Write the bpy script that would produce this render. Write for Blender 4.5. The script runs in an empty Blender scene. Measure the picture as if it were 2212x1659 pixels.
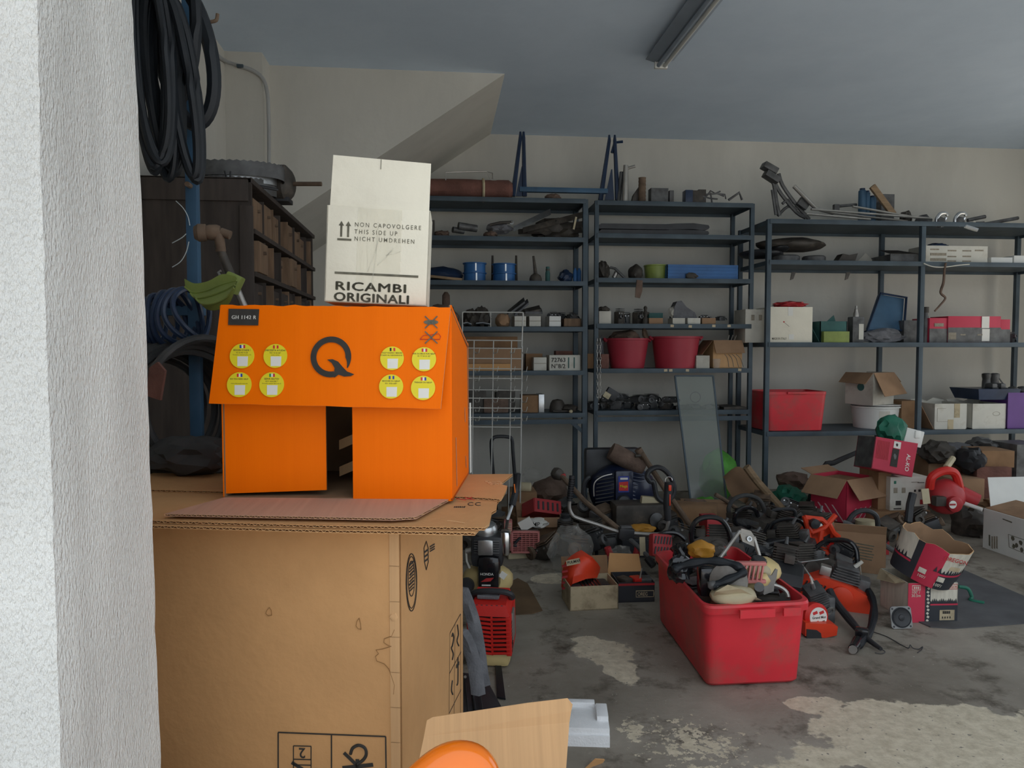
import bpy, bmesh, math, random
from mathutils import Vector, Matrix, noise
V = Vector
scene = bpy.context.scene
COL = scene.collection
rnd = random.Random(7)

# ---------------------------------------------------------------- camera
F, CX, CY, EYE = 1600.0, 1106.0, 829.5, 1.4
YAW, PITCH = math.radians(5.6), math.radians(2.67)
cd = bpy.data.cameras.new('camera'); cam = bpy.data.objects.new('camera', cd); COL.objects.link(cam)
cd.sensor_fit = 'HORIZONTAL'; cd.sensor_width = 36.0; cd.lens = 36.0 * F / 2212.0
cd.clip_start = 0.05; cd.clip_end = 100
cam.location = (0, 0, EYE)
cam.rotation_euler = (math.pi / 2 - PITCH, 0, -YAW)
scene.camera = cam
# ---------------------------------------------------------------- sky and exposure
w = bpy.data.worlds.new('world'); scene.world = w; w.use_nodes = True
bg = w.node_tree.nodes['Background']
bg.inputs['Color'].default_value = (0.82, 0.91, 1.0, 1); bg.inputs['Strength'].default_value = 1.05
scene.view_settings.view_transform = 'Standard'; scene.view_settings.look = 'None'
scene.view_settings.gamma = 1.0; scene.view_settings.use_curve_mapping = False
scene.view_settings.exposure = 0.42
sd = bpy.data.lights.new('sun', 'SUN'); sun = bpy.data.objects.new('sun', sd); COL.objects.link(sun)
sd.energy = 6.0; sd.angle = math.radians(3); sd.color = (1.0, 0.95, 0.88)      # stands behind the building: only the paving outside is sunlit
sun.rotation_euler = (math.radians(-33), math.radians(8), 0); sun.location = (3, 12, 12)

# ---------------------------------------------------------------- pixel of the photograph -> point in the place
_f = V((math.sin(YAW) * math.cos(PITCH), math.cos(YAW) * math.cos(PITCH), -math.sin(PITCH)))
_r = V((math.cos(YAW), -math.sin(YAW), 0)); _u = _r.cross(_f); _o = V((0, 0, EYE))
def ray(px, py): return _f + _r * ((px - CX) / F) - _u * ((py - CY) / F)
def onY(px, py, Y): d = ray(px, py); return _o + d * (Y / d.y)
def onZ(px, py, z=0.0): d = ray(px, py); return _o + d * ((z - EYE) / d.z)
def onW(px, py, wd): return _o + ray(px, py) * wd
def onP(px, py, p, n): d = ray(px, py); return _o + d * ((V(p) - _o).dot(n) / d.dot(n))
def mpp(Y): return Y / F / math.cos(YAW)           # metres per pixel at that distance

# ---------------------------------------------------------------- materials
MATS = {}
def nd(t, typ, **kw):
    n = t.nodes.new(typ)
    for k, v in kw.items(): setattr(n, k, v)
    return n
def mat(name, col, rough=.6, metal=0., var=.15, scale=6., bump=0., bscale=60., dirt=None, damt=.5, dscale=4., spec=.5, stretch=None, coat=0., alpha=None, trans=0., ior=1.45):
    if name in MATS: return MATS[name]
    m = bpy.data.materials.new(name); m.use_nodes = True; t = m.node_tree
    b = t.nodes['Principled BSDF']; L = t.links.new
    tc = nd(t, 'ShaderNodeTexCoord'); mp = nd(t, 'ShaderNodeMapping')
    L(tc.outputs['Object'], mp.inputs['Vector'])
    if stretch: mp.inputs['Scale'].default_value = stretch
    n = nd(t, 'ShaderNodeTexNoise'); n.inputs['Scale'].default_value = scale; n.inputs['Detail'].default_value = 6
    L(mp.outputs[0], n.inputs['Vector'])
    r = nd(t, 'ShaderNodeValToRGB')
    r.color_ramp.elements[0].position = .3; r.color_ramp.elements[1].position = .7
    c0 = [max(0, c * (1 - var)) for c in col]; c1 = [min(1, c * (1 + var)) for c in col]
    r.color_ramp.elements[0].color = (*c0, 1); r.color_ramp.elements[1].color = (*c1, 1)
    L(n.outputs['Fac'], r.inputs['Fac']); out = r.outputs['Color']
    if dirt:
        n2 = nd(t, 'ShaderNodeTexNoise'); n2.inputs['Scale'].default_value = dscale; n2.inputs['Detail'].default_value = 8
        n2.inputs['Roughness'].default_value = .65
        L(tc.outputs['Object'], n2.inputs['Vector'])
        r2 = nd(t, 'ShaderNodeValToRGB'); r2.color_ramp.elements[0].position = 1 - damt - .12; r2.color_ramp.elements[1].position = 1 - damt + .18
        L(n2.outputs['Fac'], r2.inputs['Fac'])
        mx = nd(t, 'ShaderNodeMix', data_type='RGBA'); L(r2.outputs['Color'], mx.inputs['Factor'])
        L(out, mx.inputs['A']); mx.inputs['B'].default_value = (*dirt, 1); out = mx.outputs['Result']
    L(out, b.inputs['Base Color'])
    b.inputs['Roughness'].default_value = rough; b.inputs['Metallic'].default_value = metal
    b.inputs['Specular IOR Level'].default_value = spec; b.inputs['Coat Weight'].default_value = coat
    b.inputs['Transmission Weight'].default_value = trans; b.inputs['IOR'].default_value = ior
    if alpha is not None: b.inputs['Alpha'].default_value = alpha
    if bump:
        n3 = nd(t, 'ShaderNodeTexNoise'); n3.inputs['Scale'].default_value = bscale; n3.inputs['Detail'].default_value = 4
        L(mp.outputs[0], n3.inputs['Vector'])
        bp = nd(t, 'ShaderNodeBump'); bp.inputs['Strength'].default_value = bump; bp.inputs['Distance'].default_value = .02
        L(n3.outputs['Fac'], bp.inputs['Height']); L(bp.outputs[0], b.inputs['Normal'])
    MATS[name] = m
    return m
def srgb(r, g, b):
    f = lambda c: ((c / 255 + .055) / 1.055) ** 2.4 if c > 10 else c / 255 / 12.92
    return (f(r), f(g), f(b))

K = {}
K['orange_carton'] = mat('orange_carton', (1.0, .175, .0), .5, var=.03, scale=3, bump=.03, bscale=25, stretch=(14, 1, .4), coat=.0, spec=.12)
K['kraft'] = mat('kraft', (.60, .325, .135), .85, var=.08, scale=5, bump=.10, bscale=40, dirt=(.50, .265, .105), damt=.33, dscale=2.2)
K['kraft_light'] = mat('kraft_light', (.62, .37, .18), .85, var=.07, scale=5, bump=.06, bscale=9, stretch=(18, .4, .4))
K['kraft_pink'] = mat('kraft_pink', (.55, .32, .22), .85, var=.06, scale=6, bump=.04, bscale=9, stretch=(14, .4, .4))
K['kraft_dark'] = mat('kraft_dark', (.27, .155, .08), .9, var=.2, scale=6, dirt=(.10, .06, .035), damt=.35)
K['kraft_mid'] = mat('kraft_mid', (.33, .20, .115), .9, var=.14, scale=6, dirt=(.16, .10, .06), damt=.3)
K['white_carton'] = mat('white_carton', (.80, .745, .61), .7, var=.04, scale=8, bump=.06, bscale=70, dirt=(.66, .60, .48), damt=.3, dscale=5)
K['grey_carton'] = mat('grey_carton', (.55, .52, .45), .8, var=.1, scale=6, dirt=(.33, .29, .23), damt=.35, dscale=5)
K['old_white'] = mat('old_white', (.62, .60, .53), .7, var=.1, scale=6, dirt=(.36, .32, .24), damt=.33, dscale=6)
K['dirty_carton'] = mat('dirty_carton', (.52, .43, .28), .9, var=.1, scale=7, dirt=(.16, .12, .07), damt=.4, dscale=9)
K['ink'] = mat('ink', (.035, .032, .028), .7, var=.2, scale=40)
K['ink_grey'] = mat('ink_grey', (.13, .12, .085), .7, var=.3, scale=60)
K['ink_faint'] = mat('ink_faint', (.30, .26, .2), .8, var=.2, scale=60)
K['ink_red'] = mat('ink_red', (.5, .03, .03), .7)
K['paper_white'] = mat('paper_white', (.78, .76, .70), .7, var=.05)
K['label_yellow'] = mat('label_yellow', (.82, .68, .02), .5, var=.03)
K['tape'] = mat('tape', (.95, .90, .74), .2, var=.03, alpha=.14, coat=.8, bump=.5, bscale=45, stretch=(5, 1, .5))
K['flag_blue'] = mat('flag_blue', (.03, .05, .3), .5); K['flag_red'] = mat('flag_red', (.6, .03, .03), .5)
K['flag_green'] = mat('flag_green', (.02, .3, .08), .5); K['flag_black'] = mat('flag_black', (.02, .02, .02), .5)
K['rack'] = mat('rack', (.060, .085, .105), .55, var=.25, scale=5, dirt=(.10, .085, .07), damt=.25)  # blue-grey paint, made bluer and lighter to carry the haze
K['black'] = mat('black', (.030, .031, .034), .45, var=.3, scale=9)
K['black_gloss'] = mat('black_gloss', (.012, .012, .014), .18, var=.2, scale=9, coat=.3)
K['rubber'] = mat('rubber', (.009, .012, .016), .55, var=.3, scale=12)
K['rubber_worn'] = mat('rubber_worn', (.05, .05, .05), .7, var=.4, scale=12, dirt=(.12, .10, .08), damt=.3)
K['dark_part'] = mat('dark_part', (.062, .053, .044), .6, var=.4, scale=14, dirt=(.20, .16, .12), damt=.3, dscale=10)
K['dark_part2'] = mat('dark_part2', (.11, .11, .11), .5, metal=.25, var=.4, scale=14, dirt=(.05, .04, .03), damt=.35, dscale=10)
K['steel'] = mat('steel', (.52, .53, .53), .32, metal=.9, var=.2, scale=14, dirt=(.2, .17, .13), damt=.25, dscale=9)
K['alu'] = mat('alu', (.42, .40, .37), .42, metal=.75, var=.15, scale=14, dirt=(.22, .19, .14), damt=.3, dscale=12)
K['cast'] = mat('cast', (.20, .185, .165), .5, metal=.2, var=.25, scale=14, dirt=(.09, .075, .06), damt=.4, dscale=14)
K['rusty'] = mat('rusty', (.16, .11, .075), .8, metal=.2, var=.35, scale=16, dirt=(.30, .27, .22), damt=.2, dscale=9)
K['red'] = mat('red', (.62, .025, .018), .38, var=.12, scale=7, dirt=(.16, .03, .02), damt=.22, dscale=9)
K['red_orange'] = mat('red_orange', (.72, .055, .018), .38, var=.12, scale=7, dirt=(.18, .04, .02), damt=.24, dscale=9)
K['red_dull'] = mat('red_dull', (.42, .03, .035), .5, var=.15, scale=7, dirt=(.12, .025, .02), damt=.25, dscale=8)
K['pink_plastic'] = mat('pink_plastic', (.58, .20, .18), .5, var=.12, scale=8, dirt=(.22, .08, .07), damt=.25, dscale=12)
K['bin_red'] = mat('bin_red', (.72, .035, .050), .42, var=.08, scale=4, dirt=(.38, .10, .08), damt=.42, dscale=5)
K['bucket_red'] = mat('bucket_red', (.40, .035, .055), .5, var=.1, scale=4)
K['tank'] = mat('tank', (.62, .48, .22), .4, var=.15, scale=6, dirt=(.30, .20, .08), damt=.3, dscale=7)
K['amber'] = mat('amber', (.58, .27, .035), .4, var=.2, scale=6, dirt=(.10, .06, .02), damt=.3, dscale=12)
K['cream'] = mat('cream', (.50, .43, .28), .6, var=.15, scale=8, dirt=(.25, .2, .12), damt=.33, dscale=12)
K['wood'] = mat('wood', (.28, .19, .11), .8, var=.3, scale=4, stretch=(1, 8, 8))
K['wood_dark'] = mat('wood_dark', (.055, .042, .035), .65, var=.3, scale=4, stretch=(8, 8, 1))
K['wood_orange'] = mat('wood_orange', (.20, .125, .075), .75, var=.3, scale=5, stretch=(9, 9, 1))
K['blue_paint'] = mat('blue_paint', (.045, .11, .19), .5, var=.2, scale=6, dirt=(.03, .05, .08), damt=.25)
K['blue'] = mat('blue', (.03, .13, .34), .45, var=.2, scale=6)
K['blue_dark'] = mat('blue_dark', (.022, .04, .085), .35, var=.25, scale=8)
K['navy'] = mat('navy', (.015, .022, .055), .3, var=.2, scale=8, coat=.2)
K['green'] = mat('green', (.10, .36, .05), .6, var=.3, scale=9, dirt=(.05, .16, .03), damt=.3, dscale=6)
K['green_dark'] = mat('green_dark', (.02, .16, .10), .5, var=.3, scale=9)
K['green_box'] = mat('green_box', (.04, .12, .11), .7, var=.2, scale=9)
K['olive'] = mat('olive', (.24, .30, .07), .5, var=.2, scale=9, dirt=(.12, .13, .05), damt=.3)
K['purple'] = mat('purple', (.13, .05, .24), .5, var=.1)
K['grey_cloth'] = mat('grey_cloth', (.16, .16, .17), .9, var=.2, scale=20, bump=.3, bscale=120)
K['brown_cloth'] = mat('brown_cloth', (.15, .10, .075), .9, var=.3, scale=12, bump=.3, bscale=60)
K['maroon_cloth'] = mat('maroon_cloth', (.19, .085, .065), .85, var=.25, scale=8, bump=.3, bscale=50)
K['foam'] = mat('foam', (.86, .87, .88), .8, var=.03, scale=30, bump=.2, bscale=150)
K['white_plastic'] = mat('white_plastic', (.74, .74, .70), .4, var=.05)
K['wire_white'] = mat('wire_white', (.55, .54, .50), .5, var=.1)
K['chrome'] = mat('chrome', (.72, .72, .72), .18, metal=1., var=.08)
K['clear'] = mat('clear', (.62, .60, .55), .25, var=.1, alpha=.13, coat=.5, bump=.4, bscale=25)
K['glass'] = mat('glass', (.30, .33, .30), .12, var=.05, alpha=.42, coat=.4)
K['oil_sheet'] = mat('oil_sheet', (.15, .095, .05), .7, var=.3, scale=4, dirt=(.40, .30, .2), damt=.25, dscale=5)
K['mat_grey'] = mat('mat_grey', (.10, .10, .105), .75, var=.25, scale=5)
K['handle_orange'] = mat('handle_orange', (.95, .20, .008), .2, var=.08, scale=5, coat=.5)
K['lamp_tube'] = mat('lamp_tube', (.66, .66, .62), .3, var=.05)
K['lamp_body'] = mat('lamp_body', (.30, .35, .41), .5, var=.1)
K['magenta'] = mat('magenta', (.55, .035, .075), .5, var=.08, scale=6, dirt=(.3, .03, .05), damt=.2, dscale=6)

# ---------------------------------------------------------------- mesh building
def frame(p, z=(0, 0, 1), x=None):
    z = V(z).normalized(); x = V(x) if x is not None else (V((1, 0, 0)) if abs(z.x) < .9 else V((0, 1, 0)))
    y = z.cross(x).normalized(); x = y.cross(z).normalized()
    M = Matrix((x, y, z)).transposed().to_4x4(); M.translation = V(p); return M
def TR(loc, rz=0., rx=0., ry=0., s=1.):
    return Matrix.Translation(V(loc)) @ Matrix.Rotation(math.radians(rz), 4, 'Z') @ Matrix.Rotation(math.radians(ry), 4, 'Y') @ Matrix.Rotation(math.radians(rx), 4, 'X') @ Matrix.Scale(s, 4)
def spl(pts, k=8, closed=False):
    pts = [V(p) for p in pts]; n = len(pts); out = []
    rng = range(n) if closed else range(n - 1)
    for i in rng:
        if closed: a, b, c, d = pts[i - 1], pts[i], pts[(i + 1) % n], pts[(i + 2) % n]
        else: a, b, c, d = pts[max(i - 1, 0)], pts[i], pts[i + 1], pts[min(i + 2, n - 1)]
        for j in range(k):
            t = j / k
            out.append(.5 * (2 * b + (c - a) * t + (2 * a - 5 * b + 4 * c - d) * t * t + (3 * b - a - 3 * c + d) * t ** 3))
    if not closed: out.append(pts[-1])
    return out
class MB:
    def __init__(s, M=None): s.bm = bmesh.new(); s.M = M or Matrix(); s.mats = [None]
    def mi(s, m):
        if m is None: return 0
        if isinstance(m, str): m = K[m]
        if m not in s.mats: s.mats.append(m)
        return s.mats.index(m)
    def _fin(s, vs, L, m):
        T = s.M @ L if L is not None else s.M
        for v in vs: v.co = T @ v.co
        i = s.mi(m)
        if i:
            for f in {f for v in vs for f in v.link_faces}: f.material_index = i
    def box(s, c, d, rot=None, bev=0., m=None, taper=None):
        L = Matrix.Translation(V(c)) @ (rot.to_4x4() if rot is not None else Matrix())
        vs = bmesh.ops.create_cube(s.bm, size=1.)['verts']
        for v in vs:
            v.co = V((v.co.x * d[0], v.co.y * d[1], v.co.z * d[2]))
            if taper and v.co.z < 0: v.co.x *= taper; v.co.y *= taper
        if bev:
            es = list({e for v in vs for e in v.link_edges})
            r = bmesh.ops.bevel(s.bm, geom=es, offset=bev, segments=2, affect='EDGES', profile=.6)
            vs = list({v for f in r['faces'] for v in f.verts} | {v for v in vs if v.is_valid})
        s._fin(vs, L, m); return s
    def hexa(s, p, m=None):     # 8 corners: bottom ring of 4, top ring of 4
        vs = [s.bm.verts.new(V(q)) for q in p]
        for q in ((3, 2, 1, 0), (4, 5, 6, 7), (0, 1, 5, 4), (1, 2, 6, 5), (2, 3, 7, 6), (3, 0, 4, 7)): s.bm.faces.new([vs[i] for i in q])
        s._fin(vs, None, m); return s
    def slab(s, quad, n, t, m=None):   # a quad thickened by t along n
        n = V(n); q = [V(x) for x in quad]
        return s.hexa([x for x in q] + [x + n * t for x in q], m)
    def prism(s, poly, y0, y1, m=None):   # polygon in xz, extruded in y
        a = [s.bm.verts.new((x, y0, z)) for x, z in poly]; b = [s.bm.verts.new((x, y1, z)) for x, z in poly]
        n = len(poly); s.bm.faces.new(a); s.bm.faces.new(b[::-1])
        for i in range(n): s.bm.faces.new((a[i], b[i], b[(i + 1) % n], a[(i + 1) % n]))
        s._fin(a + b, None, m); return s
    def rings(s, rings, cap=True, m=None, closed=False):
        R = [[s.bm.verts.new(V(p)) for p in r] for r in rings]; n = len(R[0])
        prs = list(zip(R, R[1:])) + ([(R[-1], R[0])] if closed else [])
        for a, b in prs:
            for i in range(n): s.bm.faces.new((a[i], a[(i + 1) % n], b[(i + 1) % n], b[i]))
        if cap and not closed: s.bm.faces.new(R[0][::-1]); s.bm.faces.new(R[-1])
        s._fin([v for r in R for v in r], None, m); return s
    def lathe(s, prof, L=None, n=20, m=None, cap=True, sx=1., sy=1.):
        M0 = s.M
        if L is not None: s.M = s.M @ L
        s.rings([[V((r * sx * math.cos(6.28318 * i / n), r * sy * math.sin(6.28318 * i / n), z)) for i in range(n)] for r, z in prof], cap, m); s.M = M0; return s
    def cyl(s, a, b, r0, r1=None, n=12, m=None):
        a, b = V(a), V(b); r1 = r0 if r1 is None else r1
        return s.lathe([(r0, 0), (r1, (b - a).length)], frame(a, b - a), n, m)
    def tube(s, pts, r, n=8, closed=False, m=None):
        pts = [V(p) for p in pts]; N = len(pts); rr = []
        up = None
        for i, p in enumerate(pts):
            t = (pts[(i + 1) % N] - pts[i - 1]) if closed else (pts[min(i + 1, N - 1)] - pts[max(i - 1, 0)])
            if t.length < 1e-9: t = V((0, 0, 1))
            t.normalize()
            if up is None: up = t.orthogonal().normalized()
            up = (up - t * up.dot(t));
            if up.length < 1e-6: up = t.orthogonal()
            up.normalize()
            b = t.cross(up); ra = r(i / max(1, N - 1)) if callable(r) else r
            rr.append([p + (up * math.cos(6.28318 * j / n) + b * math.sin(6.28318 * j / n)) * ra for j in range(n)])
        return s.rings(rr, True, m, closed)
    def blob(s, c, d, seed=0, amp=.25, freq=2., sub=3, m=None, rot=None, flat=None, crease=0.):
        vs = bmesh.ops.create_icosphere(s.bm, subdivisions=sub, radius=.5)['verts']; o = V((seed * 3.7, seed * 1.3, -seed * 2.1))
        for v in vs:
            q = v.co.normalized(); k = 1 + amp * noise.noise(q * freq + o) + amp * .5 * noise.noise(q * freq * 2.7 + o)
            if crease: k -= crease * abs(noise.noise(q * freq * 1.9 - o))
            v.co = V((v.co.x * d[0], v.co.y * d[1], v.co.z * d[2])) * k
            if flat is not None and v.co.z < -flat * d[2]: v.co.z = -flat * d[2]
        s._fin(vs, Matrix.Translation(V(c)) @ (rot.to_4x4() if rot is not None else Matrix()), m); return s
    def disc(s, c, r, nrm, n=24, m=None, t=.0008, x=None):
        M0 = s.M; s.M = s.M @ frame(c, nrm, x); s.rings([[V((r * math.cos(6.28318 * i / n), r * math.sin(6.28318 * i / n), z)) for i in range(n)] for z in (0, t)], True, m); s.M = M0; return s
    def build(s, name, m=None, parent=None, smooth=35, origin=None):
        bm = s.bm
        if smooth:
            a = math.radians(smooth); bm.normal_update()
            for f in bm.faces: f.smooth = True
            for e in bm.edges:
                if len(e.link_faces) != 2 or e.calc_face_angle(0) > a: e.smooth = False
        bmesh.ops.recalc_face_normals(bm, faces=bm.faces)
        me = bpy.data.meshes.new(name)
        if origin is not None: bm.transform(Matrix.Translation(-V(origin)))
        bm.to_mesh(me); bm.free()
        o = bpy.data.objects.new(name, me); COL.objects.link(o)
        if m is not None: s.mats[0] = K[m] if isinstance(m, str) else m
        if s.mats[0] is None: s.mats[0] = s.mats[1]
        ml = s.mats
        for x in ml: me.materials.append(x)
        if origin is not None: o.location = V(origin)
        adopt(o, parent)
        return o
def adopt(o, parent):
    if parent is None: return
    o.parent = parent
    if parent.parent is None: o.matrix_parent_inverse = parent.matrix_basis.inverted()
def newmb(m, M=None):           # first material fixed
    b = MB(M); b.mats[0] = K[m] if isinstance(m, str) else m; return b
def thing(name, label, cat, loc, group=None):
    o = bpy.data.objects.new(name, None); COL.objects.link(o); o.location = V(loc); o.empty_display_size = .05
    tag(o, label, cat, group); return o
def tag(o, label, cat, group=None):
    o['label'] = label; o['category'] = cat
    if group: o['group'] = group
    return o
def struct(o, label=None):
    o['kind'] = 'structure'
    if label: o['label'] = label
    return o
def text(s, p, right, up, size, m, parent, name='lettering', bold=0., sx=1., align='LEFT', space=1., label=None):
    cu = bpy.data.curves.new('t', 'FONT'); cu.body = s; cu.size = size; cu.align_x = align; cu.offset = bold * size; cu.space_character = space
    cu.resolution_u = 3
    to = bpy.data.objects.new('t', cu); me = to.to_mesh().copy(); bpy.data.objects.remove(to)
    right = V(right).normalized(); up = V(up).normalized(); p = V(p)
    for v in me.vertices: v.co = p + right * (v.co.x * sx) + up * v.co.y
    me.name = name; o = bpy.data.objects.new(name, me); COL.objects.link(o); me.materials.clear(); me.materials.append(K[m] if isinstance(m, str) else m)
    for f in me.polygons: f.material_index = 0
    adopt(o, parent)
    if label: o['label'] = label
    return o
# ================================================================ the room
CEIL, DB = 3.434, 7.09
XL, XR, YIN, YOUT = -1.45, 6.4, 1.2, 0.9
def plaster(name, col, dark, bump=.25, bscale=9., streak=True):
    m = bpy.data.materials.new(name); m.use_nodes = True; t = m.node_tree; b = t.nodes['Principled BSDF']; L = t.links.new
    tc = nd(t, 'ShaderNodeTexCoord'); mp = nd(t, 'ShaderNodeMapping'); L(tc.outputs['Object'], mp.inputs['Vector'])
    mp.inputs['Scale'].default_value = (1, 1, .35 if streak else 1)
    n1 = nd(t, 'ShaderNodeTexNoise'); n1.inputs['Scale'].default_value = 1.6; n1.inputs['Detail'].default_value = 9; n1.inputs['Roughness'].default_value = .62
    L(mp.outputs[0], n1.inputs['Vector'])
    r = nd(t, 'ShaderNodeValToRGB'); r.color_ramp.elements[0].position = .32; r.color_ramp.elements[1].position = .62
    r.color_ramp.elements[0].color = (*dark, 1); r.color_ramp.elements[1].color = (*col, 1); L(n1.outputs['Fac'], r.inputs['Fac'])
    L(r.outputs[0], b.inputs['Base Color']); b.inputs['Roughness'].default_value = .9; b.inputs['Specular IOR Level'].default_value = .2
    n2 = nd(t, 'ShaderNodeTexNoise'); n2.inputs['Scale'].default_value = bscale; n2.inputs['Detail'].default_value = 8
    L(tc.outputs['Object'], n2.inputs['Vector'])
    bp = nd(t, 'ShaderNodeBump'); bp.inputs['Strength'].default_value = bump; bp.inputs['Distance'].default_value = .03
    L(n2.outputs['Fac'], bp.inputs['Height']); L(bp.outputs[0], b.inputs['Normal'])
    return m
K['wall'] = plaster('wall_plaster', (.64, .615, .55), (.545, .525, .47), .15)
K['ceil'] = plaster('ceiling_plaster', (.68, .79, .92), (.62, .73, .86), .12, streak=False)  # pale blue carries the bluish haze, put into the ceiling colour
# rough stucco of the door jamb: trowelled grain running up and down
def stucco():
    m = bpy.data.materials.new('stucco'); m.use_nodes = True; t = m.node_tree; b = t.nodes['Principled BSDF']; L = t.links.new
    tc = nd(t, 'ShaderNodeTexCoord'); mp = nd(t, 'ShaderNodeMapping'); L(tc.outputs['Object'], mp.inputs['Vector']); mp.inputs['Scale'].default_value = (1, 1, .3)
    n1 = nd(t, 'ShaderNodeTexNoise'); n1.inputs['Scale'].default_value = 7; n1.inputs['Detail'].default_value = 8; L(mp.outputs[0], n1.inputs['Vector'])
    r = nd(t, 'ShaderNodeValToRGB'); r.color_ramp.elements[0].position = .3; r.color_ramp.elements[1].position = .62
    r.color_ramp.elements[0].color = (.64, .63, .60, 1); r.color_ramp.elements[1].color = (.80, .79, .755, 1); L(n1.outputs['Fac'], r.inputs['Fac'])
    L(r.outputs[0], b.inputs['Base Color']); b.inputs['Roughness'].default_value = .95; b.inputs['Specular IOR Level'].default_value = .15
    n2 = nd(t, 'ShaderNodeTexNoise'); n2.inputs['Scale'].default_value = 260; n2.inputs['Detail'].default_value = 4
    mp2 = nd(t, 'ShaderNodeMapping'); L(tc.outputs['Object'], mp2.inputs['Vector']); mp2.inputs['Scale'].default_value = (1, 1, .45); L(mp2.outputs[0], n2.inputs['Vector'])
    bp = nd(t, 'ShaderNodeBump'); bp.inputs['Strength'].default_value = .9; bp.inputs['Distance'].default_value = .010
    L(n2.outputs['Fac'], bp.inputs['Height']); L(bp.outputs[0], b.inputs['Normal']); return m
K['stucco'] = stucco()
def floor_mat():
    m = bpy.data.materials.new('concrete_floor'); m.use_nodes = True; t = m.node_tree; b = t.nodes['Principled BSDF']; L = t.links.new
    tc = nd(t, 'ShaderNodeTexCoord'); P = tc.outputs['Object']
    def noise_(sc, det=8, ro=.6, vec=None):
        n = nd(t, 'ShaderNodeTexNoise'); n.inputs['Scale'].default_value = sc; n.inputs['Detail'].default_value = det; n.inputs['Roughness'].default_value = ro
        L(vec or P, n.inputs['Vector']); return n.outputs['Fac']
    def ramp(fac, a, c0, bpos, c1):
        r = nd(t, 'ShaderNodeValToRGB'); e = r.color_ramp.elements; e[0].position = a; e[1].position = bpos; e[0].color = (*c0, 1); e[1].color = (*c1, 1); L(fac, r.inputs['Fac']); return r.outputs['Color']
    def mix(f, a, bb):
        x = nd(t, 'ShaderNodeMix', data_type='RGBA'); L(f, x.inputs['Factor'])
        for s, v in (('A', a), ('B', bb)):
            if isinstance(v, tuple): x.inputs[s].default_value = (*v, 1)
            else: L(v, x.inputs[s])
        return x.outputs['Result']
    def mth(op, a, bb=None):
        x = nd(t, 'ShaderNodeMath', operation=op)
        for i, v in enumerate((a, bb)):
            if v is None: continue
            if isinstance(v, (int, float)): x.inputs[i].default_value = v
            else: L(v, x.inputs[i])
        return x.outputs[0]
    base = ramp(noise_(1.3), .3, (.19, .165, .13), .7, (.41, .37, .31))
    base = mix(ramp(noise_(4.2, 10, .7), .52, (0, 0, 0), .66, (1, 1, 1)), base, (.10, .083, .062))
    base = mix(ramp(noise_(7., 12, .75), .60, (0, 0, 0), .68, (.7, .7, .7)), base, (.40, .36, .28))
    # worn-through pale screed, in blotches of their own shape
    n1 = noise_(3.2, 10, .62); acc = None
    for px, py, rx, ry in ((1300, 1405, .17, .14), (1345, 1450, .07, .14), (1190, 1250, .16, .09), (1490, 1600, .17, .20), (1370, 1580, .05, .10), (1760, 1525, .12, .08), (1985, 1565, .50, .19), (2140, 1640, .62, .24)):
        c = onZ(px, py); mp = nd(t, 'ShaderNodeMapping'); mp.vector_type = 'POINT'
        mp.inputs['Location'].default_value = (-c.x / rx, -c.y / ry, 0); mp.inputs['Scale'].default_value = (1 / rx, 1 / ry, 0); L(P, mp.inputs['Vector'])
        ln = nd(t, 'ShaderNodeVectorMath', operation='LENGTH'); L(mp.outputs[0], ln.inputs[0])
        k = 0.0 if (px, py) not in ((1490, 1600), (1370, 1580)) else .35
        d = mth('ADD', mth('SUBTRACT', 1.0 - k, ln.outputs['Value']), mth('MULTIPLY', mth('SUBTRACT', n1, .5), 3.0))
        if k: d = mth('ADD', d, mth('MULTIPLY', mth('SUBTRACT', noise_(28, 4, .7), .52), 5.0))
        acc = d if acc is None else mth('MAXIMUM', acc, d)
    mask = ramp(acc, .0, (0, 0, 0), .10, (1, 1, 1))
    pale = ramp(noise_(22, 10, .7), .35, (.52, .45, .33), .6, (.72, .64, .49))
    peb = ramp(noise_(38, 3, .5), .66, (0, 0, 0), .70, (1, 1, 1)); pale = mix(peb, pale, (.22, .20, .17))
    col = mix(mask, base, pale)
    sp = ramp(noise_(70, 2, .5), .72, (0, 0, 0), .75, (1, 1, 1)); col = mix(sp, col, (.48, .45, .38))
    L(col, b.inputs['Base Color']); b.inputs['Roughness'].default_value = .72; b.inputs['Specular IOR Level'].default_value = .3
    bp = nd(t, 'ShaderNodeBump'); bp.inputs['Strength'].default_value = .35; bp.inputs['Distance'].default_value = .02
    L(mth('ADD', noise_(24, 8, .7), mth('MULTIPLY', mask, -.3)), bp.inputs['Height']); L(bp.outputs[0], b.inputs['Normal'])
    return m
K['floor'] = floor_mat()
K['ground'] = mat('ground_paving', (.55, .52, .47), .85, var=.1, scale=3, bump=.2)
def sbox(name, a, b, m, label):
    c = (V(a) + V(b)) / 2; o = MB().box(c, [abs(b[i] - a[i]) for i in range(3)]).build(name, m, smooth=0)
    return struct(o, label)
sbox('floor', (XL - .2, 1.0, -.1), (XR + .2, DB + .2, 0), 'floor', 'stained grey concrete garage floor with worn pale patches')
sbox('pavement', (-12, -14, -.12), (20, 1.0, -.01), 'ground', 'pale paving outside the garage')
sbox('pavement_side', (XR + .2, 1.0, -.12), (20, 12, -.01), 'ground', 'pale paving outside the added side opening')
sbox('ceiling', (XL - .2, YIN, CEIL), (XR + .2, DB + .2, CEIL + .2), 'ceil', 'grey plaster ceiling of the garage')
sbox('wall_back', (XL - .2, DB, 0), (XR + .2, DB + .2, CEIL), 'wall', 'off-white plaster back wall behind the metal shelving')
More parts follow.
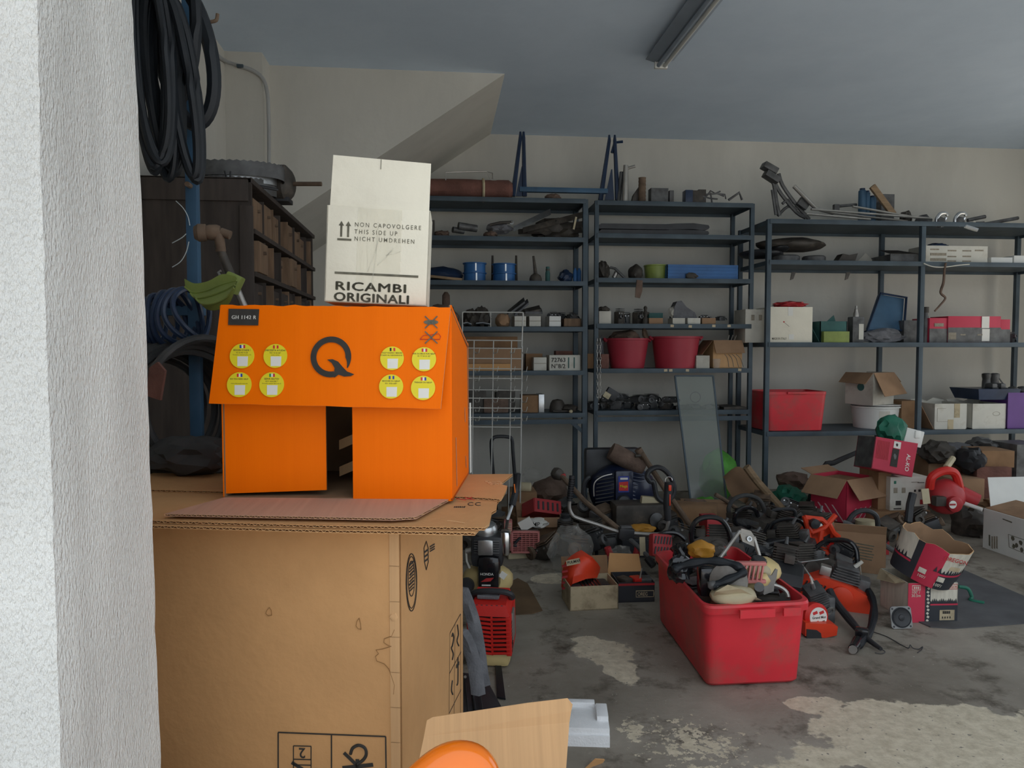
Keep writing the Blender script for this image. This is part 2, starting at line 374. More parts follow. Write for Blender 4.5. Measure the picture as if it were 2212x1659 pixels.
sbox('wall_left', (XL - .2, YIN, 0), (XL, DB, CEIL), 'wall', 'plaster left wall of the garage')
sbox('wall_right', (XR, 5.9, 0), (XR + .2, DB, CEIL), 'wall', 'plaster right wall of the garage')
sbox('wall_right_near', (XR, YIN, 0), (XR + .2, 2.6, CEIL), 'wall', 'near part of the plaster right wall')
sbox('trim_4', (XR, 2.6, 2.9), (XR + .2, 5.9, CEIL), 'wall', 'lintel over the added, unseen side opening on the right')  # unseen opening in the right wall, added so daylight reaches the back
OPX = 5.6
sbox('trim_1', (-.47, YOUT, 3.18), (OPX, YIN, CEIL + .4), 'stucco', 'stucco lintel over the garage opening')
sbox('wall_front', (OPX, YOUT, 0), (9, YIN, CEIL + .4), 'stucco', 'stucco front wall right of the opening')
# sloping underside of a stair along the back wall
a1 = onY(1089, 160, 5.55); a2 = onY(680, 430, 5.55); sl = (a1.z - a2.z) / (a1.x - a2.x)
zl = a1.z - sl * (a1.x - XL)
b = MB(); b.prism([(a1.x + .02, CEIL + .01), (XL, CEIL + .01), (XL, zl)], 5.55, DB + .01)
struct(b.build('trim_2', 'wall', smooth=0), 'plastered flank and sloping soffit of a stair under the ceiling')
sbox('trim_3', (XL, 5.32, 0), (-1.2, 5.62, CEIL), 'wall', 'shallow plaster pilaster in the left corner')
# the door jamb in the foreground: rough hand-trowelled corner
def lerp_tab(tab, z):
    tab = sorted(tab)
    if z <= tab[0][0]: (z0, x0), (z1, x1) = tab[0], tab[1]
    elif z >= tab[-1][0]: (z0, x0), (z1, x1) = tab[-2], tab[-1]
    else:
        for (z0, x0), (z1, x1) in zip(tab, tab[1:]):
            if z0 <= z <= z1: break
    return x0 + (x1 - x0) * max(-.6, min(1.6, (z - z0) / (z1 - z0)))
near = [(p.z, p.x) for p in (onY(83, 0, YOUT), onY(95, 500, YOUT), onY(112, 950, YOUT), onY(135, 1659, YOUT))]
far = [(p.z, p.x) for p in (onY(290, 0, YIN), onY(303, 250, YIN), onY(316, 560, YIN), onY(326, 900, YIN), onY(338, 1250, YIN), onY(352, 1659, YIN))]
b = newmb('stucco'); NZ = 150; rows = []
for i in range(NZ + 1):
    z = 3.9 * i / NZ; jn = .002 * noise.noise(V((3, 0, z * 14))) + .002 * noise.noise(V((9, 0, z * 50)))
    jf = .0018 * noise.noise(V((5, 2, z * 11))) + .0012 * noise.noise(V((1, 7, z * 45)))
    xn, xf = lerp_tab(near, z) + jn, lerp_tab(far, z) + jf; row = [V((-6, YOUT, z)), V((-1.6, YOUT, z)), V((xn - .10, YOUT, z)), V((xn - .012, YOUT, z)), V((xn - .003, YOUT + .003, z))]
    for k in range(1, 12):
        s_ = k / 12; bul = .0008 * noise.noise(V((s_ * 5, 4, z * 4)))
        row.append(V((xn + (xf - xn) * s_ + bul, YOUT + .012 + (YIN - YOUT - .03) * s_, z)))
    row += [V((xf - .002, YIN - .004, z)), V((xf - .02, YIN + .002, z)), V((-6, YIN, z))]
    rows.append(row)
b.rings(rows, True); o = b.build('wall_front_jamb', None, smooth=50); struct(o, 'rough white stucco jamb beside the garage opening'); o.name = 'wall_front_jamb'

K['conduit_grey'] = mat('conduit_grey', (.40, .40, .39), .6)
# conduit on the pilaster and ceiling corner
c = thing('conduit', 'thin grey electrical conduit bending down the corner pilaster', 'conduit', onY(578, 350, 5.30))
pts = [onP(436, 70, V((XL + .02, 0, 0)), V((1, 0, 0))), onP(462, 112, V((XL + .02, 0, 0)), V((1, 0, 0))), onY(490, 133, 5.30), onY(520, 143, 5.30), onY(548, 153, 5.30), onY(568, 170, 5.30), onY(577, 198, 5.30), onY(580, 240, 5.30), onY(581, 300, 5.30), onY(581, 372, 5.30)]
MB().tube(spl(pts, 6), .013, 8).build('pipe', 'conduit_grey', c)
for q in (onY(519, 143, 5.29), onY(581, 357, 5.29)): MB().box(q, (.045, .03, .02), bev=.004).build('clip', 'rack', c)

# fluorescent batten on the ceiling
lx0, lx1, ly0, ly1 = 1.44, 1.62, 3.55, 5.08
t = thing('ceiling_lamp', 'unlit twin-tube fluorescent batten on the ceiling', 'lamp', (1.53, 4.3, CEIL - .1))
MB().box((1.53, 4.31, CEIL - .03), (.07, 1.52, .06), bev=.006).build('batten', 'lamp_body', t)
for s_ in (-1, 1):
    b = MB(); x = 1.53 + s_ * .035
    b.slab([(x, ly0, CEIL - .062), (x, ly1, CEIL - .062), (x + s_ * .065, ly1 + .03, CEIL - .03), (x + s_ * .065, ly0, CEIL - .03)], (0, 0, 1), .003); b.build('reflector', 'lamp_body', t)
    MB().cyl((1.53 + s_ * .022, ly0 + .02, CEIL - .085), (1.53 + s_ * .022, ly1 - .02, CEIL - .085), .014).build('tube', 'lamp_tube' if s_ > 0 else 'lamp_body', t)
for y in (ly0, ly1): MB().box((1.53, y, CEIL - .075), (.09, .03, .05), bev=.005).build('lamp_holder', 'white_plastic', t)
# ================================================================ cartons in the foreground
def corr_sheet(M, w, d, t, name, parent, m='kraft', flutes=True, pitch=.011, poly=None, edge='kraft_light'):
    """corrugated board: two liners and a wavy fluting between them, flutes running in local y; local x 0..w, y 0..d, z 0..t"""
    poly = poly or [(0, 0), (w, 0), (w, d), (0, d)]
    b = newmb(m, M); lt = t * .17
    for z0, z1 in ((0, lt), (t - lt, t)):
        a = [b.bm.verts.new((x, y, z0)) for x, y in poly]; c = [b.bm.verts.new((x, y, z1)) for x, y in poly]
        b.bm.faces.new(a[::-1]); b.bm.faces.new(c); n = len(poly)
        for i in range(n): b.bm.faces.new((a[i], a[(i + 1) % n], c[(i + 1) % n], c[i]))
        b._fin(a + c, None, None)
    o = b.build(name, None, parent, smooth=0)
    if flutes:
        xs0, xs1 = min(p[0] for p in poly), max(p[0] for p in poly); n = int((xs1 - xs0) / pitch * 8); f = newmb(edge, M); R = []
        def yspan(x):
            ys = []
            for (x0, y0), (x1, y1) in zip(poly, poly[1:] + poly[:1]):
                if x0 != x1 and min(x0, x1) <= x <= max(x0, x1): ys.append(y0 + (y1 - y0) * (x - x0) / (x1 - x0))
            return (min(ys), max(ys)) if ys else (0, 0)
        for i in range(n + 1):
            x = xs0 + (xs1 - xs0) * i / n; z = t / 2 + (t / 2 - lt * 1.1) * math.sin(2 * math.pi * x / pitch) * .98
            y0, y1 = yspan(min(max(x, xs0 + 1e-5), xs1 - 1e-5)); y1 = min(y1, y0 + .05)
            R.append([f.bm.verts.new((x, y0 + .0006, z - lt * .45)), f.bm.verts.new((x, y1 - .001, z - lt * .45)), f.bm.verts.new((x, y1 - .001, z + lt * .45)), f.bm.verts.new((x, y0 + .0006, z + lt * .45))])
        for A, B in zip(R, R[1:]):
            for i in range(4): f.bm.faces.new((A[i], B[i], B[(i + 1) % 4], A[(i + 1) % 4]))
        f._fin([v for r in R for v in r], None, None); f.build('fluting', None, o, smooth=0)
    return o

# ---- tall brown carton -------------------------------------------------
ZT = 1.045
BA = math.radians(5.6 + 7.0)
bx_, by_ = V((math.cos(BA), -math.sin(BA), 0)), V((math.sin(BA), math.cos(BA), 0))
nc = onW(865, 1300, 1.50); nc.z = 0                     # near right corner on the floor
fr = onP(1000, 1300, nc, bx_); DEP = (V((fr.x, fr.y, 0)) - nc).dot(by_)
WID = .62
MBX = Matrix((( bx_.x, by_.x, 0, nc.x), (bx_.y, by_.y, 0, nc.y), (0, 0, 1, 0), (0, 0, 0, 1)))  # x right (0 = near right corner), y back
tall = thing('tall_carton', 'tall brown cardboard carton with upside-down handling marks, under the orange box', 'box', nc + bx_ * (-WID / 2) + by_ * (DEP / 2))
b = newmb('kraft', MBX); T = .007
for c_, d_ in (((-WID / 2, T / 2, ZT / 2), (WID, T, ZT)), ((-WID / 2, DEP - T / 2, ZT / 2), (WID, T, ZT)), ((-WID + T / 2, DEP / 2, ZT / 2), (T, DEP, ZT)), ((-T / 2, DEP / 2, ZT / 2), (T, DEP, ZT)), ((-WID / 2, DEP / 2, T / 2), (WID, DEP, T)), ((-WID / 2, DEP / 2, ZT - T), (WID - .02, DEP - .02, T))): b.box(c_, d_, bev=.0015)
b.build('body', None, tall)
fn, fu = -by_, V((0, 0, 1)); fp = nc - by_ * .0012
def onF(px, py): return onP(px, py, fp, by_)
sp_ = nc + bx_ * .0012
def onS(px, py): return onP(px, py, sp_, bx_)
# worn seam strip down the corner, tear, water stains
b = MB(); e0 = nc + fu * 0
for i in range(14):
    z = .05 + i * .073; b.box(MBX @ V((-.012 + .003 * noise.noise(V((i, 0, 0))), -.0007, z)), (.020, .0014, .0745), rot=Matrix.Rotation(-BA, 3, 'Z'))
b.build('edge_strip', 'kraft_light', tall)
MB().blob(onF(852, 1333), (.018, .005, .018), 3, .5, 2, 2).build('tear', 'kraft_light', tall)
def lineF(pts, wd, nm, m, par, on=onF, closed=False):
    q = [on(*p) for p in pts]; b = MB()
    b.tube(q if not closed else q, wd, 4, closed); return b.build(nm, m, par, smooth=0)
K['stain'] = mat('stain_line', (.30, .155, .055), .9)
for pts in ([(852, 1360), (846, 1374), (830, 1380), (829, 1388), (838, 1394), (846, 1396), (826, 1402), (812, 1404), (818, 1412), (811, 1418), (814, 1428), (830, 1434), (840, 1445), (846, 1462), (852, 1480), (850, 1500)], [(776, 1335), (771, 1342), (769, 1352), (773, 1358), (780, 1360), (779, 1348), (776, 1335)], [(582, 1312), (577, 1318), (574, 1325), (579, 1330), (587, 1329), (586, 1318), (582, 1312)]):
    lineF(spl([(x, y, 0) for x, y in pts], 1) and pts, .0007, 'water_stain', 'stain', tall)
# handling marks on the front, upside down as in the photograph
def barF(p, q, wd, par=tall, on=onF, n=by_, m='ink', nm='print'):
    A, B = on(*p), on(*q); d = (B - A).normalized(); s_ = d.cross(V(n)).normalized() * wd / 2
    return MB().slab([A - s_, B - s_, B + s_, A + s_], -V(n), .0005).build(nm, m, par, smooth=0)
for p, q in (((601, 1582), (833, 1591)), ((601, 1582), (601, 1800)), ((833, 1591), (836, 1800)), ((716, 1587), (716, 1800))): barF(p, q, .0028)
for p, q in (((634, 1611), (672, 1612)), ((634, 1611), (634, 1720)), ((672, 1612), (672, 1720)), ((634, 1640), (672, 1641)), ((634, 1652), (672, 1653))): barF(p, q, .002)
text('2', onF(660, 1617), -bx_, -fu, .030, 'ink', tall, 'print', bold=.015)
barF((630, 1647), (700, 1690), .007); barF((684, 1660), (676, 1700), .006)
q = spl([onF(*p) for p in ((757, 1629), (762, 1616), (775, 1610), (788, 1616), (791, 1630), (784, 1642), (772, 1650))], 5); MB().tube(q, .0034, 6).build('print', 'ink', tall)
barF((743, 1626), (786, 1668), .007); barF((740, 1659), (806, 1652), .008); barF((772, 1640), (774, 1690), .008)
# side face prints: oval stamp, diamond mark, pictogram panel
def ovalS(cx, cy, rx, ry, wd, m='ink', nm='stamp'):
    q = [onS(cx + rx * math.cos(a * math.pi / 16), cy + ry * math.sin(a * math.pi / 16)) for a in range(32)]
    return MB().tube(q, wd, 4, True).build(nm, m, tall, smooth=0)
ovalS(889, 1258, 11.5, 62, .0011); ovalS(889, 1258, 10, 56, .0008); ovalS(889, 1250, 7, 38, .0009)
for k in range(9): barF((884 + (k % 2), 1222 + k * 7), (894, 1212 + k * 7), .0026 if k % 3 else .004, on=onS, n=-bx_)
q = [onS(*p) for p in ((921, 1169), (925, 1184), (925, 1214), (921, 1231), (917, 1214), (916, 1184))]; MB().tube(q, .0010, 4, True).build('stamp', 'ink', tall, smooth=0)
for y in (1190, 1200, 1210): barF((917, y + 3), (925, y - 3), .004, on=onS, n=-bx_)
for k, y in enumerate((1178, 1183, 1188)): barF((929, y + 3), (939, y - 3), .0028, on=onS, n=-bx_)
for p, q in (((972, 1368), (995, 1326)), ((972, 1368), (970, 1545)), ((983, 1348), (981, 1545)), ((971, 1455), (996, 1408)), ((971, 1540), (996, 1490)), ((995, 1326), (995, 1540))): barF(p, q, .0018, on=onS, n=-bx_)
for pts in (((976, 1375), (978, 1368), (980, 1378), (977, 1395), (975, 1400), (979, 1412), (977, 1425)), ((988, 1350), (990, 1370), (987, 1384), (991, 1395)), ((977, 1470), (975, 1490), (978, 1500)), ((989, 1420), (989, 1470), (987, 1480))): MB().tube(spl([onS(*p) for p in pts], 4), .0022, 5).build('print', 'ink', tall)
barF((986, 1440), (992, 1432), .010, on=onS, n=-bx_)

# ---- flattened sheets lying on the tall carton ------------------------
def shM(px, py, z, ang): p = onZ(px, py, z); return TR(p, -math.degrees(ang))
OA = math.radians(5.6 + 2.5)
def sheet(nm, label, corners, z, tk, m='kraft', pitch=.0135):
    P = [onZ(px, py, z) for px, py in corners]; o = P[0]; ex = (P[1] - o); ex.z = 0; ang = math.atan2(ex.y, ex.x)
    M = TR(o, math.degrees(ang)); Mi = M.inverted(); poly = [(q.x, q.y) for q in (Mi @ p for p in P)]
    t_ = thing(nm, label, 'cardboard', (P[0] + P[2]) / 2); corr_sheet(M, 0, 0, tk, 'sheet', t_, m, True, pitch, poly); return t_
sheet('cardboard_sheet', 'lower flat sheet of corrugated cardboard under the orange box', [(250, 1139), (700, 1151), (1026, 1157), (1034, 1148), (1060, 1120), (1068, 1090), (1076, 1070), (600, 1060), (330, 1060)], 1.0455, .0058)
sheet('cardboard_sheet', 'upper flat sheet of corrugated cardboard with torn right edge, under the orange box', [(250, 1128), (700, 1141), (1046, 1146), (1057, 1136), (1062, 1112), (1072, 1106), (1074, 1090), (1080, 1082), (1092, 1062), (700, 1050), (330, 1050)], 1.0525, .0058)
sh3 = sheet('cardboard_sheet', 'rear flat sheet of corrugated cardboard with a barcode print, under the orange box', [(250, 1060), (700, 1072), (1010, 1078), (1082, 1083), (1092, 1066), (1096, 1054), (1080, 1050), (1108, 1028), (1070, 1028), (900, 1030), (330, 1026)], 1.0590, .0052)
zz = 1.0590 + .0056
for k in range(6): MB().box(onZ(982 + k * 4.2, 1097 - 2, 1.0590), (.0022 + .001 * (k % 2), .012, .0008), rot=Matrix.Rotation(-OA, 3, 'Z')).build('barcode_bar', 'ink', sh3, smooth=0)
for x in (1018, 1034):
    q = [onZ(x + 7 * math.cos(a), 1089 + 3.2 * math.sin(a), 1.0586) for a in [math.pi * (.3 + .2 * i) for i in range(8)]]; MB().tube(q, .0011, 5).build('mark', 'ink', sh3)
for p, q in (((985, 1077), (1004, 1080)), ((1004, 1080), (1020, 1074)), ((1004, 1074), (1024, 1080))):
    MB().tube([onZ(*p, zz), onZ(*q, zz)], .0009, 4).build('print', 'ink_red', sh3)
# loose straw-like tear on the sheet edge
MB().tube(spl([onZ(968, 1128, 1.059), onZ(966, 1124, 1.064), onZ(990, 1127, 1.062), onZ(1004, 1130, 1.06)], 4), .0007, 4).build('loose_strand', 'kraft_light', sh3)
for k in range(7): MB().blob(onZ(1052 + k * 5, 1040 + (k * 3) % 7, 1.0645), (.014, .02, .004), k, .5, 2.5, 1).build('paper_scrap', 'kraft_light', sh3)

# ---- orange carton -----------------------------------------------------
OW, OH, OD, OHB = .516, .432, .36, .352
ox, oy = V((math.cos(OA), -math.sin(OA), 0)), V((math.sin(OA), math.cos(OA), 0))
ob = onW(728, 1085, 1.65); ZB = 1.0650; ob.z = ZB
MO = Matrix(((ox.x, oy.x, 0, ob.x), (ox.y, oy.y, 0, ob.y), (0, 0, 1, ob.z), (0, 0, 0, 1)))
og = thing('orange_carton', 'open glossy orange carton on its side with a big black Q', 'box', ob + oy * OD / 2)
h = OW / 2; T = .006
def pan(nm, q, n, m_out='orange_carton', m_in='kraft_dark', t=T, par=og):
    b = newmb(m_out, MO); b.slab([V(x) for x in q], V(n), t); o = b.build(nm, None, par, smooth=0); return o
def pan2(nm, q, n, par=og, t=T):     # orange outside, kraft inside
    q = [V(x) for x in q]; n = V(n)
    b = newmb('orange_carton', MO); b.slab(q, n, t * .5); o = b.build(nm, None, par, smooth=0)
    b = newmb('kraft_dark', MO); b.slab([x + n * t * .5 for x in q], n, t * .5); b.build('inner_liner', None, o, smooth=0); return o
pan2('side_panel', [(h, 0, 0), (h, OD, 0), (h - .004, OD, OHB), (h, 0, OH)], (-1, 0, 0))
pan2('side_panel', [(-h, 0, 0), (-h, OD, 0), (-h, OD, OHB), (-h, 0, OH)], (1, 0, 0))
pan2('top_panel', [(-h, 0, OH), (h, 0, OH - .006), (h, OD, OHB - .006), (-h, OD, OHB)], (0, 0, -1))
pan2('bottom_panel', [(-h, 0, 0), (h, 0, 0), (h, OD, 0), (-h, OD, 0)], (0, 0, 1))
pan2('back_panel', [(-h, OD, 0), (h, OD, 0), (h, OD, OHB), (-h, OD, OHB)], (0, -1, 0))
pan2('flap', [(-h, .001, .012), (-.030, .022, .018), (-.030, .022, OH - .015), (-h, .001, OH - .008)], (0, 1, 0))
pan2('flap', [(.038, -.006, .0), (h - .003, -.001, .0), (h - .003, -.001, OH - .012), (.038, -.006, OH - .015)], (0, 1, 0))
# bottom flap folded forward on to the sheets (bare board upwards)
corr_sheet(MO @ Matrix.Translation(V((0, 0, -.0005))), 0, 0, .0050, 'flap', og, 'kraft_pink', True, .011, [(-h - .045, -.172), (.165, -.190), (.208, -.176), (.245, -.02), (.250, -.002), (-h + .004, -.002)])
for za, zb in ((.085, .112), (.018, .046)):
    b = newmb('kraft_light', MO); b.slab([(-.05, .20, za), (.06, .20, zb + .02), (.06, .20, zb + .045), (-.05, .20, za + .024)], (0, 1, 0), .003); b.build('inner_strip', None, og, smooth=0)
# printed top flap hanging over the front
FT = [V((-h + .006, -.006, OH + .001)), V((h - .001, -.006, OH - .006)), V((h - .020, -.034, OH - .225)), V((-h - .012, -.034, OH - .215))]
b = newmb('orange_carton', MO); fnl = (FT[1] - FT[0]).cross(FT[3] - FT[0]).normalized(); fnl = fnl if fnl.y < 0 else -fnl
fq = [MO @ p for p in FT]; FN = (fq[1] - fq[0]).cross(fq[3] - fq[0]).normalized(); FN = FN if FN.y < 0 else -FN
NX, NY = 40, 16; top = []; bot = []
bb = newmb('orange_carton')
for j in range(NY + 1):
    rt = []
    for i in range(NX + 1):
        u, v = i / NX, j / NY; p = (fq[0] * (1 - u) + fq[1] * u) * (1 - v) + (fq[3] * (1 - u) + fq[2] * u) * v
        p += FN * (.0016 * noise.noise(V((u * 6, v * 2, 1)))) + V((0, 0, 1)) * (.004 * noise.noise(V((u * 17, 4, v * 2))) if j in (0,) else (.0015 * noise.noise(V((u * 9, 2, 0))) if j == NY else 0))
        rt.append(p)
    top.append(rt)
vt = [[bb.bm.verts.new(p + FN * .0025) for p in r_] for r_ in top]; vb = [[bb.bm.verts.new(p - FN * .0025) for p in r_] for r_ in top]
for j in range(NY):
    for i in range(NX):
        bb.bm.faces.new((vt[j][i], vt[j][i + 1], vt[j + 1][i + 1], vt[j + 1][i])); f_ = bb.bm.faces.new((vb[j][i], vb[j + 1][i], vb[j + 1][i + 1], vb[j][i + 1])); f_.material_index = bb.mi('kraft')
per = [(0, i) for i in range(NX)] + [(j, NX) for j in range(NY)] + [(NY, i) for i in range(NX, 0, -1)] + [(j, 0) for j in range(NY, 0, -1)]
for a_, c_ in zip(per, per[1:] + per[:1]):
    f_ = bb.bm.faces.new((vt[a_[0]][a_[1]], vb[a_[0]][a_[1]], vb[c_[0]][c_[1]], vt[c_[0]][c_[1]])); f_.material_index = bb.mi('kraft_light')
flap = bb.build('printed_flap', None, og); flap['label'] = 'orange top flap with a black letter Q and eight yellow stickers'
FP = fq[0] + FN * .0048
def onO(px, py): return onP(px, py, FP, FN)
fr_ = (onO(900, 760) - onO(600, 757)).normalized(); fu_ = FN.cross(fr_); fu_ = fu_ if fu_.z > 0 else -fu_
def quadO(pts, m, nm, par=flap, t=.0006, on=None): 
    on = on or onO
    return MB().slab([on(*p) for p in pts], FN, t).build(nm, m, par, smooth=0)
quadO([(494, 667), (560, 668), (558, 703), (493, 702)], 'ink', 'label_panel')
for dx in (0, .0007): text('GH 1142 R', onO(500, 689) + FN * .0009 + fr_ * dx, fr_, fu_, .0115, 'paper_white', flap, sx=.93, space=1.12)
# the Q: a ring with a gap and a swooping tail
qc = onO(715, 771); mq = (onO(815, 771) - onO(715, 771)).length / 100
def qp(x, y): return qc + fr_ * (x * mq) + fu_ * (-y * mq) + FN * .0002
b = MB(); R = []
for i in range(41):
    a = math.radians(28 + (400 - 28 - 60) * i / 40); w_ = .0105 * (1 if i < 34 else 1); ro, ri = 44, 31
    ca, sa = math.cos(a), -math.sin(a)
    R.append((qp(ro * ca * 1.0, -ro * -sa * -1), qp(ri * ca, -ri * -sa * -1)))
R = []
for i in range(45):
    a = math.radians(-33 + 348 * i / 44)          # image angle: 0 = right, counterclockwise up
    ro, ri = 44, 31.5
    if i < 4: ri = 31.5 + (4 - i) * 2.6
    R.append((qp(ro * math.cos(a), -ro * math.sin(a)), qp(ri * math.cos(a), -ri * math.sin(a))))
R = [r_ for k, r_ in enumerate(R) if k < 41]
tailp = [(-8, 6), (4, 5), (16, 10), (26, 21), (36, 31), (52, 37), (44, 41), (30, 42), (18, 38), (10, 44), (2, 43), (8, 34), (9, 24), (2, 13)]
vo = [[b.bm.verts.new(p) for p in r_] for r_ in R]; v2 = [[b.bm.verts.new(p + FN * .0006) for p in r_] for r_ in R]
for k in range(len(R) - 1): b.bm.faces.new((v2[k][0], v2[k + 1][0], v2[k + 1][1], v2[k][1]))
tv = [b.bm.verts.new(qp(x, y) + FN * .0007) for x, y in tailp]; b.bm.faces.new(tv)
for v in [v for r_ in vo for v in r_]: b.bm.verts.remove(v)
b.build('letter_q', 'ink', flap, smooth=0)
# crossed-out knife and blade marks
def barO(p, q, wd, m='ink_grey', par=flap, nm='print'):
    A, B = onO(*p), onO(*q); d = (B - A).normalized(); s_ = d.cross(FN).normalized() * wd / 2
    return MB().slab([A - s_, B - s_, B + s_, A + s_], FN, .0009).build(nm, m, par, smooth=0)
for cy in (696, 729):
    barO((918, cy - 13), (945, cy + 13), .0024); barO((945, cy - 13), (918, cy + 13), .0024)
q = [onO(931 + 16 * math.cos(a * .3927), 696 + 5 * math.sin(a * .3927)) for a in range(16)]
b = MB(); b.bm.faces.new([b.bm.verts.new(x + FN * .0003) for x in q]); b.build('print', 'ink_grey', flap, smooth=0)
for pts in ([(907, 733), (914, 725), (948, 721), (952, 727), (950, 733), (907, 733)],): MB().tube([onO(*p) for p in pts], .0007, 4).build('print', 'ink_red', flap, smooth=0)
# yellow round stickers
ST = [((523, 769), 27, "BESOIN D'AIDE ?", ('flag_blue', 'paper_white', 'flag_red'), ('02.32.96.73.20', 'Du lundi au vendredi de 9h a 17h')), ((595, 769), 26, '¿NECESITA AYUDA?', ('flag_red', 'label_yellow', 'flag_red'), ('925 16 66 66*', 'Lunes a viernes')), ((517, 831), 27, 'DO YOU NEED HELP?', ('flag_red', 'paper_white', 'flag_blue'), ('', 'check online site for more info')), ((587, 831), 27, 'SERVE AIUTO?', ('flag_green', 'paper_white', 'flag_red'), ('0571 624.500 *', 'Da lunedi a venerdi, dalle 9 alle 18')),
      ((847, 774), 25.5, 'HULP NODIG? / BESOIN', ('flag_black', 'label_yellow', 'flag_red'), ("D'AIDE AU DEMARRAGE ?", '')), ((916, 776), 26, 'HAR DU BRUG FOR HJELP?', ('flag_red', 'paper_white', 'flag_red'), ('45 77 54 53 30*', '')), ((845, 835), 26, 'BEHÖVER DU HJÄLP?', ('flag_blue', 'label_yellow', 'flag_blue'), ('031 2026 600*', '')), ((914, 838), 26, 'TRENGER DU HJELP?', ('flag_red', 'paper_white', 'flag_blue'), ('', ''))]
for (cx, cy), r_, s1, fl, sub in ST:
    sk = MB(); sk.disc(onO(cx, cy), r_ * mq, FN, 32, t=.0007); so = sk.build('sticker', 'label_yellow', flap, smooth=0)
    so2 = flap
    for k, m_ in enumerate(fl): quadO([(cx - 6 + k * 4 + 1, cy - r_ * .88), (cx - 2 + k * 4 + 1, cy - r_ * .88), (cx - 2 + k * 4 + 1, cy - r_ * .88 + 7), (cx - 6 + k * 4 + 1, cy - r_ * .88 + 7)], m_, 'flag', so2, t=.0010)
    sz = .0052 if len(s1) < 17 else .0042
    text(s1, onO(cx, cy - r_ * .40) + FN * .001, fr_, fu_, sz, 'ink', so2, align='CENTER', bold=.01)
    for k, s2 in enumerate(sub):
        if s2: text(s2, onO(cx, cy - r_ * .40 + 5.2 + k * 4) + FN * .001, fr_, fu_, .0044 if k == 0 else .0030, 'ink', so2, align='CENTER')
    quadO([(cx - 10, cy + 1), (cx + 13, cy + 1), (cx + 12, cy + 22), (cx - 10, cy + 22)], 'paper_white', 'sticker_panel', so2, t=.0009)
# side print of the orange box
sN = ox; sP = MO @ V((h + .0008, 0, 0))
for pts, wd in ((((985, 945), (987, 1050)), .004), (((1004, 880), (1005, 912)), .005), (((1006, 985), (1007, 1010)), .005)):
    A, B = (onP(*p, sP, ox) for p in pts); s_ = oy * wd / 2; MB().slab([A - s_, B - s_, B + s_, A + s_], ox, .0005).build('print', 'ink_faint', og, smooth=0)
MB().slab([onP(*p, sP, ox) for p in ((1014, 870), (1017, 870), (1018, 1020), (1015, 1022))], ox, .0006).build('print', 'paper_white', og, smooth=0)

# ---- white carton on the orange one -----------------------------------
wc = onP(812, 668, MO @ V((0, .02, 0)), oy); wc.z = ZB + OH + .004
WW, WH, WFL, WD_ = .226, .212, .108, .15
roll = Matrix.Rotation(math.radians(2.4), 4, 'Y')
MW = Matrix.Translation(wc) @ Matrix.Rotation(-OA + math.radians(7.0), 4, 'Z') @ roll
wt = thing('white_carton', 'small white spare-parts carton with raised flap, standing on the orange box', 'box', wc)
b = newmb('white_carton', MW); T = .004; h2 = WW / 2
for c_, d_ in (((0, T / 2, WH / 2), (WW, T, WH)), ((0, WD_ - T / 2, WH / 2), (WW, T, WH)), ((-h2 + T / 2, WD_ / 2, WH / 2), (T, WD_, WH)), ((h2 - T / 2, WD_ / 2, WH / 2), (T, WD_, WH)), ((0, WD_ / 2, T / 2), (WW, WD_, T))): b.box(c_, d_, bev=.0012)
b.build('body', None, wt)
b = newmb('white_carton', MW); b.slab([(-h2 + .006, .002, WH - .001), (h2 - .003, .002, WH - .001), (h2 - .003, .012, WH + WFL - .002), (-h2 + .008, .012, WH + WFL + .004)], (0, 1, 0), .004); fl_ = b.build('flap', None, wt, smooth=0)
b = newmb('ink_grey', MW); b.slab([(-.0006, .0085, WH + WFL - .022), (.0006, .0085, WH + WFL - .022), (.0006, .0104, WH + WFL), (-.0006, .0104, WH + WFL)], (0, -1, 0), .0006); b.build('slit', None, fl_, smooth=0)
b = newmb('white_carton', MW); b.slab([(h2, .004, WH), (h2, WD_ - .01, WH), (h2 + .03, WD_ - .01, WH - .055), (h2 + .014, .01, WH - .05)], (-1, 0, 0), .004)
b = newmb('white_carton', MW); b.slab([(-h2 + .01, WD_ - .004, WH), (h2 - .02, WD_ - .004, WH), (h2 - .02, WD_ + .04, WH + .05), (-h2 + .01, WD_ + .04, WH + .05)], (0, 1, 0), .003); b.build('flap', None, wt, smooth=0)
wr, wu = (MW.to_3x3() @ V((1, 0, 0))), (MW.to_3x3() @ V((0, 0, 1))); wn = MW.to_3x3() @ V((0, -1, 0))
def onC(x, z): return MW @ V((x, -.0010, z))
for dx, dz in ((0, 0), (.0013, 0), (.0026, 0), (.0013, .0008), (.0013, -.0008)):
    text('RICAMBI', onC(-.0925 + dx, .0275 + dz), wr, wu, .0262, 'ink_grey', wt, sx=1.47, space=1.1)
    text('ORIGINALI', onC(-.094 + dx, .0035 + dz), wr, wu, .0262, 'ink_grey', wt, sx=1.24, space=1.07)
def barC(x0, z0, x1, z1, m='ink_grey'): b = newmb(m, MW); b.box(((x0 + x1) / 2, -.0008, (z0 + z1) / 2), (x1 - x0, .0006, z1 - z0)); return b.build('print', None, wt, smooth=0)
barC(-.092, .0622, .0915, .0672)
for k, (s_, z) in enumerate((('NON CAPOVOLGERE', .168), ('THIS SIDE UP', .1525), ('NICHT UMDREHEN', .137))): text(s_, onC(-.052, z), wr, wu, .0135, 'ink_grey', wt, bold=.004, sx=.86, space=1.42)
barC(-.0885, .136, -.058, .1405)
for x in (-.0805, -.0655):
    barC(x - .0022, .144, x + .0022, .170); b = newmb('ink_grey', MW); b.prism([(x - .0058, .1685), (x + .0058, .1685), (x, .1785)], -.0011, -.0005); b.build('print', None, wt, smooth=0)
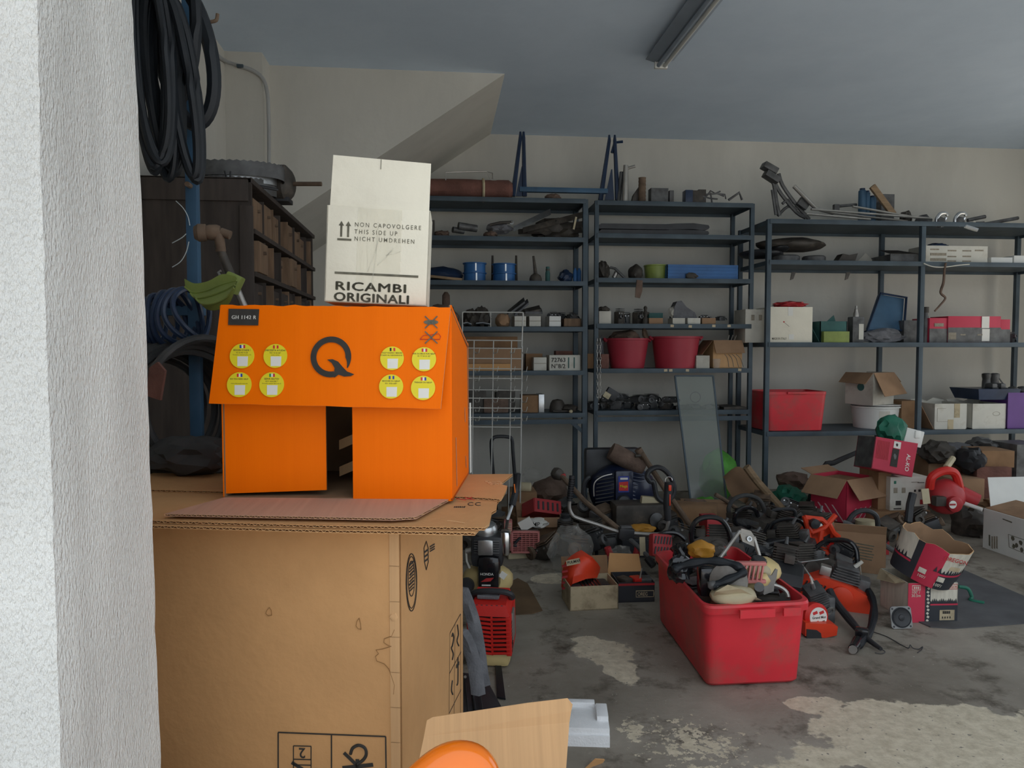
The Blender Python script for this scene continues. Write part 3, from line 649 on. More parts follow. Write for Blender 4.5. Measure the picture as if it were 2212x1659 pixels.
b = newmb('tape', MW)
for i in range(9): b.slab([(-.046 + .003 * noise.noise(V((i, 1, 0))), -.0006, .004 + i * .0228), (.052 + .003 * noise.noise(V((i, 5, 0))), -.0006, .004 + i * .0228), (.050, -.0006, .0268 + i * .0228), (-.045, -.0006, .0268 + i * .0228)], (0, -1, 0), .0004)
b.build('clear_tape', None, wt, smooth=0)
b = newmb('tape', MW)
for x0, z0, x1, z1 in ((-.012, .03, .0, .18), (-.02, .07, .004, .155), (.0, .085, .03, .12), (.022, .11, .034, .125), (.018, .108, .05, .118)): b.tube([V((x0, -.0018, z0)), V(((x0 + x1) / 2 + .003, -.003, (z0 + z1) / 2)), V((x1, -.0018, z1))], .0012, 5)
b.build('tape_crease', None, wt)

# ---- open carton at the bottom edge, with an orange plastic thing in it -
lc = onW(1075, 1600, 1.30)
MC = TR((lc.x, lc.y, 0), -math.degrees(YAW) + 12)
lo = thing('open_carton', 'light brown open carton in front of the tall carton, one flap raised', 'box', (lc.x, lc.y - .2, 0))
hw = .135; zt = .60
b = newmb('kraft_light', MC); T = .006
for c_, d_ in (((0, 0, zt / 2), (2 * hw, T, zt)), ((0, -.36, zt / 2), (2 * hw, T, zt)), ((-hw, -.18, zt / 2), (T, .36, zt)), ((hw, -.18, zt / 2), (T, .36, zt)), ((0, -.18, .004), (2 * hw, .36, T))): b.box(c_, d_)
b.build('body', None, lo, smooth=0)
q = [onW(880, 1760, 1.27), onW(1216, 1760, 1.27), onW(1230, 1560, 1.335), onW(1234, 1536, 1.337), onW(1237, 1522, 1.34), onW(1226, 1508, 1.345), onW(1140, 1518, 1.345), onW(935, 1549, 1.34), onW(922, 1556, 1.338), onW(916, 1590, 1.33)]
n_ = (q[1] - q[0]).cross(q[7] - q[0]).normalized(); b = newmb('kraft_light'); A = [b.bm.verts.new(x) for x in q]; B = [b.bm.verts.new(x - n_ * .006 if n_.y < 0 else x + n_ * .006) for x in q]
b.bm.faces.new(A); b.bm.faces.new(B[::-1])
for i in range(len(q)): b.bm.faces.new((A[i], B[i], B[(i + 1) % len(q)], A[(i + 1) % len(q)]))
b.build('flap', None, lo, smooth=0)
hc = onW(975, 1690, 1.08)
hm = thing('orange_tool', 'glossy orange rounded plastic handle rising from the open carton', 'tool', hc)
q = spl([hc + _r * x + V((0, 0, z)) + _f * y for x, z, y in ((-.12, -.16, .02), (-.085, -.05, .01), (-.02, .022, 0), (.028, .030, 0), (.050, -.01, .0), (.045, -.10, .0), (.03, -.22, .02))], 8)
MB().tube(q, lambda s: .021 + .006 * math.sin(s * 3.14), 14).build('grip', 'handle_orange', hm)
MB().cyl(hc + _r * .03 + V((0, 0, -.24)), hc + _r * .03 + V((0, 0, -.62)), .018).build('shaft', 'black', hm)

# ---- block of polystyrene on the floor --------------------------------
sp0 = onZ(1222, 1612); MS = TR(sp0, -9)
fo = thing('foam_block', 'white polystyrene packing block lying on the concrete floor', 'packing', sp0)
b = newmb('foam', MS); W_ = .155
b.prism([(0, 0), (W_, 0), (W_, .040), (0, .040)], 0, .19)
b.box((W_ / 2, .10, .048), (W_, .18, .03), bev=.004); b.build('block', None, fo)
b = newmb('foam', MS); b.box((W_ - .022, .11, .072), (.042, .10, .02), bev=.004); b.build('raised_lip', None, fo)
b = newmb('foam', MS); b.box((.06, .175, .072), (.10, .03, .02), bev=.004); b.build('raised_lip', None, fo)
cs = onZ(1280, 1655); b = newmb('kraft', TR(cs, 30, 20, 10)); b.prism([(-.05, -.03), (.03, -.02), (.045, .02), (.0, .03)], -.003, .003)
tag(b.build('cardboard_scrap', None, origin=cs), 'torn scrap of brown cardboard on the floor at the bottom edge', 'cardboard')
# ================================================================ left side: cabinet, hoses, trimmer
def onX(px, py, X): return onP(px, py, V((X, 0, 0)), V((1, 0, 0)))
CXF, CY0, CY1 = -.85, 3.55, 5.28
ct = onX(575, 410, CXF).z
cab = thing('parts_cabinet', 'dark wooden parts cabinet with rows of small drawers against the left wall', 'cabinet', ((XL + CXF) / 2, (CY0 + CY1) / 2, 0))
MB().box(((XL + CXF) / 2, CY0 + .012, ct / 2), (CXF - XL - .02, .024, ct)).build('end_panel', 'wood_dark', cab)
MB().box(((XL + CXF) / 2 - .005, CY1 - .012, ct / 2), (CXF - XL - .03, .024, ct)).build('end_panel', 'wood_dark', cab)
MB().box(((XL + CXF) / 2 - .005, (CY0 + CY1) / 2, ct - .0125), (CXF - XL, CY1 - CY0, .025), bev=.004).build('top', 'wood_dark', cab)
MB().box((XL + .02, (CY0 + CY1) / 2, ct / 2), (.02, CY1 - CY0 - .04, ct - .06)).build('back_panel', 'wood_dark', cab)
for c_, d_ in ((((XL + CXF) / 2, CY0 - .008, ct - .06), (CXF - XL - .04, .016, .10)), ((CXF - .03, CY0 - .008, ct / 2 - .06), (.06, .016, ct - .14)), (((XL + CXF) / 2, CY0 - .008, .10), (CXF - XL - .04, .016, .12))): MB().box(c_, d_, bev=.003).build('frame_rail', 'wood_dark', cab)
zr = [onX(580, y, CXF).z for y in (437, 505, 522, 590, 606, 672)]
for z in (zr[1] - .03, zr[3] - .03, zr[5] - .03): MB().box((CXF - .16, (CY0 + CY1) / 2, z), (.32, CY1 - CY0 - .05, .022)).build('shelf', 'wood_dark', cab)
for r_, (z1, z0, m_) in enumerate(((zr[0], zr[1], 'wood_orange'), (zr[2], zr[3], 'wood_orange'), (zr[4], zr[5], 'wood_dark'))):
    n = 8; y = CY0 + .04
    for k in range(n):
        wd = .19 + .02 * math.sin(k * 2.3 + r_)
        if y + wd > CY1 - .03: break
        dx = -.012 + .022 * math.sin(k * 3.1 + r_ * 1.7)
        if (k + r_) % 4 != 3:
            hgt = (z1 - z0) * (.92 + .08 * math.sin(k * 1.9))
            d = MB().box((CXF - .10 + dx, y + wd / 2, z0 + hgt / 2 - .018), (.20, wd - .016, hgt), bev=.003).build('drawer', m_, cab)
            MB().cyl((CXF + dx, y + wd / 2, z0 + hgt * .55), (CXF + dx + .014, y + wd / 2, z0 + hgt * .55), .008, n=8).build('knob', 'rusty', d)
        MB().box((CXF - .10, y + wd - .002, (z1 + z0) / 2 - .015), (.19, .010, z1 - z0)).build('divider', 'wood_orange' if k % 2 else 'wood_dark', cab)
        y += wd
# coiled saw band on the cabinet
sc = onY(490, 412, 3.95); sc.z = ct; sb = thing('saw_band', 'coiled toothed bandsaw blade on the wooden cabinet', 'saw blade', sc)
for k, (r_, z0, h_) in enumerate(((.26, .004, .075), (.245, .05, .085), (.275, .07, .07))):
    b = MB(); n = 96; cen = V((sc.x - .03 + k * .012, sc.y + .05, sc.z + z0)); A = []; B = []
    for i in range(n):
        a = 6.28318 * i / n; rr = r_ + .01 * math.sin(3 * a + k); p = cen + V((rr * math.cos(a), rr * .62 * math.sin(a), .012 * math.sin(a + k))); A.append(p); B.append(p + V((0, 0, h_ + (.006 if i % 2 else 0))))
    va = [b.bm.verts.new(p) for p in A]; vb = [b.bm.verts.new(p) for p in B]
    vc = [b.bm.verts.new(p + (cen - p) * .006) for p in A]; vd = [b.bm.verts.new(p + (cen + V((0, 0, p.z - cen.z)) - p) * .006) for p in B]
    for i in range(n):
        j = (i + 1) % n
        for q in ((va[i], va[j], vb[j], vb[i]), (vc[j], vc[i], vd[i], vd[j]), (vb[i], vb[j], vd[j], vd[i]), (va[j], va[i], vc[i], vc[j])): b.bm.faces.new(q)
    b.build('band', 'steel' if k == 1 else 'dark_part2', sb)
MB().tube(spl([onY(485, 369, 3.72), onY(489, 385, 3.72), onY(488, 398, 3.72), onY(496, 401, 3.72), onY(498, 370, 3.72)], 5), .005, 6).build('hanging_chain', 'black', sb)
MB().tube(spl([onY(430, 384, 3.73), onY(490, 388, 3.72), onY(560, 402, 3.75), onY(600, 410, 3.8)], 6), .007, 6).build('drive_chain', 'black', sb)
mc = onY(620, 425, 4.15); mo = thing('small_motor', 'dark round electric motor with projecting shaft on the wooden cabinet', 'motor', (mc.x - .06, mc.y, ct))
MB().lathe([(.02, 0), (.085, .01), (.10, .06), (.10, .16), (.07, .19), (.05, .2)], frame((mc.x - .16, mc.y, ct + .10), (1, -.1, .0)), 20).build('casing', 'dark_part', mo)
MB().cyl((mc.x + .03, mc.y - .02, ct + .10), (mc.x + .19, mc.y - .035, ct + .10), .012).build('shaft', 'rusty', mo)
MB().box((mc.x - .06, mc.y, ct + .012), (.16, .12, .024), bev=.004).build('foot', 'black', mo)

# blue steel stand with hooks, hoses hanging on it
PY = 2.40; pt = onY(404, 0, PY); pb = onY(424, 640, PY); PXc = (pt.x + pb.x) / 2
st = thing('hose_stand', 'blue square-tube steel stand with rod hooks, holding black hoses', 'stand', (PXc, PY, 0))
MB().box((PXc, PY, 1.38), (.034, .034, 2.76), bev=.003).build('upright', 'blue_paint', st)
MB().box((PXc - .14, PY, 2.745), (.40, .034, .034), bev=.003).build('cross_bar', 'blue_paint', st)
MB().box((PXc - .05, PY, .02), (.44, .40, .04), bev=.004).build('foot', 'blue_paint', st)
MB().box((PXc - .12, PY, 1.52), (.30, .030, .030), bev=.003).build('arm', 'blue_paint', st)
h0 = onY(418, 36, PY); MB().tube(spl([h0 + V((-.05, 0, .01)), h0 + V((0, -.01, 0)), onY(430, 46, PY - .02), onY(445, 48, PY - .02), onY(462, 46, PY - .02), onY(468, 42, PY - .02), onY(470, 30, PY - .02)], 4), .0055, 8).build('hook', 'rusty', st)
for z in (1.9, 2.1): MB().cyl((PXc, PY - .02, z), (PXc, PY - .05, z), .008, n=8).build('peg', 'rusty', st)
def loop(cx, cy, rx, ry, Y, r, nm, label, m='rubber', tilt=0., turns=1, dy=.02, grp=None):
    c0 = onY(cx, cy, Y); t = thing(nm, label, 'hose', c0); s = mpp(Y)
    for k in range(turns):
        pts = []
        for i in range(40):
            a = 6.28318 * i / 40; x = rx * math.cos(a) * (1 + .05 * math.sin(k * 2.1 + 2 * a)); y = ry * math.sin(a) * (1 + .03 * k)
            x2 = x * math.cos(tilt) - y * math.sin(tilt); y2 = x * math.sin(tilt) + y * math.cos(tilt)
            pts.append(c0 + V(((x2 + k * 4 * math.sin(k * 1.3)) * s, dy * k + .02 * math.sin(a + k), -(y2 + k * 2) * s)))
        MB().tube(pts, r * (1 + .1 * math.sin(k)), 8, True).build('turn', m, t)
    return t
loop(402, 120, 50, 134, 2.30, .021, 'hose_loop', 'thick black rubber hose loop hanging nearest the conduit', tilt=-.10)
loop(372, 70, 46, 150, 2.26, .017, 'hose_loop', 'slim black hose loop hanging beside the blue post', tilt=.12)
loop(322, 110, 32, 205, 2.16, .011, 'hose_coil', 'bunch of black hoses hanging right beside the stucco jamb', turns=6, tilt=-.05, dy=.012)
loop(345, 170, 24, 170, 2.22, .013, 'hose_coil', 'long dark hose turns hanging behind the bunch at the jamb', turns=3, tilt=-.06)
loop(390, 190, 20, 175, 2.20, .012, 'belt_loop', 'narrow drive belts hanging in front of the blue post', turns=2, tilt=-.10)
# coils of wire and hose lower down, on the stand's arm
def coil(cx, cy, rpx, Y, ax, n, r, nm, label, m, w=.2):
    c0 = onY(cx, cy, Y); R = rpx * mpp(Y); t = thing(nm, label, 'coil', c0); ax = V(ax).normalized(); M = frame(c0, ax)
    for k in range(n):
        rr = R * (.80 + .20 * abs(math.sin(k * 2.7))); off = (k / max(1, n - 1) - .5) * w
        pts = [M @ V((rr * math.cos(6.28318 * i / 36), rr * math.sin(6.28318 * i / 36) * (1 + .03 * math.sin(k)), off + .012 * math.sin(2 * 6.28318 * i / 36 + k))) for i in range(36)]
        MB().tube(pts, r, 7, True).build('turn', m, t)
    return t
coil(395, 880, 138, 2.30, (.75, -.55, .1), 11, .011, 'wire_coil', 'large dark coil of hose behind the orange box', 'rubber_worn', .24)
coil(372, 690, 58, 2.32, (.9, -.35, .2), 7, .008, 'cable_coil', 'small coil of dark blue cable above the large coil', 'blue_dark', .16)
tp = onY(338, 822, 2.05); tg = MB(TR(tp, -20, 0, 8)); tg.prism([(-.022, -.045), (.02, -.05), (.026, .03), (0, .05), (-.024, .03)], -.004, .004); tag(tg.build('leather_tag', 'maroon_cloth', origin=tp), 'brown leather flap with wires in front of the large coil', 'tag')
bgp = onZ(375, 1040, 1.07); bo = MB().blob((bgp.x, bgp.y + .14, 1.064 + .05), (.24, .16, .11), 5, .3, 2.2, 3, flat=.45, crease=.3).build('plastic_bag', 'rubber_worn', origin=(bgp.x, bgp.y, 1.064)); tag(bo, 'crumpled dark plastic bag behind the jamb on the cardboard sheets', 'bag')

# string trimmer standing head up
TY = 2.25; th = onY(430, 502, TY); t1 = onY(462, 508, TY); t2 = onY(532, 672, TY + .02); dirv = (t2 - t1).normalized()
tr = thing('string_trimmer', 'string trimmer standing head up with a green guard behind the orange box', 'trimmer', (t2 + dirv * 1.6))
M = frame(th + V((.03, 0, 0)), (-1, -.15, -.06)); MB(M).lathe([(.0, -.03), (.019, -.03), (.023, -.02), (.023, .0), (.020, .008), (.025, .01), (.026, .03), (.018, .042), (0, .043)], None, 20).build('line_head', 'rusty', tr)
MB().tube([t1 + V((-.02, 0, .012)), t1 + V((.015, 0, -.002)), t1 + dirv * .05], lambda s: .017 - .002 * s, 12).build('gearbox', 'rusty', tr)
MB().cyl(t1 + V((.02, 0, .01)), t1 + V((.047, 0, .0)), .013).build('gear_boss', 'rusty', tr)
MB().cyl(t1 + dirv * .03, t1 + dirv * .12, .013).build('clamp_sleeve', 'dark_part', tr)
MB().cyl(t1 + dirv * .1, t1 + dirv * 1.65, .0105).build('shaft', 'alu', tr)
MB().tube([t1 + dirv * .11 + V((-.02, -.01, 0)), t1 + dirv * .115 + V((-.03, -.01, 0)), t1 + dirv * .125 + V((-.024, -.01, -.01))], .004, 6).build('eyelet', 'steel', tr)
b = newmb('olive'); gp = [[(398, 602), (420, 612), (450, 607), (480, 592), (508, 597)], [(400, 620), (418, 632), (448, 628), (478, 615), (512, 606)], [(412, 634), (424, 644), (450, 640), (484, 628), (508, 616)], [(424, 645), (436, 656), (458, 656), (488, 644), (506, 622)], [(432, 654), (446, 668), (466, 670), (492, 658), (506, 628)]]
G = [[onY(x, y, TY - .06 + .05 * math.cos(j * .9) * (1 if j % 2 else .7) - .02 * i) for i, (x, y) in enumerate(r_)] for j, r_ in enumerate(gp)]
for lay in (0, .006):
    vs = [[b.bm.verts.new(p + V((0, lay, 0))) for p in spl(r_, 4)] for r_ in G]
    for A, B in zip(vs, vs[1:]):
        for i in range(len(A) - 1): b.bm.faces.new((A[i], A[i + 1], B[i + 1], B[i]))
b.build('guard', None, tr)
for j in (1, 2, 3): MB().tube([p + V((0, -.003, 0)) for p in spl(G[j], 4)], .0028, 5).build('guard_rib', 'olive', tr)
MB().box(onY(503, 612, TY - .02), (.045, .05, .055), rot=Matrix.Rotation(.45, 3, 'Y'), bev=.006).build('guard_clamp', 'olive', tr)
K['line'] = mat('trimmer_line', (.45, .5, .5), .4)
for pts in ([(410, 487), (406, 468), (396, 450), (380, 434)], [(402, 505), (392, 514), (372, 525)], [(408, 522), (402, 545), (390, 565), (372, 577)]): MB().tube(spl([onY(x, y, TY - .03) for x, y in pts], 5), .0013, 5).build('cutting_line', 'line', tr)
# ================================================================ metal shelving along the back wall
def rack(label, x0, x1, yf, yr, levels, pw=.036, mid=None, over=.0):
    r = thing('steel_shelving', label, 'shelving', ((x0 + x1) / 2, (yf + yr) / 2, 0)); top = max(levels)
    xs = [x0, x1] + (mid or [])
    for x in xs:
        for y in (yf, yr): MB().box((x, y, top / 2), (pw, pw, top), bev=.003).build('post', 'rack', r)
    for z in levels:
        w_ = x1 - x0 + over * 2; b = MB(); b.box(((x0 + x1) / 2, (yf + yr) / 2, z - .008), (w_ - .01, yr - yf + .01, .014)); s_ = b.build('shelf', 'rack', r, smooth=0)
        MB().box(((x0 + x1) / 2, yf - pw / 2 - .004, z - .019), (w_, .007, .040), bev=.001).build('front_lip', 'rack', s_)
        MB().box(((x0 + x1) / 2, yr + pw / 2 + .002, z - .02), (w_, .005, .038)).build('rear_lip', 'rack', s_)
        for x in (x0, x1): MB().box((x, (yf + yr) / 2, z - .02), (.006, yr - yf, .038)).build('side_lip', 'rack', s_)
    return r
YF, YR, YF3 = 6.42, 6.86, 6.25
def zat(px, py, Y): return onY(px, py, Y).z
xm0, xm1 = onY(1287.5, 700, YF).x, onY(1621, 700, YF).x
LM = [zat(1450, y, YF) for y in (437, 507, 602, 700, 796, 886)]
RM = rack('middle steel shelving unit with the two red buckets', xm0, xm1, YF, YR, LM)
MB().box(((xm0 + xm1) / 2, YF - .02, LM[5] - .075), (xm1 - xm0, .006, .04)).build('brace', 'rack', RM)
xl1 = onY(1263, 700, YF).x; xl0 = xl1 - (xm1 - xm0)
LL = [zat(1100, y, YF) for y in (428, 512, 607, 706, 801, 893)]
RL = rack('left steel shelving unit half hidden by the orange box', xl0, xl1, YF, YR, LL, .044)
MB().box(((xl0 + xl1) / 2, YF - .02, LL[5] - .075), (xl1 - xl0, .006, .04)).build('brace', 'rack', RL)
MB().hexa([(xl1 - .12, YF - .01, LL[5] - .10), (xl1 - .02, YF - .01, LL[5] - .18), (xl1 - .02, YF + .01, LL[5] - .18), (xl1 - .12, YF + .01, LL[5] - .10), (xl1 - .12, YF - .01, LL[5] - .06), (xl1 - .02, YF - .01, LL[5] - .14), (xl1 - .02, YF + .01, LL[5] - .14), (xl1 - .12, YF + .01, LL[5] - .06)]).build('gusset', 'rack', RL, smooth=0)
xr0, xrm = onY(1657.5, 700, YF3).x, onY(1988, 700, YF3).x; xr1 = xrm + (xrm - xr0)
LR = [zat(1900, y, YF3) for y in (478, 565, 740, 930)]
RR = rack('right steel shelving unit with the red bin and white boxes', xr0, xr1, YF3, YR, LR, .040, [xrm])
K['sticker_pale'] = mat('sticker_pale', (.55, .45, .30), .7)
for px, py in ((1452, 704), (1491, 705), (1542, 704), (1575, 704), (1438, 800), (1449, 800), (1485, 800), (1598, 799)):
    p = onY(px, py, YF - .028); MB().box((p.x, p.y, p.z), (.030, .001, .022), rot=Matrix.Rotation(.1 * math.sin(px), 3, 'Y')).build('shelf_sticker', 'sticker_pale', RM, smooth=0)

# ---- generic builders for what lies on the shelves --------------------
def span(px0, px1, Y): return onY(px0, 700, Y).x, onY(px1, 700, Y).x
def box_on(nm, label, px0, px1, ptop, z, Y, d, m, cat='box', group=None, lid=None, inner=None, tilt=0, openb=False, bev=.002):
    """closed or open box whose front stands at depth Y on a shelf of height z"""
    x0, x1 = span(px0, px1, Y); h_ = zat((px0 + px1) / 2, ptop, Y) - z
    if h_ < .015: h_ = .015
    c = V(((x0 + x1) / 2, Y + d / 2, z)); M = TR(c, tilt); w_ = x1 - x0
    t = thing(nm, label, cat, c, group)
    if openb:
        T = .006; b = newmb(m, M)
        for cc, dd in (((0, -d / 2 + T / 2, h_ / 2), (w_, T, h_)), ((0, d / 2 - T / 2, h_ / 2), (w_, T, h_)), ((-w_ / 2 + T / 2, 0, h_ / 2), (T, d, h_)), ((w_ / 2 - T / 2, 0, h_ / 2), (T, d, h_)), ((0, 0, T / 2), (w_, d, T))): b.box(cc, dd)
        b.build('body', None, t, smooth=0)
    else:
        MB(M).box((0, 0, h_ / 2), (w_, d, h_), bev=bev).build('body', m, t)
    if lid: MB(M).box((0, 0, h_ - .018), (w_ + .008, d + .008, .03), bev=.002).build('lid', lid, t)
    if inner: inner(t, M, w_, d, h_)
    return t, M, w_, d, h_
def lump(nm, label, px0, px1, ptop, z, Y, m, cat, d=None, seed=1, amp=.3, freq=2.2, crease=.25, group=None, pbot=None, flat=.38):
    x0, x1 = span(px0, px1, Y); zt_ = zat((px0 + px1) / 2, ptop, Y); z = z if pbot is None else zat((px0 + px1) / 2, pbot, Y); w_ = x1 - x0; d = d or w_ * .7; h_ = max(.03, zt_ - z)
    b = MB(); b.blob((0, 0, 0), (w_ * 1.05, d, h_ * 1.25), seed, amp, freq, 3, flat=flat, crease=crease); lo = min(v.co.z for v in b.bm.verts); hi = max(v.co.z for v in b.bm.verts)
    for v in b.bm.verts: v.co = V((v.co.x + (x0 + x1) / 2, v.co.y + Y + d / 2, z + (v.co.z - lo) / (hi - lo) * h_))
    return tag(b.build(nm, m, origin=((x0 + x1) / 2, Y + d / 2, z)), label, cat, group)
def casting(nm, label, c, sz, seed, m='dark_part', rz=0, rx=0, ry=0, cat='machine part', group=None, m2='dark_part2', fins=True):
    """greasy engine part: a bevelled block with cooling fins, a bore, bolts and a pipe stub"""
    r_ = random.Random(seed); M = TR(c, rz, rx, ry); a, b_, h_ = sz; t = thing(nm, label, cat, V(c), group)
    MB(M).box((0, 0, h_ * .35), (a * .8, b_ * .8, h_ * .7), bev=min(sz) * .12).build('block', m, t)
    k = r_.randint(0, 3)
    if fins:
        b = MB(M)
        for i in range(5): b.box((a * .1, 0, h_ * (.45 + .1 * i)), (a * .62, b_ * .7, h_ * .035), bev=min(sz) * .01)
        b.build('fins', m2, t)
    MB(M).lathe([(a * .16, 0), (a * .2, h_ * .08), (a * .2, h_ * .22), (a * .1, h_ * .25), (a * .1, h_ * .1)], frame((-a * .22, -b_ * .38, h_ * (.3 + .1 * k)), (-.2, -1, .1 * k)), 14).build('bore_flange', m2, t)
    MB(M).tube(spl([(a * .3, 0, h_ * .4), (a * .5, -b_ * .1, h_ * .5), (a * .55, -b_ * .3, h_ * .35), (a * .45, -b_ * .5, h_ * .1)], 4), min(sz) * .07, 7).build('pipe_stub', 'rubber', t)
    for i in range(3): MB(M).cyl((a * (-.3 + .3 * i), -b_ * .4, h_ * .6), (a * (-.3 + .3 * i), -b_ * .44, h_ * .6), min(sz) * .05, n=6).build('bolt', 'steel', t)
    return t
def heap(px0, px1, ptop, z, Y, n, seed, lab, grp, d=.25, small=.09):
    """a row of separate oily parts on a shelf"""
    r_ = random.Random(seed); x0, x1 = span(px0, px1, Y); zt_ = zat((px0 + px1) / 2, ptop, Y)
    for i in range(n):
        x = x0 + (x1 - x0) * (i + .5) / n; s = (x1 - x0) / n * 1.15
        casting('machine_part', lab[i % len(lab)], (x, Y + d * (.3 + .5 * (i % 2)), z), (s, s * .8, (zt_ - z) * r_.uniform(.65, 1.05)), seed * 31 + i, m=r_.choice(['dark_part', 'dark_part2', 'rubber_worn']), rz=r_.uniform(-40, 40), rx=0, group=grp)

Z = LL
# --- left unit, top board
rl = onY(930, 403, 6.45); rt = thing('rolled_tarp', 'rolled brown tarpaulin on top of the left shelving', 'tarp', (rl.x + .3, 6.55, Z[0]))
x0, x1 = span(905, 1107, 6.5); r_ = (zat(1000, 388, 6.5) - Z[0]) / 2 + .005; b = MB(); R = []
for i in range(26):
    x = x0 + (x1 - x0) * i / 25; k = 1 if 0 < i < 25 else .75
    R.append([V((x, 6.55 + r_ * 1.3 * k * math.cos(a * .3927) * (1 + .06 * noise.noise(V((x * 4, a * .6, 0)))), Z[0] + r_ + r_ * k * math.sin(a * .3927) * (1 + .10 * noise.noise(V((x * 5, a * .5, 3)))))) for a in range(16)])
b.rings(R); b.build('roll', 'maroon_cloth', rt)
MB().tube([V((onY(1044, 400, 6.5).x, 6.55 + r_ * 1.36 * math.cos(a * .3927), Z[0] + r_ + r_ * 1.06 * math.sin(a * .3927))) for a in range(16)], .012, 6, True).build('strap', 'cream', rt)
wf = thing('bent_wire_frame', 'thin bent wire frame resting on the rolled tarpaulin', 'wire frame', onY(1000, 388, 6.5))  # thin bent wire frame, not a hanger
MB().tube([onY(963, 392, 6.48), onY(963, 372, 6.48), onY(1051, 370, 6.48), onY(1060, 388, 6.5), onY(1072, 390, 6.5)], .006, 6).build('rod', 'alu', wf)
MB().tube([onY(1051, 371, 6.48), onY(1064, 374, 6.6), onY(1064, 386, 6.6)], .005, 6).build('rod', 'alu', wf)
# blue forked stand spanning two units
fs = thing('forked_stand', 'blue steel stand with two tall forked uprights and a bar, on the shelving', 'stand', onY(1210, 425, 6.55))
for (bx0, bx1, by, tx0, tx1, ty) in ((1108, 1133, 424, 1124, 1131, 283), (1297, 1334, 432, 1316, 1328, 290)):
    Y = 6.55; q = [onY(bx0, by, Y), onY(bx1, by, Y), onY(tx1, ty + 14, Y), onY(tx0, ty + 14, Y)]
    b = MB(); w2 = .012
    for a_, c_ in ((q[0], q[3]), (q[1], q[2])): b.tube([a_, c_, c_ + V((0, 0, .05))], lambda s: .022 - .013 * s, 6)
    b.build('upright', 'blue_dark', fs)
    b = MB(); b.slab([q[0] * .75 + q[1] * .25, q[1] * .8 + q[0] * .2, q[2] * .6 + q[3] * .4 + V((0, 0, -.25)), q[3] * .6 + q[2] * .4 + V((0, 0, -.25))], (0, 1, 0), .012); b.build('web_plate', 'blue_dark', fs)
a_, c_ = onY(1122, 411, 6.55), onY(1312, 412, 6.55); MB().box((a_ + c_) / 2, ((c_ - a_).length, .05, .042), bev=.004).build('bar', 'blue_paint', fs)
a_, c_ = onY(1328, 308, 6.57), onY(1345, 306, 6.57); MB().tube([onY(1322, 330, 6.56), a_, c_], .014, 6).build('hook_arm', 'blue_dark', fs)
lump('rag', 'small dark rag on the left shelving beneath the blue bar', 1178, 1212, 415, Z[0], 6.45, 'brown_cloth', 'rag', .12, 3)
# --- left unit, second board
box_on('small_box', 'dark little box beside the white carton, second board of the left shelving', 905, 940, 475, Z[1], 6.5, .15, 'dark_part')
lump('cloth_bundle', 'pale crumpled cloth bundle on the second board of the left shelving', 938, 972, 494, Z[1], 6.44, 'brown_cloth', 'cloth', .15, 4)
t = thing('grease_gun', 'grey-blue pair of short metal cylinders on the second board of the left shelving', 'cylinder', onY(1000, 507, 6.45))
for (xa, ya, xb, yb, r_) in ((978, 496, 1002, 500, .026), (990, 488, 1030, 494, .034)): MB().cyl(onY(xa, ya, 6.46), onY(xb, yb, 6.50), r_, r_ * .9, 14).build('barrel', 'dark_part2', t)
t = thing('tool_pouch', 'dark grey tool pouch with a ring handle on the second board', 'tool bag', onY(1080, 507, 6.45))
MB().blob(onY(1078, 494, 6.52), (.24, .16, .10), 8, .3, 2, 3, crease=.3).build('pouch', 'grey_cloth', t); MB().tube([onY(1105 + 4 * math.cos(a), 480 + 4 * math.sin(a), 6.45) for a in [i * .628 for i in range(10)]], .004, 6, True).build('ring', 'steel', t)
MB().tube([onY(1058, 486, 6.45), onY(1080, 481, 6.44), onY(1104, 480, 6.45)], .012, 6).build('grip', 'dark_part', t)
lump('oily_rag', 'oily brown rag at the foot of the tool pouch, second board', 1046, 1075, 496, Z[1], 6.42, 'brown_cloth', 'rag', .1, 12)
for k, (xa, ya, xb, yb) in enumerate(((1110, 500, 1190, 464), (1130, 503, 1262, 470), (1140, 504, 1266, 490), (1120, 506, 1258, 503))):
    p, q = onY(xa, ya, 6.44 + .03 * k), onY(xb, yb, 6.5 + .03 * k); b = MB(); d_ = (q - p); b.slab([p, q, q + V((0, .03, .06)), p + V((0, .03, .05))], (0, 1, .1), .008 + .004 * k)
    tag(b.build('guide_bar', 'steel' if k == 0 else 'dark_part', origin=p, smooth=0), ['bright-edged saw guide bar leaning on the second board of the left shelving', 'upper dark guide bar of the leaning bundle, second board left', 'middle dark guide bar of the leaning bundle, second board left', 'lowest dark guide bar of the leaning bundle, second board left'][k], 'saw bar', 'guide bars leaning on the second board')
lump('chain_pile', 'dark pile of saw chains at the right end of the second board, left shelving', 1150, 1252, 462, Z[1], 6.50, 'dark_part', 'chains', .3, 9, .2, 6, .5)
tg_ = onY(1242, 482, 6.43); tag(MB(TR(tg_, 0, 0, 12)).box((0, 0, 0), (.016, .004, .11)).build('paper_tag', 'cream', origin=tg_), 'narrow cream paper tag on the chain pile', 'tag')
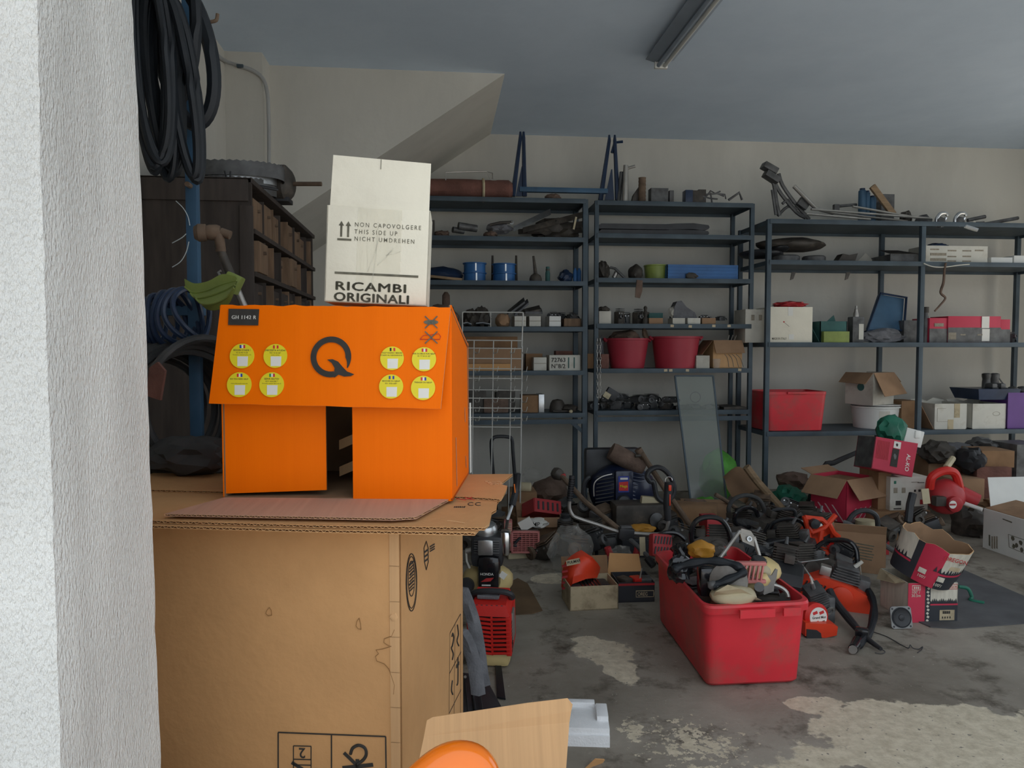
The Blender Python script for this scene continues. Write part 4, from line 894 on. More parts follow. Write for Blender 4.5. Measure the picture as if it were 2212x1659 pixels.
# --- left unit, third board: spools etc.
lump('blue_tarp', 'folded dark blue tarpaulin on the third board of the left shelving', 905, 1003, 572, Z[2], 6.55, 'blue_dark', 'tarp', .25, 13, .15, 1.5, .15)
p = onY(960, 600, 6.45); tag(MB(TR((p.x, p.y, Z[2]), -4, 0, 6)).box((0, 0, .022), (.30, .10, .022), bev=.003).build('wood_offcut', 'wood', origin=(p.x, p.y, Z[2])), 'thin wooden offcut under the folded blue tarpaulin', 'wood')
for k, (a_, c_, tp_, lab) in enumerate(((1000, 1052, 566, 'left of two blue double-tier spools on the third board, left shelving'), (1063, 1116, 568, 'right of two blue double-tier spools on the third board, left shelving'))):
    x0, x1 = span(a_, c_, 6.55); R_ = (x1 - x0) / 2; zt_ = zat((a_ + c_) / 2, tp_, 6.5); h_ = zt_ - Z[2]; t = thing('blue_spool', lab, 'spool', ((x0 + x1) / 2, 6.58, Z[2]), 'blue spools')
    M = TR(((x0 + x1) / 2, 6.58, Z[2])); 
    for z0 in (0, h_ * .5): MB(M).lathe([(R_ * .9, z0), (R_ * .9, z0 + h_ * .43), (R_, z0 + h_ * .44), (R_, z0 + h_ * .49)], None, 24).build('tier', 'blue', t)
    MB(M).box((R_ * .1, -R_ * .93, h_ * .25), (.012, .006, h_ * .4)).build('seam', 'steel', t); MB(M).box((R_ * .05, -R_ * .93, h_ * .75), (.012, .006, h_ * .4)).build('seam', 'steel', t)
for k, (px, lab) in enumerate(((1064, 'dark upright rod between the two blue spools'), (1115, 'dark upright rod right of the blue spools'))):
    p = onY(px, 606, 6.75); tag(MB().cyl((p.x, 6.75, Z[2]), (p.x, 6.75, zat(px, 552, 6.75)), .014, .010, 8).build('rod', 'dark_part', origin=(p.x, 6.75, Z[2])), lab, 'rod')
p = onY(1157, 606, 6.5); t = thing('oil_can', 'dark oil can with a long tapering spout on the third board', 'oil can', (p.x, 6.5, Z[2])); M = TR((p.x, 6.5, Z[2])); H_ = zat(1155, 553, 6.5) - Z[2]
MB(M).lathe([(.055, 0), (.055, .03), (.045, .055), (.018, .075)], None, 16).build('body', 'dark_part', t); MB(M).cyl((0, 0, .07), (-.02, 0, H_), .017, .010, 8).build('spout', 'dark_part', t)
p = onY(1183, 606, 6.5); t = thing('small_flask', 'slim dark green flask on the third board, left shelving', 'bottle', (p.x, 6.5, Z[2])); MB(TR((p.x, 6.5, Z[2]))).lathe([(.021, 0), (.021, .08), (.016, .10), (.016, .135)], None, 12).build('body', 'green_box', t); MB(TR((p.x, 6.5, Z[2]))).lathe([(.018, .1), (.018, .115)], None, 12).build('cap', 'dark_part', t)
lump('blue_casting', 'dark blue casting at the right end of the third board, left shelving', 1208, 1240, 580, Z[2], 6.45, 'blue_dark', 'machine part', .15, 15)
for k, (px, lab) in enumerate(((1243, 'left of two small blue canisters at the post, third board'), (1252, 'right of two small blue canisters at the post, third board'))):
    p = onY(px, 606, 6.48); t = thing('blue_canister', lab, 'canister', (p.x, 6.5, Z[2]), 'small blue canisters'); MB(TR((p.x, 6.5, Z[2]))).lathe([(.016, 0), (.018, .01), (.018, .10), (.01, .115), (.01, .125)], None, 12).build('body', 'blue', t)
# --- left unit, fourth board
t = lump('sack', 'lumpy brown sack at the left end of the fourth board, left shelving', 915, 993, 655, Z[3], 6.5, 'brown_cloth', 'sack', .25, 21, .25, 1.8, .2)
p = onY(964, 660, 6.55); t = thing('wooden_peg', 'rounded brown handle standing on the fourth board by the sack', 'handle', (p.x, 6.6, Z[3])); MB(TR((p.x, 6.72, Z[3]))).lathe([(.030, 0), (.026, .17), (.036, .22), (.034, .29), (.015, .32)], None, 14).build('grip', 'brown_cloth', t)
lump('dark_cover', 'left dark machine cover behind the wire rack, fourth board', 1000, 1035, 664, Z[3], 6.55, 'dark_part', 'cover', .2, 23); lump('dark_cover', 'right dark machine cover behind the wire rack, fourth board', 1024, 1060, 658, Z[3], 6.6, 'dark_part', 'cover', .2, 24)
for k, (a_, c_, lab) in enumerate(((1001, 1018, 'left small chrome lever under the dark covers'), (1028, 1058, 'right flat chrome lever under the dark covers'))): p, q = onY(a_, 699, 6.46), onY(c_, 701, 6.47); tag(MB().tube([p, (p + q) / 2 + V((0, 0, .01)), q], .010, 8).build('lever', 'chrome', origin=p), lab, 'lever')
lump('paper_bag', 'small tan paper bag on the fourth board of the left shelving', 1072, 1104, 676, Z[3], 6.46, 'kraft_mid', 'bag', .14, 26, .15, 1.6, .2)
def bin_inner(t, M, w_, d, h_): MB(M).box((0, -d / 2 - .002, h_ * .55), (w_ * .92, .003, .004)).build('seam', 'ink_faint', t)
for a_, c_, lab, m_ in ((1110, 1138, 'white parts bin on the fourth board, left of a close pair', 'old_white'), (1142, 1170, 'white parts bin on the fourth board, right of a close pair', 'old_white'), (1185, 1213, 'bluish-white parts bin standing alone on the fourth board', 'white_plastic')):
    t, *_ = box_on('parts_bin', lab, a_, c_, 683, Z[3], 6.46, .2, m_, 'bin', 'parts bins', inner=bin_inner, openb=True)
box_on('tray', 'low reddish-brown wooden tray at the right end of the fourth board', 1217, 1256, 688, Z[3], 6.46, .2, 'wood_orange', 'tray', openb=True)
for k, (xa, ya, xb, yb, m_) in enumerate(((1098, 682, 1134, 655, 'dark_part2'), (1112, 684, 1142, 658, 'grey_cloth'), (1120, 682, 1168, 672, 'dark_part'), (1135, 678, 1172, 678, 'dark_part2'))):
    p, q = onY(xa, ya, 6.62), onY(xb, yb, 6.66); b = MB(); b.slab([p, q, q + V((0, .10, .04)), p + V((0, .10, .03))], (0, 0, 1), .02); tag(b.build('metal_plate', m_, origin=p, smooth=0), ['steepest bent metal plate lying across the white parts bins', 'second bent metal plate lying across the white parts bins', 'flat dark plate lying across the white parts bins', 'lowest dark plate behind the white parts bins'][k], 'plate')
heap(1185, 1250, 668, Z[3] + .06, 6.58, 3, 5, ['rusty parts heaped in the lone white bin', 'rusty parts heaped between the white bin and the tray', 'rusty parts heaped in the wooden tray'], 'rusty parts in the bins')
# --- left unit, fifth board
for k, (a_, c_, tp_, lab, m_, Y) in enumerate(((985, 1118, 727, 'wide brown carton stack behind the wire rack, fifth board', 'kraft_dark', 6.6), (1000, 1130, 752, 'brown carton in front of the wide stack, fifth board', 'kraft_mid', 6.5), (985, 1105, 786, 'flat light cardboard under the brown cartons, fifth board', 'kraft', 6.44))): box_on('flat_carton', lab, a_, c_, tp_, Z[4], Y, .16 if k < 2 else .05, m_)
t, *_ = box_on('white_box', 'small white box with a brown carton behind, fifth board', 1153, 1181, 772, Z[4], 6.46, .16, 'old_white', inner=bin_inner)
box_on('brown_box', 'narrow brown carton behind the small white box, fifth board', 1136, 1172, 764, Z[4], 6.63, .12, 'kraft_dark')
t, M, w_, d, h_ = box_on('numbered_box', 'white box with a handwritten number on the fifth board, left shelving', 1187, 1254, 767, Z[4], 6.45, .2, 'old_white')
p = M @ V((-w_ / 2 + .015, -d / 2 - .003, h_ * .56)); text('72763', p, (1, 0, 0), (0, 0, 1), .052, 'ink', t, 'handwriting', bold=.015); text('N°8/2', p - V((0, 0, h_ * .40)), (1, 0, 0), (0, 0, 1), .052, 'ink', t, 'handwriting', bold=.01)
for x in (.62, .80): MB(M).box((-w_ / 2 + w_ * x, -d / 2 - .002, h_ * .5), (.010, .002, h_ * .7)).build('stripe', 'green_box', t)
box_on('flat_box', 'flat dull red box behind the numbered white box', 1201, 1237, 758, Z[4], 6.67, .12, 'maroon_cloth')
# --- left unit, sixth board
for k, (a_, c_, tp_, lab, m_, Y) in enumerate(((1010, 1050, 843, 'left dark box behind the wire rack, sixth board', 'dark_part', 6.52), (1072, 1113, 843, 'dark box behind the middle of the wire rack, sixth board', 'dark_part', 6.58), (1045, 1098, 862, 'low dark box between the others, sixth board', 'brown_cloth', 6.5), (1128, 1163, 854, 'dark brown block left of the foil-edged one, sixth board', 'kraft_dark', 6.48))): box_on('dark_box', lab, a_, c_, tp_, Z[5], Y, .18, m_)
box_on('foil_box', 'foil-edged pale box on the sixth board, left shelving', 1164, 1176, 852, Z[5], 6.47, .18, 'steel')
t = thing('work_cap', 'dark bowl-shaped cap lying on the sixth board, left shelving', 'cap', onY(1205, 893, 6.5)); c0 = onY(1204, 892, 6.55); c0.z = Z[5]
MB(TR(c0)).lathe([(.075, .0), (.07, .05), (.062, .08), (.045, .105), (.0, .115)], None, 18).build('crown', 'dark_part', t); MB(TR(c0)).box((.02, -.06, .012), (.15, .07, .014), bev=.005).build('peak', 'dark_part', t)
lump('glove', 'dark work glove at the right end of the sixth board, left shelving', 1214, 1250, 874, Z[5], 6.44, 'dark_part', 'glove', .14, 31)
p = onY(1233, 889, 6.405); tag(MB().blob(p, (.034, .034, .034), 1, .03, 1, 3).build('wooden_ball', 'cream', origin=p), 'pale round knob at the front of the sixth board', 'knob')

# --- middle unit
Z = LM
p = onY(1350, 430, 6.5); t = thing('tap_pipe', 'grey pipe with a side tap standing on the middle shelving', 'pipe', (p.x, 6.5, Z[0])); q = onY(1352, 357, 6.5)
MB().cyl((p.x, 6.5, Z[0]), (q.x, 6.5, q.z), .032, .022, 12).build('pipe', 'alu', t); MB().cyl((q.x, 6.5, q.z - .03), (onY(1372, 360, 6.48).x, 6.48, q.z - .01), .013, n=8).build('spigot', 'alu', t); MB().cyl((p.x - .05, 6.54, Z[0]), (p.x - .02, 6.54, q.z - .05), .02, n=8).build('bracket', 'dark_part2', t)
p = onY(1387, 430, 6.5); t = thing('ribbed_boot', 'ribbed brown rubber pipe boot standing on the middle shelving', 'pipe', (p.x, 6.5, Z[0])); H_ = zat(1387, 384, 6.5) - Z[0]
MB(TR((p.x, 6.5, Z[0]))).lathe([(.034 - .003 * (i % 2), H_ * i / 14) for i in range(15)], None, 16).build('tube', 'rusty', t); MB().hexa([(p.x - .09, 6.52, Z[0]), (p.x, 6.52, Z[0]), (p.x, 6.58, Z[0]), (p.x - .09, 6.58, Z[0]), (p.x - .07, 6.52, Z[0] + .08), (p.x, 6.52, H_ * .8 + Z[0]), (p.x, 6.58, H_ * .8 + Z[0]), (p.x - .07, 6.58, Z[0] + .08)]).build('flange', 'dark_part', t)
for k, (a_, c_, tp_, m_, lab) in enumerate(((1404, 1441, 406, 'dark_part2', 'open grey metal bracket box on top of the middle shelving'), (1444, 1453, 411, 'dark_part2', 'slim grey metal strip standing on the middle shelving'), (1478, 1494, 410, 'blue_dark', 'left of three dark sockets on top of the middle shelving'), (1493, 1507, 411, 'dark_part', 'middle of three dark sockets on top of the middle shelving'), (1506, 1522, 409, 'dark_part', 'right of three dark sockets on top of the middle shelving'))): box_on('bracket' if k < 2 else 'socket_block', lab, a_, c_, tp_, Z[0], 6.5, .09, m_, 'part', openb=(k == 0))
t = thing('bent_bracket', 'tangle of thin bent brackets on top of the middle shelving', 'bracket', onY(1545, 430, 6.5))
for pts in ([(1520, 432), (1535, 412), (1545, 418), (1556, 413)], [(1524, 420), (1550, 418), (1564, 424)], [(1535, 416), (1538, 438)], [(1548, 418), (1566, 420), (1568, 430)], [(1518, 424), (1532, 428), (1550, 430)]): MB().tube([onY(x, y, 6.5) for x, y in pts], .007, 6).build('rod', 'dark_part2', t)
t = thing('angled_lever', 'angled steel lever at the right end on top of the middle shelving', 'lever', onY(1590, 430, 6.5))
MB().tube([onY(1574, 432, 6.5), onY(1597, 416, 6.5), onY(1603, 432, 6.5)], .012, 6).build('rod', 'dark_part2', t)
for k, (ya, yb, x1_) in enumerate(((479, 492, 1533), (492, 505, 1532))):
    Y = 6.47; p0, p1 = onY(1294, yb, Y), onY(x1_, yb, Y); h_ = (onY(1400, ya, Y) - onY(1400, yb, Y)).z; L_ = p1.x - p0.x
    poly = [(0, 0), (L_ * .95, 0), (L_ * .99, h_ * .2), (L_, h_ * .5), (L_ * .99, h_ * .85), (L_ * .85, h_ * 1.15), (L_ * .7, h_ * 1.05), (L_ * .6, h_ * .9), (.02, h_ * .85), (0, h_ * .5)]
    b = MB(TR((p0.x, Y, Z[1] + (0.0 if k else h_ * 1.0)))); b.prism(poly, 0, .16); tag(b.build('bar_cover', 'black', origin=(p0.x, Y, Z[1])), ['upper long black blade cover on the second board, middle shelving', 'lower long black blade cover on the second board, middle shelving'][k], 'cover', 'long black covers')
lump('dark_bundle', 'dark cloth bundle at the left end of the third board, middle shelving', 1293, 1320, 560, Z[2], 6.5, 'dark_part', 'bundle', .18, 41)
t = thing('crank_lever', 'slanting metal crank beside the dark bundle, third board', 'crank', onY(1335, 600, 6.5)); MB().tube([onY(1318, 578, 6.5), onY(1328, 580, 6.48), onY(1350, 601, 6.46)], .013, 7).build('rod', 'dark_part2', t); MB().cyl(onY(1326, 600, 6.5), onY(1332, 588, 6.5), .02).build('boss', 'alu', t)
lump('dark_can', 'crushed dark can beside the green bucket, third board', 1362, 1392, 568, Z[2], 6.5, 'dark_part', 'can', .16, 43, .15, 1.6, .15)
x0, x1 = span(1390, 1442, 6.6); t = thing('green_bucket', 'dull green round bucket on the third board, middle shelving', 'bucket', ((x0 + x1) / 2, 6.6, Z[2])); R_ = (x1 - x0) / 2; H_ = zat(1415, 572, 6.55) - Z[2]
MB(TR(((x0 + x1) / 2, 6.6, Z[2]))).lathe([(R_ * .85, 0), (R_ * .95, H_ * .9), (R_, H_ * .92), (R_, H_), (R_ * .9, H_), (R_ * .8, .01)], None, 24).build('body', 'olive', t)
t, M, w_, d, h_ = box_on('blue_crate', 'long blue plastic crate on the third board, middle shelving', 1440, 1594, 572, Z[2], 6.46, .28, 'blue', 'crate', openb=True)
for k in range(4): MB(M).box((0, -d / 2 - .003, h_ * (.2 + .22 * k)), (w_ * .98, .005, .008)).build('rib', 'blue', t)
lump('rag', 'dark rag stuck to the front of the blue crate', 1482, 1508, 588, Z[2], 6.42, 'dark_part', 'rag', .05, 45)
p = onY(1379, 624, 6.385); tag(MB(TR(p, 0, 0, 3)).prism([(-.025, -.075), (.018, -.08), (.034, -.02), (.034, .075), (-.018, .078), (-.024, 0)], -.006, .006).build('leather_flap', 'brown_cloth', origin=p), 'brown flap hanging off the third board, middle shelving', 'flap')
# fourth board
t, M, w_, d, h_ = box_on('grey_box', 'grey box with dark lumps on it, left end of the fourth board, middle shelving', 1294, 1320, 672, Z[3], 6.46, .18, 'grey_carton')
lump('dark_lump', 'dark lump on top of the grey box, fourth board', 1293, 1319, 660, Z[3] + h_, 6.48, 'dark_part', 'part', .1, 51)
heap(1332, 1392, 662, Z[3], 6.48, 3, 52, ['oily machine part heaped left on the fourth board, middle shelving', 'oily machine part in the middle of the fourth-board heap', 'oily machine part heaped right on the fourth board, by the figurine'], 'oily parts on the fourth board')
for k, (a_, c_, tp_, m_, lab) in enumerate(((1362, 1390, 676, 'grey_carton', 'pale grey folded carton among the fourth-board parts'), (1402, 1432, 676, 'green_box', 'dark green box on the fourth board, middle shelving'))): box_on('small_carton', lab, a_, c_, tp_, Z[3], 6.60, .12, m_)
p = onY(1394, 690, 6.5); t = thing('tap_fitting', 'knobbly dark tap fitting standing on the fourth board', 'fitting', (p.x, 6.5, Z[3])); H_ = zat(1394, 661, 6.5) - Z[3]; MB(TR((p.x, 6.5, Z[3]))).lathe([(.03, 0), (.026, H_ * .3), (.014, H_ * .4), (.024, H_ * .6), (.012, H_ * .75), (.018, H_ * .9), (.008, H_)], None, 12).build('stem', 'dark_part', t); MB(TR((p.x, 6.5, Z[3]))).cyl((-.035, 0, H_ * .65), (.035, 0, H_ * .6), .010, n=8).build('handle', 'dark_part', t)
for a_, c_, lab, m_ in ((1402, 1432, 'brown-grey parts bin below the dark green box', 'kraft_mid'), (1453, 1480, 'beige parts bin under the wedge-shaped bag', 'grey_carton'), (1485, 1513, 'white parts bin on the fourth board, middle shelving', 'old_white'), (1516, 1546, 'tan parts bin heaped with bits, fourth board', 'kraft_mid')): box_on('parts_bin', lab, a_, c_, 687, Z[3], 6.45, .14, m_, 'bin', 'parts bins', openb=True)
x0, x1 = span(1450, 1501, 6.62); zb, zt_ = Z[3] + .06, zat(1466, 650, 6.62); w_ = x1 - x0
tag(MB(TR((x0, 6.56, 0))).prism([(0, zb), (w_ * .5, zb - .01), (w_, zb), (w_ * .9, zb + .05), (w_ * .55, zb + .10), (w_ * .33, zt_), (w_ * .15, zt_ - .01), (w_ * .04, zb + .1)], 0, .12).build('wedge_bag', 'grey_cloth', origin=(x0, 6.56, zb)), 'wedge-shaped grey bag standing on the parts bins, fourth board', 'bag')
heap(1516, 1572, 678, Z[3] + .04, 6.53, 3, 54, ['small oily bits on the tan bin, left', 'small oily bits on the tan bin, right', 'small oily bits at the post, fourth board'], 'oily bits at the right of the fourth board')
tag(MB().blob(onY(1428, 674, 6.6) + V((.12, 0, 0)), (.10, .08, .12), 55, .3, 2, 3, crease=.3).build('paper_wad', 'grey_carton', origin=onY(1443, 690, 6.6)), 'crumpled pale paper wad left of the wedge-shaped bag', 'paper')
# fifth board: two red buckets
def bucket(px0, px1, pb0, pb1, ptop, z, Y, lab, m='bucket_red', rim='bucket_red'):
    x0, x1 = span(px0, px1, Y); xb0, xb1 = span(pb0, pb1, Y); R_, rb = (x1 - x0) / 2, (xb1 - xb0) / 2; c0 = V(((x0 + x1) / 2, Y, z)); H_ = zat((px0 + px1) / 2, ptop, Y) - z; t = thing('red_bucket', lab, 'bucket', c0)
    MB(TR(c0)).lathe([(rb, 0), (R_ * .955, H_ * .93), (R_, H_ * .94), (R_, H_), (R_ * .93, H_), (rb * .96, .012)], None, 32).build('body', m, t)
    for s in (-1, 1):
        MB(TR(c0)).tube([(s * R_ * .97, -.03, H_ * .9), (s * R_ * 1.08, -.02, H_ * .98), (s * R_ * 1.08, .02, H_ * .98), (s * R_ * .97, .03, H_ * .9)], .012, 7).build('handle', m, t)
    return t, c0, R_, H_
b1, c1, R1, H1 = bucket(1309, 1402, 1320, 1390, 731, Z[4], 6.62, 'left red rubber bucket on the fifth board, a sack in it')
b2, c2, R2, H2 = bucket(1408, 1511, 1416, 1499, 727, Z[4], 6.60, 'right red rubber bucket on the fifth board, empty')
tag(MB().blob(c1 + V((-.02, 0, H1 * .98)), (R1 * 1.55, R1 * 1.4, .16), 61, .3, 2, 3, crease=.3).build('sack', 'brown_cloth', origin=c1 + V((0, 0, H1))), 'brown sack stuffed in the left red bucket', 'sack')
t = thing('watering_rose', 'round brown disc sticking out of the left red bucket', 'disc', c1 + V((.15, 0, H1))); MB(frame(c1 + V((.13, -.05, H1 + .03)), (.8, -.5, .3))).lathe([(.02, 0), (.055, .015), (.06, .03), (.0, .035)], None, 16).build('disc', 'rusty', t)
box_on('brick_box', 'dull red carton left of the red buckets, fifth board', 1299, 1316, 765, Z[4], 6.46, .14, 'maroon_cloth'); box_on('brick_box', 'reddish carton behind the post, fifth board between the units', 1270, 1283, 764, Z[4], 6.5, .14, 'kraft_dark')
lump('sack', 'grey sack behind the chain, left end of the fifth board', 1293, 1308, 722, Z[4], 6.62, 'grey_cloth', 'sack', .12, 63)
box_on('grey_box', 'small grey box right of the empty red bucket', 1505, 1534, 768, Z[4], 6.45, .12, 'grey_carton')
t, M, w_, d, h_ = box_on('open_carton', 'open brown carton with drooping flaps on the fifth board, middle shelving', 1541, 1604, 735, Z[4], 6.47, .26, 'kraft_light', openb=True)
b = newmb('kraft_mid', M); b.slab([(-w_ / 2, -d / 2, h_), (w_ / 2, -d / 2, h_), (w_ / 2 + .005, -d / 2 - .05, h_ - .115), (-w_ / 2 + .01, -d / 2 - .05, h_ - .12)], (0, -1, .3), .004); b.build('flap', None, t, smooth=0)
b = newmb('kraft_dark', M); b.slab([(-w_ / 2, -d / 2, h_), (-w_ / 2, d / 2, h_), (-w_ / 2 - .10, d / 2, h_ - .13), (-w_ / 2 - .10, -d / 2, h_ - .13)], (-.5, 0, .5), .004); b.build('flap', None, t, smooth=0)
for s in range(4): MB(M).tube(spl([(-w_ * .1 + s * .035, -d / 2 - .002, h_ * .5), (-w_ * .0 + s * .04, -d / 2 - .003, h_ * .35), (w_ * .05 + s * .045, -d / 2 - .002, .01)], 4), .003, 5).build('crack', 'ink_faint', t)
for s in range(3): MB(M).cyl((w_ * .2 + s * .03, 0, h_), (w_ * .24 + s * .035, 0, h_ + .05), .004, n=6).build('stick', 'old_white', t)
p = onY(1548, 795, 6.43); t = thing('clear_cup', 'clear plastic cup in front of the open carton, fifth board', 'cup', (p.x, 6.43, Z[4])); MB(TR((p.x, 6.43, Z[4]))).lathe([(.026, 0), (.037, .085), (.035, .085), (.024, .004)], None, 16).build('body', 'clear', t)
# chain hanging beside the post
t = thing('hanging_chain', 'light steel chain hanging between the left and middle shelving', 'chain', onY(1295, 865, 6.36))
for s in (0, 1):
    for k in range(16):
        c0 = onY(1290.5 + s * 6, 735 + k * 8, 6.37); pts = [c0 + V(((.008 if k % 2 else .003) * math.cos(a), (.003 if k % 2 else .008) * math.cos(a), .020 * math.sin(a))) for a in [i * .785 for i in range(8)]]; MB().tube(pts, .0028, 5, True).build('link', 'alu', t)
# sixth board: row of dark parts
heap(1270, 1460, 858, Z[5], 6.46, 7, 71, ['greasy part at the left post, sixth board of the middle shelving', 'greasy part beside the black and cream packet, sixth board', 'greasy curved part on the sixth board, third from the left post', 'greasy tall part on the sixth board, fourth from the left post', 'greasy part on the sixth board, fifth from the left post', 'greasy part on the sixth board, sixth from the left post', 'greasy part on the sixth board at the glass pane'], 'greasy parts on the sixth board')
heap(1464, 1560, 872, Z[5], 6.46, 3, 73, ['greasy part seen through the left of the glass pane', 'greasy part seen through the middle of the glass pane', 'greasy part seen at the right of the glass pane'], 'greasy parts behind the glass')
heap(1300, 1470, 850, Z[5] + .05, 6.62, 5, 75, ['rear greasy part on the sixth board behind the packet', 'rear greasy part, second from left, sixth board', 'rear greasy part, third from left, sixth board', 'rear greasy part, fourth from left, sixth board', 'rear greasy part next to the glass pane, sixth board'], 'rear greasy parts on the sixth board')
p = onY(1318, 856, 6.44); t = thing('packet', 'black and cream packet tilted on the sixth board, middle shelving', 'packet', p); MB(TR(p, 0, 0, 32)).box((0, 0, .02), (.11, .05, .09), bev=.004).build('packet_body', 'black', t); MB(TR(p, 0, 0, 32)).box((-.035, -.027, -.01), (.06, .004, .05)).build('label_panel', 'cream', t)
p = onY(1585, 884, 6.5); tag(MB(TR((p.x, 6.55, Z[5]))).prism([(-.12, 0), (.13, 0), (.13, .015), (.02, .028), (-.12, .022)], -.12, .16).build('board_offcut', 'dark_part', origin=(p.x, 6.55, Z[5])), 'dark board offcut at the right end of the sixth board', 'board')
# ================================================================ right shelving
Z = LR
t = thing('folding_rack', 'folded grey metal carrier leaning on top of the right shelving', 'carrier', onY(1700, 478, 6.5))
for k, pts in enumerate(([(1662, 372), (1672, 400), (1678, 440), (1684, 466)], [(1672, 392), (1688, 420), (1720, 458), (1740, 470)], [(1682, 375), (1690, 400), (1718, 440), (1748, 474)], [(1668, 410), (1672, 436), (1676, 464)], [(1690, 440), (1702, 432), (1712, 446)], [(1680, 466), (1702, 446), (1722, 452)])): MB().tube(spl([onY(x, y, 6.5 + .02 * (k % 3)) for x, y in pts], 3), .017 - .003 * (k > 2), 7).build('rail', 'dark_part2', t)
for a_, c_ in (((1648, 356), (1676, 372)), ((1652, 374), (1680, 392))):
    p, q = onY(*a_, 6.47), onY(*c_, 6.47); d_ = (q - p); MB(frame((p + q) / 2, (0, 1, 0), d_)).box((0, 0, 0), (d_.length, .055, .10), bev=.006).build('pad', 'dark_part2', t)
p = onY(1715, 402, 6.45); q = onY(1762, 450, 6.45); t = thing('tube_rod', 'short grey tube leaning beside the folded carrier, right shelving', 'tube', q); MB().tube([p, q, onY(1800, 460, 6.45)], .019, 10).build('tube', 'alu', t)
MB().box(onY(1735, 440, 6.5), (.10, .05, .08), rot=Matrix.Rotation(.6, 3, 'Y'), bev=.005).build('bracket', 'dark_part2', t)
for k, (a_, c_, lab) in enumerate((((1742, 462), (1880, 474), 'long thin steel rod lying in front on the right shelving'), ((1752, 452), (2010, 472), 'longest steel rod lying on top of the right shelving'), ((1842, 446), (1990, 472), 'bent steel rod sloping down from the blue cans'), ((1800, 460), (1960, 478), 'lowest thin rod at the front edge of the right shelving'))): tag(MB().tube([onY(*a_, 6.33 + .05 * k), onY(*c_, 6.33 + .05 * k)], .011, 7).build('steel_rod', 'alu', origin=onY(*a_, 6.35)), lab, 'rod', 'steel rods on the right shelving')
t = thing('rod_clamp', 'small rod clamp with screw behind the long steel rods', 'clamp', onY(1815, 460, 6.6)); MB().tube([onY(1801, 452, 6.6), onY(1808, 446, 6.6), onY(1850, 442, 6.6)], .014, 7).build('bar', 'dark_part2', t); MB().box(onY(1806, 450, 6.58), (.05, .04, .07), bev=.006).build('jaw', 'dark_part2', t)
for k, (a_, c_, tp_, lab) in enumerate(((1849, 1864, 407, 'tallest of three blue cans on the right shelving'), (1862, 1873, 412, 'middle of three blue cans on the right shelving'), (1872, 1886, 423, 'shortest of three blue cans on the right shelving'))):
    x0, x1 = span(a_, c_, 6.55); H_ = zat((a_ + c_) / 2, tp_, 6.55) - Z[0]; R_ = (x1 - x0) / 2; t = thing('blue_can', lab, 'can', ((x0 + x1) / 2, 6.55, Z[0]), 'blue cans'); MB(TR(((x0 + x1) / 2, 6.55, Z[0]))).lathe([(R_, 0), (R_, H_ * .93), (R_ * .7, H_ * .96)], None, 16).build('body', 'blue_paint', t); MB(TR(((x0 + x1) / 2, 6.55, Z[0]))).lathe([(R_ * .7, H_ * .95), (R_ * .7, H_)], None, 12).build('cap', 'blue_dark', t)
p, q = onY(1880, 404, 6.48), onY(1934, 462, 6.42); tag(MB(frame((p + q) / 2, (0, 1, 0), q - p)).box((0, 0, 0), ((q - p).length, .055, .03), bev=.003).build('wooden_bar', 'wood', origin=q), 'slanting brown wooden bar beside the blue cans', 'bar')
box_on('tool_case', 'small dark grey tool case behind the wooden bar', 1898, 1926, 419, Z[0], 6.62, .1, 'dark_part2', 'case')
t = thing('pipe_wrench', 'dark wrench lying across behind the wooden bar', 'wrench', onY(1895, 436, 6.58)); MB().tube([onY(1882, 437, 6.58), onY(1905, 434, 6.58)], .018, 7).build('shank', 'dark_part2', t)
lump('rubber_dome', 'small rounded dark cap lying among the rods, right shelving', 1948, 1970, 452, Z[0], 6.5, 'dark_part', 'cap', .12, 81)
lump('chain_bits', 'small heap of metal bits at the middle post, right shelving', 1980, 2012, 461, Z[0], 6.4, 'dark_part2', 'parts', .1, 82)
for k, (cx, cy, lab) in enumerate(((2035, 474, 'left chrome clamp on top of the right shelving'), (2075, 474, 'right chrome clamp on top of the right shelving'))):
    t = thing('chrome_clamp', lab, 'clamp', onY(cx, 484, 6.3), 'chrome clamps'); Y = 6.28
    MB().tube(spl([onY(cx - 9, cy + 14, Y), onY(cx - 12, cy, Y), onY(cx - 4, cy - 12, Y), onY(cx + 8, cy - 13, Y), onY(cx + 12, cy - 8, Y)], 4), .016, 8).build('jaw', 'steel', t)
    MB().tube([onY(cx - 4, cy + 16, Y), onY(cx + 8, cy - 4, Y)], .012, 8).build('screw', 'chrome', t); MB().blob(onY(cx - 4, cy + 6, Y), (.10, .06, .10), 83 + k, .3, 2, 2).build('body', 'dark_part2', t)
t = thing('chrome_rail', 'short chrome rail overhanging the right shelving edge', 'rail', onY(2097, 492, 6.22)); MB().tube([onY(2083, 488, 6.24), onY(2112, 497, 6.2)], .018, 8).build('tube', 'chrome', t); MB().blob(onY(2104, 482, 6.24), (.03, .03, .05), 3, .2, 2, 2).build('knob', 'old_white', t)
t = thing('drill_bits', 'dark pronged tool beside the chrome rail', 'tool', onY(2110, 480, 6.4)); MB().tube([onY(2090, 476, 6.4), onY(2118, 470, 6.4), onY(2128, 468, 6.4)], .017, 7).build('body', 'dark_part2', t); MB().tube([onY(2088, 482, 6.4), onY(2126, 480, 6.4)], .008, 6).build('prong', 'dark_part2', t)
tag(MB().tube([onY(2128, 484, 6.4), onY(2199, 471, 6.4)], .016, 8).build('steel_bar', 'dark_part2', origin=onY(2128, 484, 6.4)), 'thick bar at the far right on top of the right shelving', 'bar')
